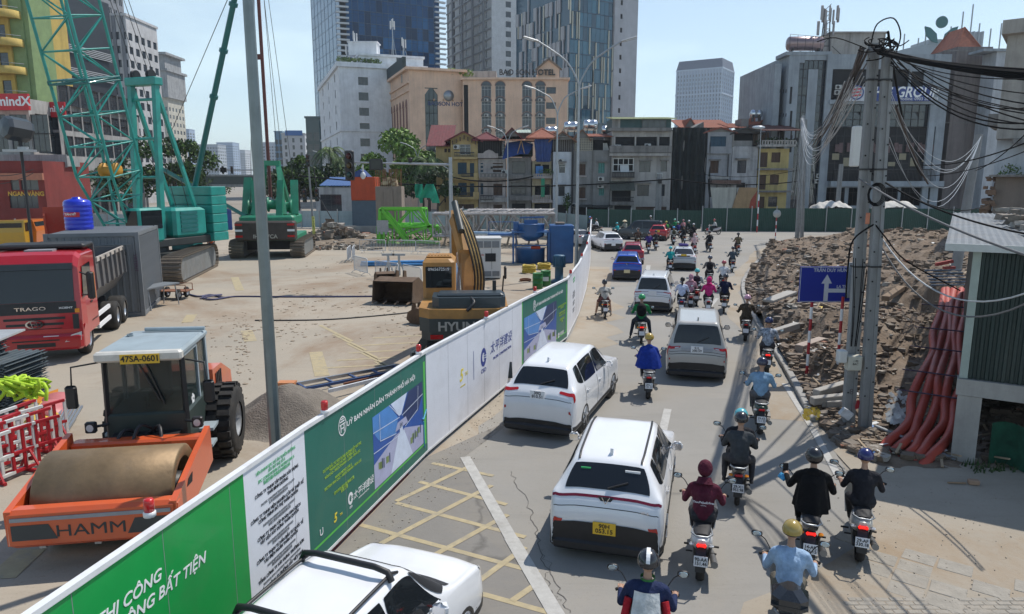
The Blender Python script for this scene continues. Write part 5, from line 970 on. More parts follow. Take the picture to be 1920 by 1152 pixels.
tree('dark tree hugging the yellow wing of the gabled house',gp(822,97),8.2,2.6,900,(1,3),3)
tree('large dark tree behind the teal crane gantry',gp(325,105),12.4,5.2,2600,(1,0),4)
tree('dark tree between the crane boom and the cream block',gp(170,92),8.6,4.6,1700,(1,3),5)
tree('low dark tree at the foot of the crane boom',gp(222,100),8,4.6,1300,(1,0),6)
tree('dark tree next to the leaning traffic light post',gp(560,112),9.8,4.2,1900,(1,0),7)
tree('broad dark tree behind the second street lamp',gp(600,118),8.4,4.4,1500,(1,3),8)
tree('dusty dark tree beside the crane mast and cables',gp(528,125),8.2,4,1200,(3,1),9)
tree('dark tree under the palm beside the white hotel',gp(650,125),6.5,4,1200,(1,0),10)
tree('small far tree at the foot of the grey flats',gp(400,190),6.5,5,700,(1,0),13)
# palm
def palm(label,pos,h,seed):
    rg=random.Random(seed); o=T('palm_tree',label,'tree',pos); m=MB(); m.tube([(0,0,0),(.15,0,h*.5),(0,0,h)],[.26,.2,.17],8); m.obj('trunk',BARK,o); m=MB()
    for i in range(22):
        a=2*PI*i/22+rg.uniform(-.1,.1); up=rg.uniform(-.2,1.1); L_=rg.uniform(2.6,3.6); d=V((math.cos(a),math.sin(a),0)); pts=[V((0,0,h))+d*L_*t+V((0,0,up*L_*t-1.1*L_*t*t*(1+.2*up))) for t in (0,.2,.4,.6,.8,1)]
        m.tube(pts,.03,4,1)
        for p,q in zip(pts,pts[1:]):
            for k in range(5):
                c=p.lerp(q,k/5); s_=d.cross(V((0,0,1)))
                for sg in (-1,1): e=c+s_*sg*.62+(q-p).normalized()*.35-V((0,0,.35)); w_=(q-p).normalized()*.07; m.add([c-w_,c+w_,e],[(0,1,2)],0 if rg.random()<.6 else 1)
    m.obj('crown',[LEAF[0],LEAF[1]],o)
palm('feathery palm in front of the white hotel corner',gp(622,120),11,1); palm('smaller palm just behind the first by the white hotel',gp(640,128),9.6,2); palm('palm with drooping fronds beside the mast arm',gp(803,100),8.6,3)
# ---- street lamps
def lamp(label,px,Y,ytop,arm=3.2,rise=1.5,arms=2,dirx=1,r=.11):
    p=gp(px,Y); H=topz(ytop,Y,px); o=T('street_lamp',label,'street lamp',(p[0],Y,0),0,'grey street lamps'); m=MB(); m.tube([(0,0,0),(0,0,.9),(0,0,H-1.3)],[r*1.35,r*1.2,r*.62],8); m.box((0,0,.03),(.4,.4,.06)); m.obj('pole',STEEL,o)
    for s in ((-1,1) if arms==2 else (dirx,)):
        m=MB(); m.tube(cat([(0,0,H-1.4),(s*.12,0,H-.8),(s*arm*.28,0,H+rise*.15),(s*arm*.62,0,H+rise*.6),(s*arm,0,H+rise)],4),r*.5,6); m.obj('arm',STEEL,o); m=MB(); m.box((0,0,0),(1.0,.3,.12),bv=.05); m.box((.1*s,0,-.07),(.6,.24,.03),1); l=m.obj('lamp_head',[M('lamp_grey',(.45,.46,.47),.4,.4),WHL],o,(s*(arm+.35),0,H+rise+.08)); l.rotation_euler=(0,-s*.28,0)
    return o
lamp('tall double armed street lamp just inside the bend of the hoarding',1083,45,125,2.6,1.5); lamp('double armed street lamp by the grey lattice boom end',1044,64,188,2.1,1.0); lamp('double armed street lamp before the awning house',952,96,252,1.9,.9); lamp('double armed street lamp in front of the bright green tree',784,112,281,1.8,.9); lamp('double armed street lamp in front of the palms',622,128,295,2.3,.9); lamp('double armed street lamp behind the crane near the footbridge',333,150,305,2.2,.9); lamp('double armed street lamp near the red brown mast',513,150,305,2,.7)
o=T('street_lamp','thin street lamp with a round pale head by the slim yellow house','street lamp',gp(1424,91)); H=topz(240,91); m=MB(); m.bar((0,0,0),(-.2,0,H),.09,7,.05); m.obj('pole',STEEL,o); m=MB(); m.ell((-.5,0,H+.05),(.85,.4,.22),12,6); m.obj('lamp_head',M('lamp_pale',(.5,.55,.6),.3),o)
# big near pole (octagonal)
o=T('lamp_pole','thick bare octagonal steel pole rising beside the white company list','pole',(-.3505*12.0,12.0,0)); m=MB(); m.tube([(0,0,0),(0,0,14)],[.105,.075],8,sm=False); m.obj('shaft',M('pole_steel',(.2,.235,.24),.45,.6,.15,2),o); m=MB(); m.box((0,0,.02),(.42,.42,.04)); 
for sx in (-1,1):
    for sy in (-1,1): m.bar((sx*.15,sy*.15,.04),(sx*.15,sy*.15,.09),.018,6)
m.obj('base_plate',STEEL,o)
# ---- mast arm with traffic light
TLB=M('signal_black',(.02,.02,.022),.5,0,.1); TLL=[M('lens_red_off',(.09,.02,.018),.25),M('lens_amber_off',(.09,.06,.02),.25),M('lens_green_off',(.02,.06,.05),.25)]
def signal(par,x,y,z,s=1,rz=0):
    m=MB(); m.box((0,0,0),(.46*s,.22*s,1.5*s),bv=.05*s); o=m.obj('signal_head',TLB,par,(x,y,z),rz)
    for k in range(3):
        m=MB(); m.lathe([(0,-.13*s),(.15*s,-.125*s),(.15*s,-.11*s)],14,(0,0,(.47-.47*k)*s),'Y'); m.obj('lens',TLL[k],o)
        m=MB(); m.lathe([(.18*s,-.1*s),(.19*s,-.42*s)],12,(0,0,0),'Y',ang=PI); v=m.obj('visor',TLB,o,(0,0,(.47-.47*k)*s))
    return o
o=T('traffic_mast','grey mast arm with a traffic light and countdown box over the site','traffic light',gp(845,40)); za=topz(309,40); m=MB(); m.tube([(0,0,0),(0,0,za+.4)],[.14,.1],10); m.obj('pole',STEEL,o); m=MB(); m.bar((0,0,za),(-5.35,0,za+.12),.075,8,.05); m.bar((0,0,za-.3),(-.5,0,za),.03,6); m.obj('arm',STEEL,o)
signal(o,-5.55,-.1,za-.05,1.08); m=MB(); m.box((0,0,0),(.72,.2,.62),bv=.03); m.box((0,-.11,0),(.56,.01,.48),1); m.obj('countdown_box',[TLB,M('countdown_face',(.03,.035,.03),.4)],o,(-4.1,-.05,za)); m=MB(); m.bar((0,0,0),(0,0,-.45),.04,6); m.ell((0,0,-.6),(.15,.15,.2)); m.obj('dome_camera',M('dome_white',(.6,.62,.65),.3),o,(-4.85,0,za))
m=MB(); m.box((0,-.06,0),(.22,.16,.26),bv=.05); m.tube([(-.2,0,.1),(0,0,0),(.2,0,.15)],.02,5); m.obj('small_camera',BLK,o,(-2.2,0,za+.25))
o=T('signal_post','dark traffic light post with yellow taped base standing in the debris','traffic light',gp(584,73)); m=MB(); m.tube([(0,0,0),(-.25,0,8.2)],[.12,.08],8); m.bar((.0,0,1),(.9,.3,0),.04,5); m.obj('pole',M('post_grey',(.2,.21,.22),.6),o); m=MB(); m.bar((0,0,0),(-.03,0,2.4),.15,8); m.obj('taped_base',M('tape_yellow',(.45,.47,.12),.7,0,.6,6),o); signal(o,-.75,-.1,4.5,.9); signal(o,.5,-.1,4.6,.9); signal(o,-.25,-.1,8.0,.8)
m=MB(); m.bar((.3,0,7.2),(.55,0,4.6),.06,5); m.bar((.55,0,4.6),(2.2,0,1.6),.05,5); m.obj('hanging_bracket',IRON,o)
# ---- footbridge and signal arm down the avenue
o=T('footbridge','dark grey covered footbridge crossing the avenue behind the cranes','footbridge',gp(250,135)); L_=gp(490,135)[0]-gp(250,135)[0]; z0,z1=topz(351,135),topz(329,135); m=MB(); m.bx(0,L_,0,3,z0,z0+.5); m.bx(0,L_,0,3,z1-.2,z1+.1); m.obj('deck',wall('bridge_grey',(.3,.33,.34)),o); m=MB(); m.bx(0,L_,.2,2.8,z0+.5,z1-.2); m.obj('side_screen',M('bridge_screen',(.06,.085,.09),.4),o)
for x in (1,L_*.5,L_-1):
    m=MB()
    for k in (-.5,.5): m.bar((x+k,1.5,0),(x+k,1.5,z0),.22,8)
    m.obj('column',CONC,o)
o=T('signal_gantry','slender far gantry carrying black traffic signals behind the cranes','traffic light',gp(320,110)); L_=gp(478,110)[0]-gp(320,110)[0]; z=topz(319,110); m=MB(); m.bar((0,0,z),(L_,0,z),.1,6); m.bar((0,0,0),(0,0,z),.14,6); m.obj('frame',STEEL,o)
for px in (373,420,437): signal(o,gp(px,110)[0]-gp(320,110)[0],-.2,z,.75)
for px,s in ((389,.5),(436,.45)): m=MB(); m.box((0,0,0),(.9,.2,.7)); m.obj('sign_plate',TLB,o,(gp(px,110)[0]-gp(320,110)[0]-1.2,-.2,z))
# ---- hoardings at the back of the site
HB=M('hoarding_pale_blue',(.33,.43,.46),.55,0,.1,1,dirt=.3)
sheet_fence('back_hoarding','pale blue grey hoarding along the back of the site below the trees',[gp(528,92)[:2],gp(700,90)[:2],gp(870,88)[:2]],2.2,HB,None,2.4,.1)
sheet_fence('back_hoarding','tall pale hoarding behind the grey lattice boom',[gp(868,84)[:2],(A(1046,400,74).x,74),(BP[-1].x-.4,BP[-1].y+.1)],2.75,M('hoarding_grey_teal',(.25,.33,.34),.55,0,.1,1,dirt=.3),None,2.4)
sheet_fence('blue_hoarding','blue site hoarding with a white round emblem far behind the cranes',[gp(372,88)[:2],gp(430,88)[:2]],2.6,M('hoarding_blue',(.03,.08,.3),.5,0,.1))
m=MB(); m.lathe([(.6,0),(.45,0)],20,(0,0,0),'Y'); p=A(407,393,87.8); tag(m.obj('round_emblem',WINK,None,(p.x,87.85,p.z)),'white ring emblem on the blue hoarding','emblem'); m=MB(); m.bx(-.3,-.15,-.02,0,-.3,.2); m.bx(.15,.3,-.02,0,-.3,.2); m.bx(-.3,.3,-.02,0,-.35,-.2); k=m.obj('emblem_mark',WINK,bpy.data.objects['round_emblem.002'] if 'round_emblem.002' in bpy.data.objects else None,(0,0,0))
m=MB(); a,b=gp(640,80),gp(862,76); m.bx(a[0],b[0],78,78.4,0,1.1); tag(m.obj('low_wall',CONC),'low raw concrete wall at the back of the site','wall')
for (px0,px1,Y,lb,c) in ((20,70,66,'pale teal hoarding behind the yellow truck',HB),(150,330,80,'grey hoarding seen between the crane boom bars',HB)): sheet_fence('back_hoarding',lb,[gp(px0,Y)[:2],gp(px1,Y)[:2]],2.3,c)
sh=Hs('low_shop','low pale shop roof behind the debris and the signal post',590,690,352,102,wall('shop_pale',(.4,.42,.43)),6,cat='shop'); sh.po(600,365,640,400,'bar'); sh.done(); mono(sh,sh.X(600),sh.X(682),sh.Z(348),sh.Z(332),-.4,6,M('roof_blue',(.06,.13,.3),.6,0,.1,2)) 
o=T('orange_kiosk','orange tarpaulin covered box behind the concrete pier','kiosk',gp(657,88)); L_=gp(703,88)[0]-gp(657,88)[0]; m=MB(); m.box((L_/2,1.5,(topz(332,88)+topz(376,88))/2),(L_,3,topz(332,88)-topz(376,88)),bv=.05); m.obj('cover',M('orange_tarp',(.42,.06,.015),.7,0,.15,1,streak=.3,bump=.3),o); m=MB(); m.bx(0,L_,.2,2.8,0,topz(376,88)); m.obj('base',M('kiosk_base',(.06,.1,.14),.6),o); m=MB(); m.prism([(0,0),(L_*.7,0),(L_*.4,.9),(.4,.5)],0,3); m.obj('blue_cover',TARP,o,(0,0,topz(332,88)))
# concrete pier with rebar
o=T('concrete_pier','raw concrete pier with rusty bars standing up behind the green lattice','pier',gp(703,79)); w_=gp(752,79)[0]-gp(703,79)[0]; zt=topz(350,79); m=MB(); m.bx(0,w_,0,2.2,0,zt); m.bx(.95,w_-.95,-.12,0,0,zt-.3); m.obj('column',M('pier_concrete',(.27,.22,.18),.9,0,.12,1,streak=.4),o); RST=M('rusty_steel',(.2,.08,.04),.85,0,.3,6); rb=MB().bar((0,0,0),(0,0,2.0),.035,5).mesh('rebar',RST)
for i in range(13): link('rebar',rb,o,(.15+i*(w_-.3)/12,.15+rnd.uniform(-.03,.03),zt-.1),rot=(rnd.uniform(-.05,.05),rnd.uniform(-.06,.06),0))
for i in range(5): link('rebar',rb,o,(.2+i*.6,1.9,zt-.1),rot=(rnd.uniform(-.05,.05),rnd.uniform(-.06,.06),0))
m=MB(); rg=random.Random(2)
for i in range(22): m.rock((w_*.3+rg.random()*w_*.45,.2+rg.random(),zt+.15+rg.random()*.7),.3,0,rg)
tag(m.obj('sand_bag_heap',M('sand_bags',(.42,.34,.22),.9,0,.2,2),o),kind='stuff')
for px in (785,806): 
    p=gp(px,84); m=MB(); m.grid(lambda u,v:(p[0]+(u-.5)*(.9+1.4*v*(px>800)),84-.3*math.sin(u*9+v*4),5.6-v*(1.6+.6*(u>.5))),10,8); tag(m.obj('green_net',M('net_bright',(.02,.32,.2),.8,0,.3,1),None),'bright green safety net hanging by the '+('lamp pole' if px<800 else 'lattice stack'),'net')
# debris
rg=random.Random(21); m=MB()
def heap(px0,px1,Y0_,Y1_,n,h,rmin,rmax):
    for i in range(n):
        Y=rg.uniform(Y0_,Y1_); px=rg.uniform(px0,px1); k=1-abs(2*(px-px0)/(px1-px0)-1); r=rg.uniform(rmin,rmax); m.rock((gp(px,Y)[0],Y,rg.random()*h*k),r,rg.choices((0,1,2,3),(4,3,3,.4))[0],rg)
heap(560,700,70,78,380,1.3,.15,.5); heap(640,860,68,76,240,.7,.1,.35); heap(560,710,62,70,160,.3,.08,.25); heap(590,640,72,76,90,2.0,.2,.5)
S(m,'rubble',RB,'stuff','broken concrete and earth debris below the back hoarding')
m=MB(); m.grid(lambda u,v:(gp(545+u*330,66+v*12)[0],66+v*12,-.03+(.55*math.sin(PI*u)**.6*math.sin(PI*v)**.7)*(1+.5*NZ.noise((u*8,v*5,2)))),60,20,0,False); S(m,'earth_bank',MMUD)
# sand pile
o=MB(); c=G(545,800); o.grid(lambda u,v:((lambda r,a:(c.x+r*1.75*math.cos(a)*1.2,c.y+.4+r*1.5*math.sin(a),-.02+.95*max(0,(math.cos(r*PI)+1)/2)**.9*(1+.25*NZ.noise((r*4*math.cos(a),r*4*math.sin(a),1)))+.03*NZ.noise((r*14*math.cos(a),r*14*math.sin(a),5))))(v,2*PI*u)),48,20); tag(o.obj('sand_pile',M('grey_sand',(.2,.175,.145),.95,0,.2,3,bump=.6,bsc=25)),'grey brown sand pile behind the teal banner beside the bare pole','sand pile')
# ---------------------------------------------------------------- machine helpers
def heading(o,hx,hy): o.rotation_euler=(0,0,math.atan2(-hx,hy)); return o
def wheel(par,x,y,r,w,n=18,rim=.56,lugs=0,mat=None,name='wheel'):
    o=T_part(name,par,(x,y,r)); m=MB(); s=1 if x>0 else -1
    m.lathe([(r*rim,-w/2),(r*.82,-w/2),(r*.97,-w*.42),(r,-w*.3),(r,w*.3),(r*.97,w*.42),(r*.82,w/2),(r*rim,w/2)],n,(0,0,0),'X'); 
    for i in range(lugs):
        a=2*PI*i/lugs
        for q in (-1,1): m.box((q*w*.22,(r+.01)*math.cos(a+q*.08),(r+.01)*math.sin(a+q*.08)),(w*.42,.12,.09),0,rx=a-PI/2)
    m.obj('tyre',RUB,o); m=MB(); m.lathe([(0,s*w*.28),(r*.2,s*w*.3),(r*.25,s*w*.18),(r*rim*.8,s*w*.12),(r*rim*.9,s*w*.42),(r*rim,s*w*.45),(r*rim,-s*w*.45)],n,(0,0,0),'X'); m.obj('rim',mat or ALU,o); return o
def T_part(name,par,loc,rz=0):
    o=bpy.data.objects.new(name,None); COL.objects.link(o); adopt(o,par); o.location=loc; o.rotation_euler=(0,0,rz); o.empty_display_size=.05; return o
TRK=M('track_steel',(.17,.14,.11),.75,.3,.25,4,dirt=.6,dcol=(.25,.2,.14))
def track(par,x,L,w,h,pads=True,fm=None):
    o=T_part('crawler_track',par,(x,0,0)); r=h/2; m=MB(); m.prism([(-(L/2-r)+ (r-.12)*math.cos(a),r+(r-.12)*math.sin(a)) for a in [PI/2+PI*i/8 for i in range(9)]]+[((L/2-r)+(r-.12)*math.cos(a),r+(r-.12)*math.sin(a)) for a in [-PI/2+PI*i/8 for i in range(9)]],-w*.36,w*.36,'X'); m.obj('track_frame',fm or M('track_frame_grey',(.2,.21,.21),.6,.2,.2,2,dirt=.5),o)
    per=2*(L-h)+PI*h; n=int(per/.24); sh=MB(); sh.box((0,0,0),(w,.2,.06)); sh.box((0,0,.05),(w,.05,.06)); me=sh.mesh('track_shoe',TRK)
    for i in range(n):
        d=i*per/n
        if d<L-h: p=(0,-(L/2-r)+d,h); a=0
        elif d<L-h+PI*r: t=(d-(L-h))/r; p=(0,L/2-r+r*math.sin(t),r+r*math.cos(t)); a=-t
        elif d<2*(L-h)+PI*r: p=(0,(L/2-r)-(d-(L-h)-PI*r),0.03); a=PI
        else: t=(d-2*(L-h)-PI*r)/r; p=(0,-(L/2-r)-r*math.sin(t),r-r*math.cos(t)); a=PI-t
        link('track_shoe',me,o,p,rot=(a,0,0))
def lattice(m,p0,p1,w0,w1,d0,d1,bays,rc,rd,side=(1,0,0),mi=0):
    p0=V(p0);p1=V(p1);ax=(p1-p0).normalized(); sx=V(side)-ax*V(side).dot(ax); sx.normalize(); sy=ax.cross(sx)
    C=lambda i,a,b:(lambda t:p0.lerp(p1,t)+sx*a*(w0+(w1-w0)*t)/2+sy*b*(d0+(d1-d0)*t)/2)(i/bays)
    for a in (-1,1):
        for b in (-1,1): m.bar(C(0,a,b),C(bays,a,b),rc,6,mi=mi)
    for i in range(bays):
        for (a,b),(c,d) in (((-1,-1),(1,-1)),((-1,1),(1,1)),((-1,-1),(-1,1)),((1,-1),(1,1))):
            m.bar(C(i,a,b),C(i,c,d),rd,5,mi=mi); q=(C(i,a,b),C(i+1,c,d)) if i%2 else (C(i,c,d),C(i+1,a,b)); m.bar(*q,rd,5,mi=mi)
    for (a,b),(c,d) in (((-1,-1),(1,-1)),((-1,1),(1,1)),((-1,-1),(-1,1)),((1,-1),(1,1))): m.bar(C(bays,a,b),C(bays,c,d),rd,5,mi=mi)
TCR=M('crane_teal',(.015,.27,.23),.4,0,.15,1.5,coat=.3,dirt=.25,dcol=(.02,.1,.09)); TCD=M('crane_teal_dark',(.012,.13,.13),.45,0,.15,1.5,coat=.2); ROPE=M('steel_rope',(.05,.05,.05),.6)
# ---- big teal crawler crane
cr=heading(T('crawler_crane','teal lattice boom crawler crane towering behind the grey container','crane',(-23.4,45.4,0)),-.3,-.95); cr.rotation_euler=(0,0,math.atan2(.3,-.95))
base=T_part('undercarriage',cr,(0,0,0),-cr.rotation_euler.z+R(10)); 
for sx in (-1,1): track(base,sx*2.7,9.6,1.15,1.55)
m=MB(); m.bx(-2.4,2.4,-1.3,1.3,.6,1.5); m.lathe([(1.3,1.5),(1.3,1.9)],20); m.obj('carbody',M('crane_black',(.03,.035,.035),.6,0,.2,2),base)
m=MB(); m.box((0,-1.2,2.1),(3.0,6.4,.5),bv=.05); m.obj('revolving_deck',M('crane_black',(0,0,0)),cr); m=MB(); m.box((.0,-2.4,3.3),(3.1,3.0,1.9),bv=.18); m.obj('engine_house',TCR,cr)
for i in range(5): m=MB(); m.box((-1.57,-2.2,2.8+i*.28),(.05,1.5,.2)); m.obj('vent_slat',TCD,cr)
m=MB(); m.box((1.57,-2.6,3.3),(.02,1.2,1.0)); m.obj('notice_board',M('notice_blue',(.1,.3,.5),.5,0,.5,4),cr)
for k in range(6): m=MB(); m.box((0,-4.9,2.2+k*.62),(3.6,1.5,.6),bv=.04); m.obj('counterweight',TCR,cr)
m=MB(); m.box((-1.35,1.3,3.3),(1.1,2.0,2.1),bv=.12); m.obj('operator_cab',TCR,cr); m=MB(); m.bx(-1.8,-.9,2.31,2.33,2.8,4.2); m.bx(-1.925,-1.905,.5,2.1,3.1,4.2); m.obj('cab_glass',GLS,cr)
bt=V((0,2.75,14.2))
m=MB(); f0=V((0,1.4,2.1)); e0=f0+(bt*.0)+V((0,.55,4.4)); u=V((0,2.84,13.8)).normalized(); lattice(m,f0,f0+u*4.4,1.5,2.7,.5,2.2,3,.09,.05); lattice(m,f0+u*4.4,f0+u*34,2.7,2.7,2.2,2.2,17,.095,.052); m.obj('lattice_boom',TCR,cr)
m=MB()
for k in (3,6,9): lattice(m,f0+u*(4.4+k*1.74),f0+u*(4.4+k*1.74+.2),2.8,2.8,2.3,2.3,1,.07,.06)
m.obj('boom_joint',TCD,cr)
m=MB()
for sx in (-1,1): m.beam((sx*.95,-.4,2.3),(sx*.95,-.9,12),.3,.35); m.beam((sx*.95,-3.6,4),(sx*.9,-1.0,11.6),.2,.22)
for z in (4,6.2,8.6,11.0): m.bar((-.95,-.4-.5*(z-2.3)/9.7,z),(.95,-.4-.5*(z-2.3)/9.7,z),.09,6)
m.box((0,-.95,12.1),(2.4,.7,.5),bv=.05); m.obj('gantry',TCR,cr)
for sx in (-.6,.6): m=MB(); m.lathe([(0,-.12),(.32,-.12),(.32,-.06),(.26,0),(.32,.06),(.32,.12),(0,.12)],16,(sx,-.95,12.5),'X',sm=False); m.obj('pulley',BLK,cr)
m=MB()
for sx in (-.7,-.35,.35,.7): m.bar((sx,-.95,12.9),(sx*.8,f0.y+u.y*32-1.6,f0.z+u.z*32),.025,4)
for sx in (-.5,.5): m.bar((sx,-1.2,12.6),(sx,-3.4,4.2),.03,4)
m.obj('stay_rope',ROPE,cr); m=MB(); m.lathe([(.0,-.5),(.45,-.5),(.45,-.42),(.25,-.4),(.25,.4),(.45,.42),(.45,.5),(0,.5)],14,(0,2.2,6.6),'X'); m.obj('yellow_winch',M('winch_yellow',(.5,.25,.03),.6),cr)
for sx in (-.6,.5): m=MB(); m.lathe([(0,-.35),(.5,-.35),(.5,.35),(0,.35)],14,(sx,-.2,2.9),'X'); m.obj('winch_drum',IRON,cr)
# ---- green crawler machine seen from behind, with its leaning mast
GRM=M('machine_green',(.02,.22,.12),.45,0,.2,1.5,coat=.2,dirt=.3); gm=T('crawler_crane','green crawler crane seen from behind with a red and white striped counterweight','crane',(-19.6,58.6,0)); gm.rotation_euler=(0,0,R(8))
for sx in (-1,1): track(gm,sx*2.3,6.6,1.1,1.35)
m=MB(); m.bx(-2,2,-1.2,1.2,.5,1.2); m.obj('carbody',IRON,gm); m=MB(); m.box((0,0,1.55),(4.4,6,.4),bv=.05); m.box((0,-.6,2.9),(4.2,4.2,.8),bv=.15); m.obj('upper_body',GRM,gm); m=MB(); m.box((0,-3.0,2.15),(4.5,1.1,1.5),bv=.12); m.obj('counterweight',M('cw_dark',(.05,.04,.035),.7,0,.25,2),gm)
for sx in (-1,1):
    for k in range(3): m=MB(); m.box((sx*1.95,-3.57,1.75+k*.45),(.55,.02,.16)); m.obj('warning_stripe',REDL if k%2==0 else PLW,gm)
text('IH1007CA',.42,M('worn_white',(.4,.38,.34),.7),gm,(0,-3.57,1.72),UP,bold=.02); m=MB()
for sx in (-1,1):
    m.beam((sx*1.2,-1.6,3.3),(sx*.5,.6,7.4),.35,.3); m.beam((sx*1.2,1.8,3.3),(sx*.5,.6,7.4),.3,.25); m.beam((sx*.9,-2.2,3.2),(sx*1.0,-1.4,6.0),.5,.25)
m.box((0,.6,7.4),(1.4,.5,.4)); m.obj('mast_frame',GRM,gm)
for x,z in ((-1.3,3.9),(.2,4.1),(1.3,3.9)): m=MB(); m.lathe([(0,-.4),(.6,-.4),(.6,-.3),(.4,-.28),(.4,.28),(.6,.3),(.6,.4),(0,.4)],14,(x,-.8,z),'X'); m.obj('winch_drum',GRM,gm)
m=MB(); 
for a,b in (((-1.9,-1,3.3),(-1.8,.2,6.2)),((1.9,-1,3.3),(1.8,.2,6.0))): m.beam(a,b,.6,.3)
m.obj('side_arm',GRM,gm)
mm=T('kelly_mast','slim red brown mast with a side bracket hanging over the green crane','mast',(A(505,330,61).x,61,0)); m=MB(); m.bar((0,0,4.6),(-.05,0,26),.14,8); m.obj('mast_tube',M('mast_brown',(.12,.035,.03),.6),mm); m=MB(); m.box((-.5,0,16),(1.1,.3,.4)); m.obj('bracket',M('mast_brown',(0,0,0)),mm); m=MB()
for x0,x1 in ((-.35,-1.5),(-.15,-.9),(.1,1.6),(.3,2.4),(.25,1.1)): m.bar((x0,0,26),(x1,-.6,3.5),.022,4)
m.obj('wire_rope',ROPE,mm)
lb=T('leaning_mast','long dark teal mast leaning up behind the big crane','mast',(A(345,380,52).x,52,0)); tp_=A(452,-60,46); d=V(tp_)-V(lb.location); m=MB(); m.bar((0,0,2.6),d*1.0,.2,8,.17); m.obj('mast_tube',TCD,lb); m=MB()
for t in (.55,.72,.88): q=V((0,0,2.6)).lerp(d,t); m.bar(q-d.normalized()*.12,q+d.normalized()*.12,.27,8)
m.obj('collar',TCD,lb); m=MB(); q=A(300,315,51)-V(lb.location); e=A(482,418,57)-V(lb.location); m.beam(q,e,.22,.25); m.obj('cross_strut',TCD,lb); m=MB(); m.bar(d,A(322,245,60)-V(lb.location),.025,4); m.bar(A(322,245,60)-V(lb.location),A(322,330,60)-V(lb.location),.02,4); m.obj('stay_rope',ROPE,lb); m=MB(); m.box((0,0,1.3),(1.6,1.6,2.6),bv=.05); m.obj('mast_foot',TCD,lb)
# ---- grey container, tank, trestle, cart
CGY=M('container_grey',(.17,.185,.2),.55,.1,.1,1,dirt=.2); p=G(270,592); ct=T('site_container','grey steel container with vents and a blue tank on its roof','container',(p.x,p.y,0)); ct.rotation_euler=(0,0,math.atan2(1.25,3.9)); W_,D_,H_=3.5,5.2,3.75
m=MB(); m.bx(-W_,0,0,D_,.05,H_-.05); m.obj('shell',CGY,ct); m=MB()
for x in (-W_,0):
    for y in (0,D_): m.bx(x-.08,x+.08,y-.08,y+.08,0,H_)
for z in (.08,H_-.08): m.bx(-W_,0,-.06,.0,z-.08,z+.08); m.bx(-.0,.06,0,D_,z-.08,z+.08)
m.obj('corner_frame',CGY,ct); rib=MB().box((0,0,0),(.06,.1,H_-.4),bv=.02).mesh('corrugation',CGY)
for i in range(19): link('corrugation',rib,ct,(.02,.22+i*.27,H_/2))
for i in range(13): link('corrugation',rib,ct,(-.15-i*.27,-.01,H_/2),PI/2)
rr=MB().box((0,0,0),(W_-.2,.1,.05),bv=.02).mesh('roof_rib',CGY)
for i in range(19): link('roof_rib',rr,ct,(-W_/2,.22+i*.27,H_-.03))
for x in (-2.6,-.95): m=MB(); m.bx(x-.45,x+.45,-.09,-.03,2.75,3.0); m.obj('vent',DARK,ct); m=MB(); m.bx(x-.7,x+.7,-.085,-.04,3.2,3.26); m.obj('trim',CGY,ct)
text('VIETTEL'[:4]+'ERIT',.2,M('letter_violet',(.12,.06,.12),.6),ct,(-.12,-.09,2.4),(PI/2,PI/2,0),ax='CENTER')
BT_=M('tank_blue',(.01,.03,.5),.32,0,.06,2,coat=.4); p=A(149,424,33.5); bt=T('blue_water_tank','bright blue plastic water tank standing on the grey container','water tank',(p.x,p.y,3.72)); m=MB(); pr=[(0,0),(.56,0),(.58,.05)]
for k in range(6): pr+=[(.58,.1+k*.2),(.6,.14+k*.2),(.58,.18+k*.2)]
pr+=[(.57,1.3),(.5,1.38),(.2,1.46),(.2,1.52),(0,1.53)]; m.lathe(pr,24); m.obj('drum',BT_,bt); m=MB(); m.lathe([(.602,.62),(.602,.84)],10,ang=1.3); l=m.obj('red_label',M('label_red',(.5,.02,.04),.5),bt,(0,0,0),R(-128)); text('TÂN MỸ',.14,WINK,bt,(0,-.612,.74),UP,bold=.02)
p=G(300,580); o=T('steel_trestle','grey steel trestle table beside the container','table',(p.x-.4,p.y+.6,0)); o.rotation_euler=(0,0,R(-14)); m=MB(); m.bx(-.45,.45,-1.1,1.1,1.0,1.06); m.obj('top',CGY,o)
for y in (-.9,.9):
    for x in (-.35,.35): m=MB(); m.bar((x*.9,y,1.0),(x*1.25,y*1.05,0),.03,6); m.obj('leg',STEEL,o)
p=G(325,560); o=T('hand_cart','small rusty hand cart with hoses near the container','cart',p); m=MB(); m.bx(-.9,.9,-.4,.4,.4,.44)
for x in (-.85,.85): m.bar((x,-.4,.42),(x,-.4,.75),.02,5); m.bar((x,.4,.42),(x,.4,.75),.02,5)
for y in (-.4,.4): m.bar((-.85,y,.75),(.85,y,.75),.02,5)
m.obj('frame',RST,o); wheel(o,.5,-.45,.28,.12,12); wheel(o,-.5,-.45,.28,.12,12); wheel(o,.5,.45,.28,.12,12); wheel(o,-.5,.45,.28,.12,12)
HOS=M('hose_violet_blue',(.05,.05,.12),.6); m=MB(); m.tube(cat([G(330,553,.04),G(352,552,.04),G(372,556,.05),G(395,553,.04),G(420,558,.04),G(450,556,.03),G(560,557,.03),G(700,556,.03),G(820,555,.03)],6),.045,6); m.tube(cat([G(375,560,.05),G(400,555,.09),G(415,553,.05),G(380,556,.06),G(395,562,.05),G(430,557,.05)],6),.045,6); tag(m.obj('hose',HOS),'dark blue hose snaking across the dusty site floor','hose')
m=MB(); m.tube(cat([G(478,601,.02),G(600,600,.02),G(700,593,.02),G(800,583,.02)],5),.03,5); tag(m.obj('cable',M('cable_black',(.03,.03,.03),.7)),'black cable lying across the site towards the excavator','cable')
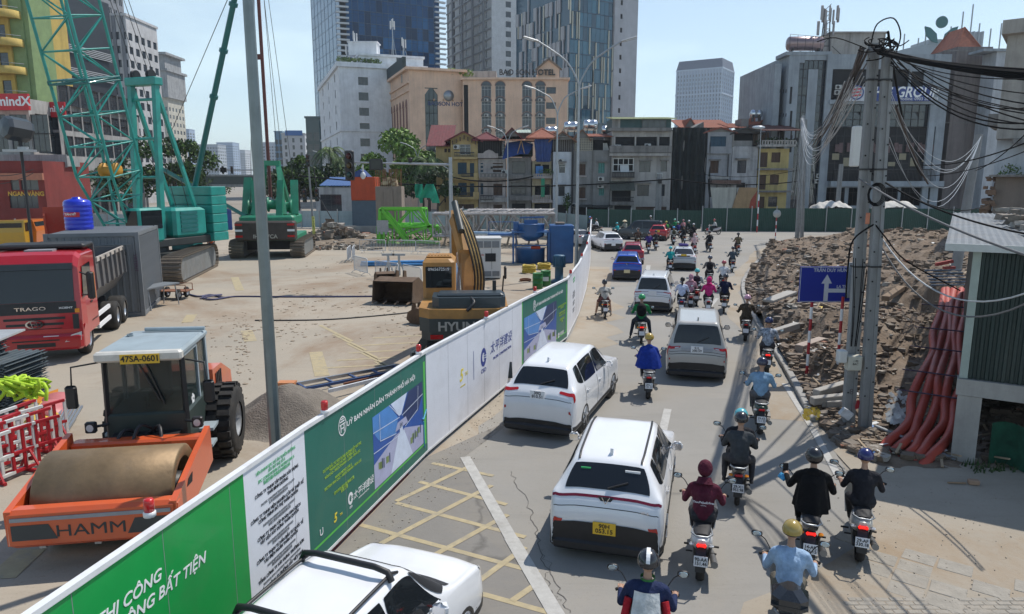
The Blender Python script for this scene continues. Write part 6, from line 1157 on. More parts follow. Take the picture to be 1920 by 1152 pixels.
# ---- red tipper truck facing the camera
RED=paint('truck_red',(.42,.012,.02),.15); tk=T('tipper_truck','red tipper truck with a grey tipping body facing the road','truck',(-16.0,23.7,0)); tk.scale=(1.1,1.1,1.1); tk.rotation_euler=(0,0,math.atan2(-.32,-.95))
m=MB(); m.add([(x,y,z) for y,zb,zt,hw in ((-1.55,.75,3.25,1.2),(-1.5,.72,3.3,1.25),(.0,.72,3.3,1.25),(.22,.74,3.22,1.23),(.42,.7,2.95,1.21),(.62,.62,1.75,1.25),(.68,.6,1.0,1.25),(.66,.42,.75,1.24)) for x,z in ((-hw,zb),(-hw,zt-.12),(-hw+.14,zt),(0,zt+.02),(hw-.14,zt),(hw,zt-.12),(hw,zb))],[(r*7+i,r*7+i+1,r*7+8+i,r*7+7+i) for r in range(7) for i in range(6)]+[tuple(range(6,-1,-1)),tuple(range(49,56))]); m.obj('cab',RED,tk)
def ytr(z): return .68-(.06 if z<1 else (z-1)/.75*.06) if z<1.75 else .62-(z-1.75)/1.2*.2
def fp(name,x0,x1,z0,z1,mat,k=.015,t=.03): m=MB(); m.add([(x,ytr(z)+kk,z) for kk in (k,k-t-.02) for x,z in ((x0,z0),(x1,z0),(x1,z1),(x0,z1))],[(3,2,1,0),(4,5,6,7),(0,1,5,4),(1,2,6,5),(2,3,7,6),(3,0,4,7)]); return m.obj(name,mat,tk)
fp('windscreen',-1.08,1.08,1.85,2.85,GLS,.02); fp('black_band',-1.12,1.12,1.5,1.84,BLK,.03); fp('sun_visor',-1.1,1.1,2.82,3.0,M('visor_dark',(.02,.025,.03),.2),.13,.1)
for i in range(4): fp('grille_slot',-.8+.05*i,.8-.05*i,1.32-i*.17,1.39-i*.17,BLK,.018)
m=MB(); n=20; m.add([(r*.24*math.cos(2*PI*k/n),.745,1.2+r*.13*math.sin(2*PI*k/n)) for r in (1,.78) for k in range(n)],[(k,n+k,n+(k+1)%n,(k+1)%n) for k in range(n)]); m.beam((-.09,.745,1.11),(-.05,.745,1.29),.04,.02); m.beam((.05,.745,1.11),(.09,.745,1.29),.04,.02); m.beam((-.06,.745,1.19),(.06,.745,1.21),.03,.02); m.obj('oval_emblem',CHR,tk); BK=(PI/2,0,PI); text('TRAGO',.15,CHR,tk,(.08,.68,1.66),BK,bold=.02,wide=1.6); text('XCIENT',.08,WINK,tk,(-.85,.68,1.66),BK,bold=.02,wide=1.3)
m=MB(); m.box((0,.6,.62),(2.5,.34,.5),bv=.08); m.obj('bumper',RED,tk); m=MB(); m.bx(-.5,.5,.76,.78,.5,.62); m.obj('bumper_intake',BLK,tk); m=MB(); m.bx(-.62,.62,.765,.775,.68,.72); m.obj('bumper_line',BLK,tk); fp('number_plate',-.6,-.2,.63,.83,PLW,.13)
for s in (-1,1):
    m=MB(); m.add([(s*.75,.775,.62),(s*1.2,.76,.66),(s*1.22,.72,.92),(s*.95,.76,.84)],[(0,1,2,3) if s<0 else (3,2,1,0)]); m.obj('headlight',WHL,tk); fp('corner_intake',min(s*1.0,s*1.16),max(s*1.0,s*1.16),1.0,1.45,BLK,.02); fp('marker_lamp',min(s*1.08,s*1.2),max(s*1.08,s*1.2),1.5,1.62,AMB,.03)
    m=MB(); m.add([(s*1.262,y,z) for y,z in ((-.9,1.95),(.28,1.9),(.12,2.85),(-.9,2.9))],[(0,1,2,3) if s>0 else (3,2,1,0)]); m.obj('side_window',GLS,tk); m=MB(); m.box((s*1.55,.55,2.3),(.2,.16,.85),bv=.05); m.bar((s*1.25,.4,2.7),(s*1.5,.5,2.6),.025,6); m.bar((s*1.25,.4,2.0),(s*1.5,.5,2.0),.025,6); mo=m.obj('mirror',BLK,tk); m=MB(); m.box((s*1.58,.46,2.3),(.14,.03,.8)); m.obj('mirror_back',AMB,mo); m=MB(); m.bx(min(s*1.256,s*1.27),max(s*1.256,s*1.27),-.8,-.55,1.6,1.66); m.obj('door_handle',BLK,tk); m=MB(); m.prism([(-.0,.4),(.62,.4),(.62,.9),(.3,1.1),(-.1,.95)],s*1.251,s*1.256,'X'); m.obj('step_panel',RED,tk)
    for y in (-.4,-4.3,-5.65): wheel(tk,s*1.02,y,.53,.34 if y>-1 else .58,20,.6)
    m=MB(); m.bx(min(s*1.15,s*1.22),max(s*1.15,s*1.22),-3.5,-1.6,.55,.68); m.bx(min(s*1.15,s*1.22),max(s*1.15,s*1.22),-3.5,-1.6,.95,1.08); m.obj('side_guard',PLW,tk); m=MB(); m.box((s*1.0,-1.0,1.02),(.5,.9,.05)); m.obj('mudguard',BLK,tk)
m=MB(); m.bx(-.5,.5,-6.4,.3,.7,.95); m.obj('chassis',BLK,tk); TB=M('tipper_grey',(.12,.12,.125),.6,.2,.2,2,dirt=.5,dcol=(.25,.19,.14)); m=MB(); z0,z1=1.3,2.9
sec=[(-1.25,z1),(-1.28,1.9),(-.85,z0),(.85,z0),(1.28,1.9),(1.25,z1),(1.17,z1),(1.2,1.92),(.8,z0+.08),(-.8,z0+.08),(-1.2,1.92),(-1.17,z1)]; m.prism(sec,-6.5,-1.75); m.prism([(-1.28,1.9),(-.85,z0),(.85,z0),(1.28,1.9),(1.25,z1+.5),(-1.25,z1+.5)],-1.75,-1.68); m.prism([(-1.28,1.9),(-.85,z0),(.85,z0),(1.28,1.9),(1.25,z1),(-1.25,z1)],-6.58,-6.5); m.obj('tipping_body',TB,tk)
for i in range(6):
    for s in (-1,1): m=MB(); m.prism([(s*1.25,z1),(s*1.28,1.9),(s*1.36,1.9),(s*1.34,z1)][::s],-2.3-i*.8,-2.2-i*.8); m.obj('body_rib',TB,tk)
m=MB(); m.bx(-1.3,-1.24,-6.4,-1.8,z1-.12,z1+.03); m.bx(1.24,1.3,-6.4,-1.8,z1-.12,z1+.03); m.obj('body_rail',M('rail_worn',(.4,.36,.32),.6,0,.4,3),tk); m=MB(); m.box((0,-1.15,3.42),(2.5,1.2,.14),bv=.05); m.obj('body_hood',BLK,tk); m=MB(); m.box((-.1,-.3,3.33),(.75,.5,.06)); m.obj('roof_hatch',M('hatch_grey',(.25,.25,.27),.5),tk)
# ---- roller
ORG=paint('roller_orange',(.62,.1,.025),.2,.4); CBG=M('cab_grey_blue',(.3,.36,.39),.5,0,.12,2,dirt=.3); ro=T('road_roller','orange road roller with a rusty steel drum and grey cab','road roller',(-6.72,11.4,0)); ro.rotation_euler=(0,0,math.atan2(-.17,-.985)); 
m=MB(); m.lathe([(0,-1.07),(.6,-1.07),(.62,-1.0),(.62,-.95),(.74,-.95),(.75,-1.07)][::-1][:0]+[(.55,-1.05),(.72,-1.07),(.76,-1.04),(.76,1.04),(.72,1.07),(.55,1.05),(.5,.8),(.5,-.8),(.55,-1.05)],48,(0,0,.76),'X'); dr=m.obj('drum',M('drum_rust',(.24,.165,.09),.55,.45,.3,1.5,dirt=.5,dcol=(.16,.13,.1),bump=.1),ro); m=MB(); 
for s in (-1,1): m.lathe([(0,s*.85),(.5,s*.85)],24,(0,0,.76),'X'); m.lathe([(0,s*1.12),(.28,s*1.12),(.3,s*.85)],20,(0,0,.76),'X')
m.obj('drum_hub',BLK,ro); m=MB(); m.box((0,1.0,.72),(2.5,.28,.62),bv=.06); fb=m.obj('front_beam',ORG,ro); m=MB(); m.bx(-1.15,1.15,1.14,1.155,.86,.92); m.obj('grey_stripe',M('stripe_grey',(.3,.33,.36),.5),fb); text('HAMM',.27,M('roller_letter',(.03,.04,.045),.5),fb,(.02,1.145,.66),BK,wide=1.3)
for s in (-1,1): m=MB(); m.add([(s*.5,1.146,.55),(s*1.15,1.146,.55),(s*1.15,1.146,.8),(s*.62,1.146,.8)],[(0,1,2,3) if s<0 else (3,2,1,0)]); m.obj('dark_panel',M('roller_panel',(.04,.05,.055),.5),fb)
for s in (-1,1): m=MB(); m.prism([(1.1,.45),(1.12,1.02),(.6,1.12),(-.2,1.28),(-1.2,1.45),(-1.25,.75),(-.3,.6),(.4,.5)],s*1.14,s*1.24,'X'); f=m.obj('side_frame',ORG,ro); m=MB(); m.prism([(.2,.95),(.5,.98),(.4,1.08),(.15,1.1)],s*1.235,s*1.248,'X'); m.obj('frame_slot',DARK,f)
m=MB(); m.box((0,.88,.4),(2.1,.08,.12)); 
for x in (-.8,0,.8): m.box((x,.95,.42),(.1,.12,.16),1)
m.obj('scraper_bar',[IRON,STEEL],ro); m=MB(); m.box((0,-1.15,1.05),(2.3,.3,.5),bv=.04); m.obj('rear_beam',ORG,ro); m=MB(); m.box((0,-1.7,.9),(1.2,1.4,.7)); m.tube(cat([(-.4,-1.1,1.2),(-.3,-1.35,1.45),(0,-1.6,1.2)],4),.035,6); m.tube(cat([(.4,-1.1,1.2),(.3,-1.35,1.4),(.1,-1.6,1.2)],4),.035,6); m.tube(cat([(.1,-1.1,1.25),(.0,-1.3,1.5),(-.2,-1.6,1.25)],4),.03,6); m.obj('articulation',BLK,ro)
m=MB(); m.box((0,-2.65,1.3),(1.75,1.9,.8),bv=.05); m.obj('cab_base',M('cab_base_dark',(.03,.045,.04),.5),ro); Y_f,Y_b,zb,zr=-1.75,-3.45,1.5,2.86
m=MB(); m.box((0,(Y_f+Y_b)/2+.02,zr+.06),(1.76,2.0,.16),bv=.05); m.obj('cab_roof',CBG,ro); m=MB(); m.box((0,Y_f+.17,zr+.04),(1.79,.2,.2),bv=.04); m.obj('roof_visor',M('visor_cream',(.6,.58,.53),.5,0,.1,3,dirt=.3),ro); m=MB(); m.lathe([(0,0),(.07,0),(.07,.05)],10,(.7,-3.0,zr+.14)); m.bar((-.9,-3.3,zr+.2),(.5,-3.4,zr+.2),.05,6); m.obj('roof_fittings',CBG,ro)
for s in (-1,1):
    for y,w_ in ((Y_f,.09),(-2.75,.07),(Y_b,.1)): m=MB(); m.beam((s*.82,y,zb),(s*.8,y-.02 if y==Y_f else y,zr),w_,w_); m.obj('cab_pillar',CBG if s*y!=0 and y!=Y_f else BLK,ro)
    m=MB(); m.bx(s*.81-.008,s*.81+.008,-2.72,Y_f-.05,zb-.2,zr-.03); m.obj('cab_door_glass',M('cab_glass',(.03,.05,.05),.05,0,0,alpha=.45,sp=.8),ro); m=MB(); m.bx(s*.81-.01,s*.81+.01,Y_b+.05,-2.8,zb+.1,zr-.05); m.obj('side_glass',M('cab_glass',(0,0,0)),ro); m=MB(); m.beam((s*.825,-2.7,zb-.2),(s*.825,Y_f-.06,zb-.2),.05); m.beam((s*.825,-2.72,zb-.2),(s*.825,-2.72,zr-.04),.05); m.beam((s*.825,-2.7,zr-.03),(s*.825,Y_f-.06,zr-.03),.05); m.obj('door_frame',CBG,ro)
    m=MB(); m.tube([(s*.9,Y_f+.02,zr-.1),(s*1.35,Y_f+.25,zr-.12),(s*1.38,Y_f+.25,zr-.55)],.02,6); m.box((s*1.4,Y_f+.24,zr-.72),(.24,.1,.46),bv=.04); m.obj('mirror',BLK,ro); m=MB(); m.box((s*1.1,Y_f+.2,1.5),(.22,.12,.22),bv=.02); m.bar((s*.8,Y_f+.05,1.5),(s*1.05,Y_f+.18,1.5),.03,6); m.lathe([(0,.07),(.075,.065)],12,(s*1.1,Y_f+.2,1.5),'Y',1); m.obj('work_lamp',[BLK,WHL],ro)
m=MB(); m.bx(-.76,.76,Y_f-.012,Y_f+.012,zb+.02,zr-.04); m.obj('windscreen',M('cab_glass',(0,0,0)),ro); m=MB(); m.bx(-.76,.76,Y_b-.01,Y_b+.01,zb+.1,zr-.05); m.obj('rear_glass',M('cab_glass',(0,0,0)),ro); m=MB(); m.bx(-.45,.35,Y_f+.28,Y_f+.29,zr-.09,zr+.1); m.obj('number_plate',PLY,ro); text('47SA-0601',.16,INK,ro,(-.05,(Y_f+.293)*.98,(zr+.005)*.955),BK,bold=.02,wide=.95)
m=MB(); m.beam((.1,Y_f+.03,zr-.1),(-.3,Y_f+.05,zb+.45),.03); m.beam((-.05,Y_f+.03,zr-.1),(-.4,Y_f+.05,zb+.35),.03); m.obj('wiper',BLK,ro); m=MB(); m.box((.1,-2.75,1.75),(.55,.55,.15),bv=.05); m.box((.1,-3.0,2.15),(.52,.14,.75),bv=.05); m.tube([(.1,-2.0,1.5),(.1,-2.2,2.0)],.04,6); m.lathe([(.17,0),(.19,.02),(.17,.04)],14,(.1,-2.2,2.0)); m.obj('driver_seat',BLK,ro)
m=MB(); m.prism([(-3.5,1.0),(-3.5,1.95),(-4.3,1.9),(-5.2,1.5),(-5.3,1.0)],-.8,.8,'X'); m.obj('engine_hood',ORG,ro)
for i in range(4): m=MB(); m.box((-.81,-3.75-i*.14,1.6),(.02,.07,.4)); m.obj('hood_vent',BLK,ro)
for s in (-1,1): wheel(ro,s*.98,-3.55,.78,.6,26,.5,22,M('rim_grey',(.33,.34,.35),.5,.3)); m=MB(); m.box((s*.85,-2.55,1.0),(.35,.5,.06)); m.box((s*.85,-2.35,.7),(.35,.4,.06)); m.obj('step',CBG,ro)
for c_ in KIDS(ro):
    if c_.name.split('.')[0] in ('cab_base','cab_roof','roof_visor','roof_fittings','cab_pillar','cab_door_glass','side_glass','door_frame','mirror','work_lamp','windscreen','rear_glass','number_plate','wiper','driver_seat'): c_.scale=(.86,.98,.955)
text('✿',.28,WINK,ro,(-.712,-2.2,1.7),(PI/2,0,-PI/2),bold=.01)
# ================================================================ MORE SITE THINGS
EXY=M('excavator_yellow',(.36,.18,.045),.55,0,.25,1.5,dirt=.6,dcol=(.16,.11,.06)); EXG=M('excavator_grey',(.035,.045,.045),.5,0,.2,2,dirt=.2)
ex=T('wheeled_excavator','worn yellow and black wheeled excavator seen from behind the hoarding','excavator',(-1.5,22.2,0)); ex.rotation_euler=(0,0,R(7)); up=T_part('upper_structure',ex,(0,0,0),R(-4))
for s in (-1,1):
    for y in (-1.2,1.6): wheel(ex,s*.98,y,.54,.5,20,.55,10,EXY)
m=MB(); m.box((0,.2,.95),(1.1,4.2,.5),bv=.05); m.box((0,.2,1.32),(1.4,1.4,.3)); m.obj('undercarriage',EXG,ex); m=MB(); m.add([(x,y,z) for x in (-1.25,1.25) for y,z in ((-2.0,.25),(-2.25,.3),(-2.1,.75),(-1.9,.7))],[(0,1,2,3),(7,6,5,4),(0,4,5,1),(1,5,6,2),(2,6,7,3),(3,7,4,0)]); m.beam((-.5,-1.5,.8),(-.5,-2.0,.5),.15); m.beam((.5,-1.5,.8),(.5,-2.0,.5),.15); m.obj('dozer_blade',EXG,ex)
for s in (-1,1): m=MB(); m.beam((s*1.0,2.1,.9),(s*1.45,2.3,.2),.25,.3); m.box((s*1.5,2.3,.06),(.5,.6,.12)); m.obj('outrigger',EXG,ex)
m=MB()
for k,(z0,z1,w0,w1,y0) in enumerate(((1.5,1.75,1.22,1.27,-2.45),(1.75,2.15,1.27,1.27,-2.5))): m.prism([(-w0,y0+.35),(-w0+.3,y0+.05),(0,y0-.06),(w0-.3,y0+.05),(w0,y0+.35),(w0,-1.2),(-w0,-1.2)],z0,z1,'Z')
cw=m.obj('counterweight',EXG,up); text('HYUNDAI',.36,M('worn_white',(0,0,0)),up,(.12,-2.573,1.93),UP,bold=.03,wide=1.05); m=MB(); m.bx(-.95,-.55,-2.44,-2.35,1.55,1.68); m.obj('tail_light',REDL,up); m=MB(); m.bx(.55,.95,-2.53,-2.44,1.52,1.72); m.obj('number_plate',PLY,up)
m=MB(); m.prism([(-1.28,-2.12),(-.97,-2.44),(0,-2.55),(.97,-2.44),(1.28,-2.12),(1.28,.9),(-1.28,.9)],2.15,2.42,'Z'); m.obj('deck_shell',EXY,up); m=MB(); m.prism([(-.9,-2.1),(-.7,-2.3),(1.05,-2.3),(1.2,-2.1),(1.2,-1.2),(-.9,-1.2)],2.42,2.72,'Z'); m.box((.2,-1.75,2.75),(1.9,.7,.12),bv=.05); m.obj('engine_cover',M('cover_dark',(.03,.045,.055),.4,0,.1,2,coat=.3),up); m=MB(); m.tube(cat([(.2,-2.2,2.7),(.3,-2.45,2.6),(.1,-2.6,2.4)],4),.05,6); m.bar((.9,-1.5,2.7),(.9,-1.5,3.1),.06,8); m.obj('exhaust',BLK,up)
m=MB(); m.box((-.78,.35,2.85),(.98,1.75,1.55),bv=.1); m.obj('cab',EXY,up); m=MB(); m.bx(-1.18,-.38,-.545,-.53,2.75,3.4); m.bx(-1.28,-1.268,-.3,1.1,2.6,3.45); m.bx(-1.15,-.4,1.225,1.24,2.3,3.5); g=m.obj('cab_glass',GLS,up); text('0965672519',.13,WINK,up,(-.78,-.55,3.32),UP); m=MB(); m.box((-.78,.3,3.66),(.8,.9,.05),bv=.02); m.obj('roof_vent',EXY,up)
for k in range(7): m=MB(); m.box((-1.1+k*.1,.3,3.69),(.04,.7,.03)); m.obj('roof_slat',EXY,up)
bm=T_part('boom',up,(0,0,0)); P0,P1,P2=V((.12,.9,1.9)),V((.0,1.7,3.5)),V((-.35,2.6,4.75)); m=MB(); m.beam(P0,P1,.36,.5); m.beam(P1,P2,.3,.42); m.box(P1,(.36,.45,.45)); m.obj('boom_arm',EXY,bm); m=MB(); m.beam(P2+V((0,.1,.1)),(-.4,4.2,3.0),.26,.42); m.beam((-.4,4.2,3.0),(-.4,4.6,1.7),.3,.4); m.obj('dipper_arm',EXY,bm)
for k in range(7):
    x=.15+.05*k; m=MB(); m.tube(cat([P0+V((x,-.1,.2)),P0.lerp(P1,.5)+V((x+.12,-.25,.15)),P1+V((x+.05,-.4,.1)),P1.lerp(P2,.5)+V((x-.05,-.3,.3)),P2+V((x*.5,-.1,.25))],4),.035,5); m.obj('hydraulic_hose',M('hose_ochre',(.4,.25,.08),.6,0,.3,5) if k%2 else RUB,bm)
for x in (-.25,.3): m=MB(); m.bar((x,1.3,1.8),P1+V((x,.3,-.3)),.1,8); m.bar(P0.lerp(P1,.6)+V((x,.5,0)),P1+V((x,.2,.1)),.055,8); m.obj('cylinder',CHR,bm)
m=MB(); m.bar(P1.lerp(P2,.3)+V((0,-.3,.45)),P2+V((0,.1,.5)),.12,8); m.obj('stick_cylinder',EXG,bm); m=MB(); m.prism([(4.5,1.9),(5.2,1.7),(5.3,1.1),(4.9,.8),(4.4,1.1)],-.9,.2,'X'); m.obj('bucket',EXG,bm)
m=MB(); m.tube([(1.2,.3,2.4),(1.25,.3,3.0)],.025,6); m.box((1.3,.3,3.1),(.08,.25,.4),bv=.03); m.obj('mirror',BLK,up)
# loose buckets
def bucket(label,pos,w,s,rz):
    o=T('excavator_bucket',label,'bucket',pos,rz); m=MB(); out=[(-.6*s,.9*s),(.1*s,1.0*s),(.65*s,.7*s),(.75*s,.25*s),(.45*s,.02),(-.2*s,.0),(-.75*s,.12*s)]; inn=[(-.6*s,.84*s),(.08*s,.93*s),(.58*s,.66*s),(.67*s,.27*s),(.42*s,.08*s),(-.2*s,.06*s),(-.75*s,.16*s)]
    n=len(out); m.add([(x,y,z) for x in (-w/2,w/2) for y,z in out+inn],[f for i in range(n-1) for f in ((i,i+1,2*n+i+1,2*n+i),(n+i+1,n+i,3*n+i,3*n+i+1))]); 
    for x in (-w/2,w/2-.04): m.prism(out,x,x+.04,'X')
    m.obj('shell',M('bucket_rust',(.12,.075,.045),.8,.2,.3,3,dirt=.4),o); t=MB(); t.add([(-.07,0,.1),(.07,0,.1),(.07,-.06,.02),(-.07,-.06,.02),(-.03,-.34*s,0),(.03,-.34*s,0)],[(0,1,5,4),(2,3,4,5),(0,4,3),(1,2,5),(0,3,2,1)]); me=t.mesh('tooth',M('bucket_rust',(0,0,0)))
    for i in range(4): link('tooth',me,o,(-w/2+.15+i*(w-.3)/3,-.74*s,.08*s))
    m=MB(); 
    for x in (-.2,.2): m.prism([(.1*s,.95*s),(.5*s,.75*s),(.45*s,1.2*s),(.2*s,1.25*s)],x-.03,x+.03,'X')
    m.obj('lug',M('bucket_rust',(0,0,0)),o)
bucket('big rusty toothed excavator bucket lying on the ground beside the excavator',G(748,566),2.1,1.25,R(-12)); bucket('small rusty bucket behind the big toothed one',G(722,535),1.1,.8,R(20)); bucket('dark bucket on its side in the shadow of the excavator',G(790,606),.7,.7,R(60))
# crowd barriers
CBM=M('barrier_zinc',(.5,.52,.54),.5,.2,.1,3)
def crowd():
    o=T('crowd_barrier','','barrier',(0,0,0)); m=MB(); L_=2.3; m.tube([(-L_/2,0,.2),(-L_/2,0,1.02),(-L_/2+.08,0,1.1),(L_/2-.08,0,1.1),(L_/2,0,1.02),(L_/2,0,.2)],.03,6); m.bar((-L_/2,0,.2),(L_/2,0,.2),.026,6); m.obj('frame',CBM,o); b=MB().bar((0,0,.2),(0,0,1.1),.017,4).mesh('bar',CBM)
    for i in range(1,17): link('bar',b,o,(-L_/2+i*L_/17,0,0))
    for x in (-.85,.85): m=MB(); m.tube([(x,-.32,0),(x,-.22,.12),(x,0,.2),(x,.22,.12),(x,.32,0)],.018,5); m.obj('foot',STEEL,o)
    return o
cb=crowd(); spots=[((653,505),(672,476)),((672,474),(726,475)),((726,475),(783,476)),((783,476),(822,478)),((655,508),(700,521)),((700,521),(752,529)),((752,529),(795,540)),((870,500),(925,500)),((650,495),(660,485))]
wd=('at the corner near the blue pipes','in the back row below the lattice stack, first from the corner','in the back row below the lattice stack, second from the corner','in the back row nearest the excavator boom','in the front row at the corner','in the front row before the blue pipes','in the front row nearest the excavator cab','behind the white generator','standing short at the fence corner')
for i,(a,b) in enumerate(spots):
    p,q=G(*a),G(*b); o=cb if i==0 else copy_tree(cb); o.location=(p+q)/2; o.rotation_euler=(0,0,math.atan2(q.y-p.y,q.x-p.x)); tag(o,'grey steel crowd barrier '+wd[i],None,'steel crowd barriers')
    
PB=M('pipe_blue',(.04,.22,.5),.45,0,.2,3,dirt=.2); pp=MB().tube([(-2.6,0,0),(2.6,0,0)],.09,8).mesh('blue_pipe',PB)
for i,(dy,z) in enumerate(((0,.1),(.2,.1),(.4,.1),(.1,.27),(.3,.27))): 
    o=link('blue_pipe',pp,None,G(745,499)+V((.2*(i%2),dy,z)),R(4+i)); tag(o,('lowest','second','third','upper','topmost')[i]+' bright blue pipe of the bundle inside the crowd barriers','pipe','blue pipes on the ground')
for i,px in enumerate((729,749)):
    p=G(px,516); o=T('trestle','grey steel trestle post '+('further from' if i==0 else 'closer to')+' the excavator, over the blue pipes','trestle',p); m=MB(); m.bx(-.07,.07,-.07,.07,0,1.25); m.bx(-.4,.4,-.08,.08,1.25,1.38); m.beam((-.35,0,0),(0,0,1),.06); m.beam((.35,0,0),(0,0,1),.06); m.obj('post',STEEL,o)
# white generator
p=G(907,524); o=T('generator','white generator cabinet with grilles and warning labels behind the excavator','generator',p); o.rotation_euler=(0,0,R(4)); WG=M('generator_white',(.58,.58,.57),.45,0,.06,1,dirt=.2); m=MB(); m.box((0,.9,1.25),(2.15,1.8,2.4),bv=.04); m.obj('cabinet',WG,o); m=MB(); m.box((0,.9,2.5),(2.25,1.9,.08)); m.obj('roof',WG,o)
for x in (-.75,-.25,.25,.75): m=MB(); m.bx(x-.22,x+.22,-.03,.01,1.95,2.35); m.obj('vent',M('vent_grey',(.2,.21,.22),.7),o); m=MB(); m.bx(x-.22,x+.22,-.03,.01,.2,.5); m.obj('vent',M('vent_grey',(0,0,0)),o)
m=MB(); m.bx(.1,.75,-.025,.01,1.1,1.6); m.obj('control_window',DARK,o); m=MB(); m.bx(-.35,-.1,-.025,.01,1.2,1.35); m.bx(-.7,-.45,-.026,.01,.8,.92); m.obj('warning_label',REDL,o); text('NGUY HIỂM',.1,REDL,o,(-.25,-.03,1.5),UP,bold=.02)
m=MB()
for x in (-.02,.02): m.bx(x*25-.01,x*25+.01,-.015,.01,.6,1.9)
m.obj('door_seam',BLK,o)
# green lattice pieces
LG=M('lattice_green',(.12,.5,.03),.42,0,.12,1.5,coat=.2,dirt=.2); ls=T('lattice_section','bright green crane lattice section resting on the ground by the concrete pier','crane part',gp(765,68)); m=MB(); Hh=3.6; 
lattice(m,(-2.9,0,.9),(2.9,0,.9),2.0,2.0,1.6,1.6,4,.14,.07,(0,1,0)); lattice(m,(-2.6,.3,2.6),(1.6,.3,2.6),2,2,1.5,1.5,3,.14,.07,(0,1,0))
m.obj('lattice_frame',LG,ls); m=MB(); m.add([(-2.9,-1.1,.2),(-2.4,-1.1,3.4),(-1.9,-1.1,3.4),(-.2,-1.1,1.2),(.1,-1.1,.2),(-.3,-1.1,.2),(-1.9,-1.1,2.4),(-2.3,-1.1,.2)],[(0,1,6,7),(1,2,6),(2,3,6),(3,4,5),(3,5,6)]); m.beam((-2.4,-1.15,3.4),(.0,-1.15,.3),.3,.3); m.beam((1.2,-1.1,3.4),(2.7,-1.1,.4),.3,.3); m.beam((-2.7,-1.15,.2),(-2.5,-1.15,3.4),.3,.3); m.beam((-2.4,-1.15,3.45),(1.4,-1.15,3.45),.25,.25); m.beam((-.3,-1.15,.9),(2.4,-1.15,1.9),.2,.2); m.beam((-.2,-1.15,.35),(2.6,-1.15,.35),.22,.22); m.obj('gusset_plate',LG,ls); m=MB(); m.box((-2.3,-1.3,1.7),(1.1,.06,1.3)); m.obj('grey_notice',M('notice_grey',(.35,.35,.36),.6,0,.2,6),ls)
for i in range(4): m=MB(); m.box((-2.6+i*.4,-1.3,.7),(.14,.1,1.1)); m.obj('green_upright',LG,ls)
# grey lattice booms
gl=T('lattice_boom_stack','stack of grey crane lattice booms laid behind the white generator','crane part',gp(945,66)); m=MB(); L0,L1=gp(812,66)[0]-gp(945,66)[0],gp(1040,66)[0]-gp(945,66)[0]; GLM=M('lattice_grey',(.36,.34,.33),.55,.2,.25,1.5,dirt=.4)
lattice(m,(L0,0,2.0),(L1,0,2.0),2.0,2.0,2.0,2.0,9,.12,.08,(0,1,0)); lattice(m,(L0+3,2.4,2.2),(L1,2.4,2.2),2.0,2.0,2.0,2.0,8,.12,.08,(0,1,0)); m.obj('lattice_frame',GLM,gl)
for i in range(11): m=MB(); x=L0+1+i*(L1-L0-1.5)/10; m.beam((x,-1.1,.2),(x+.25*(-1)**i,-1.0,1.2),.14); m.obj('timber_support',M('timber_grey',(.25,.2,.15),.9,0,.2),gl)
for i in range(24): m=MB(); x=L0+.5+i*(L1-L0-1)/24; m.beam((x,-1.0,3.08),(x+1.1,3.2,3.12+.1*(i%3)),.12,.1); m.obj('top_bar',GLM,gl)
# blue mixing plant
MBL=M('plant_blue',(.02,.1,.28),.45,0,.15,1.5,coat=.2,dirt=.25); c=G(995,492); mp_=T('mixing_plant','blue grout mixing plant with a drum and hopper frame inside the bend','mixer',(c.x,c.y,0)); m=MB()
for x in (-1.3,1.3):
    for y in (-.8,.8): m.bx(x-.07,x+.07,y-.07,y+.07,0,2.3)
m.bx(-1.4,1.4,-.9,.9,2.25,2.35); m.bx(-1.4,1.4,-.9,-.8,1.3,1.38); m.obj('frame',MBL,mp_); m=MB(); m.lathe([(0,1.6),(.4,1.6),(.95,1.95),(1.0,2.05),(1.0,2.8),(1.05,2.85),(.0,2.85)],22); m.obj('upper_drum',MBL,mp_); m=MB(); m.lathe([(0,0),(1.05,0),(1.05,1.0),(1.1,1.05),(0,1.02)],22); m.obj('lower_drum',MBL,mp_); m=MB(); m.bx(-.5,.5,-.15,.15,2.85,3.15); m.beam((-.8,0,3.3),(1.0,0,3.35),.12,.12); m.bx(-1.3,-.9,-.3,.3,2.4,3.0); m.obj('mixer_motor',MBL,mp_); m=MB(); m.box((.35,-.6,1.15),(.7,.5,.22),bv=.05); m.obj('red_cover',M('cover_red',(.5,.06,.02),.5),mp_)
o=T('blue_silo','tall blue storage box beside the mixing plant','tank',(c.x+2.25,c.y+.1,0)); m=MB(); m.box((0,0,1.4),(1.75,1.6,2.8),bv=.05); m.bx(-.9,.9,-.85,-.78,2.6,2.7); m.obj('body',MBL,o); m=MB(); m.box((-.1,0,2.9),(.7,.7,.15),bv=.04); m.obj('hatch',M('hatch_brown',(.2,.15,.12),.7),o)
o=T('blue_platform','blue steel platform frame between the generator and mixing plant','platform',(c.x-2.1,c.y+.3,0)); m=MB(); m.bx(-1.1,1.1,-.6,.6,2.0,2.12)
for x in (-1,1): m.bx(x-.05,x+.05,-.55,-.45,0,2.0); m.bar((x,-.5,2.1),(x,-.5,3.0),.025,5)
m.bar((-1,-.5,3.0),(1,-.5,3.0),.025,5); m.obj('frame',MBL,o)
p=G(1048,530); o=T('pump_motor','blue upright pump motor beside the green barrels','pump',p); m=MB(); m.lathe([(0,1.0),(.32,1.0),(.34,1.05),(.34,1.6),(.3,1.65),(0,1.66)],16); 
for k in range(12): a=k*PI/6; m.box((.36*math.cos(a),.36*math.sin(a),1.32),(.06,.03,.55),0,rz=a)
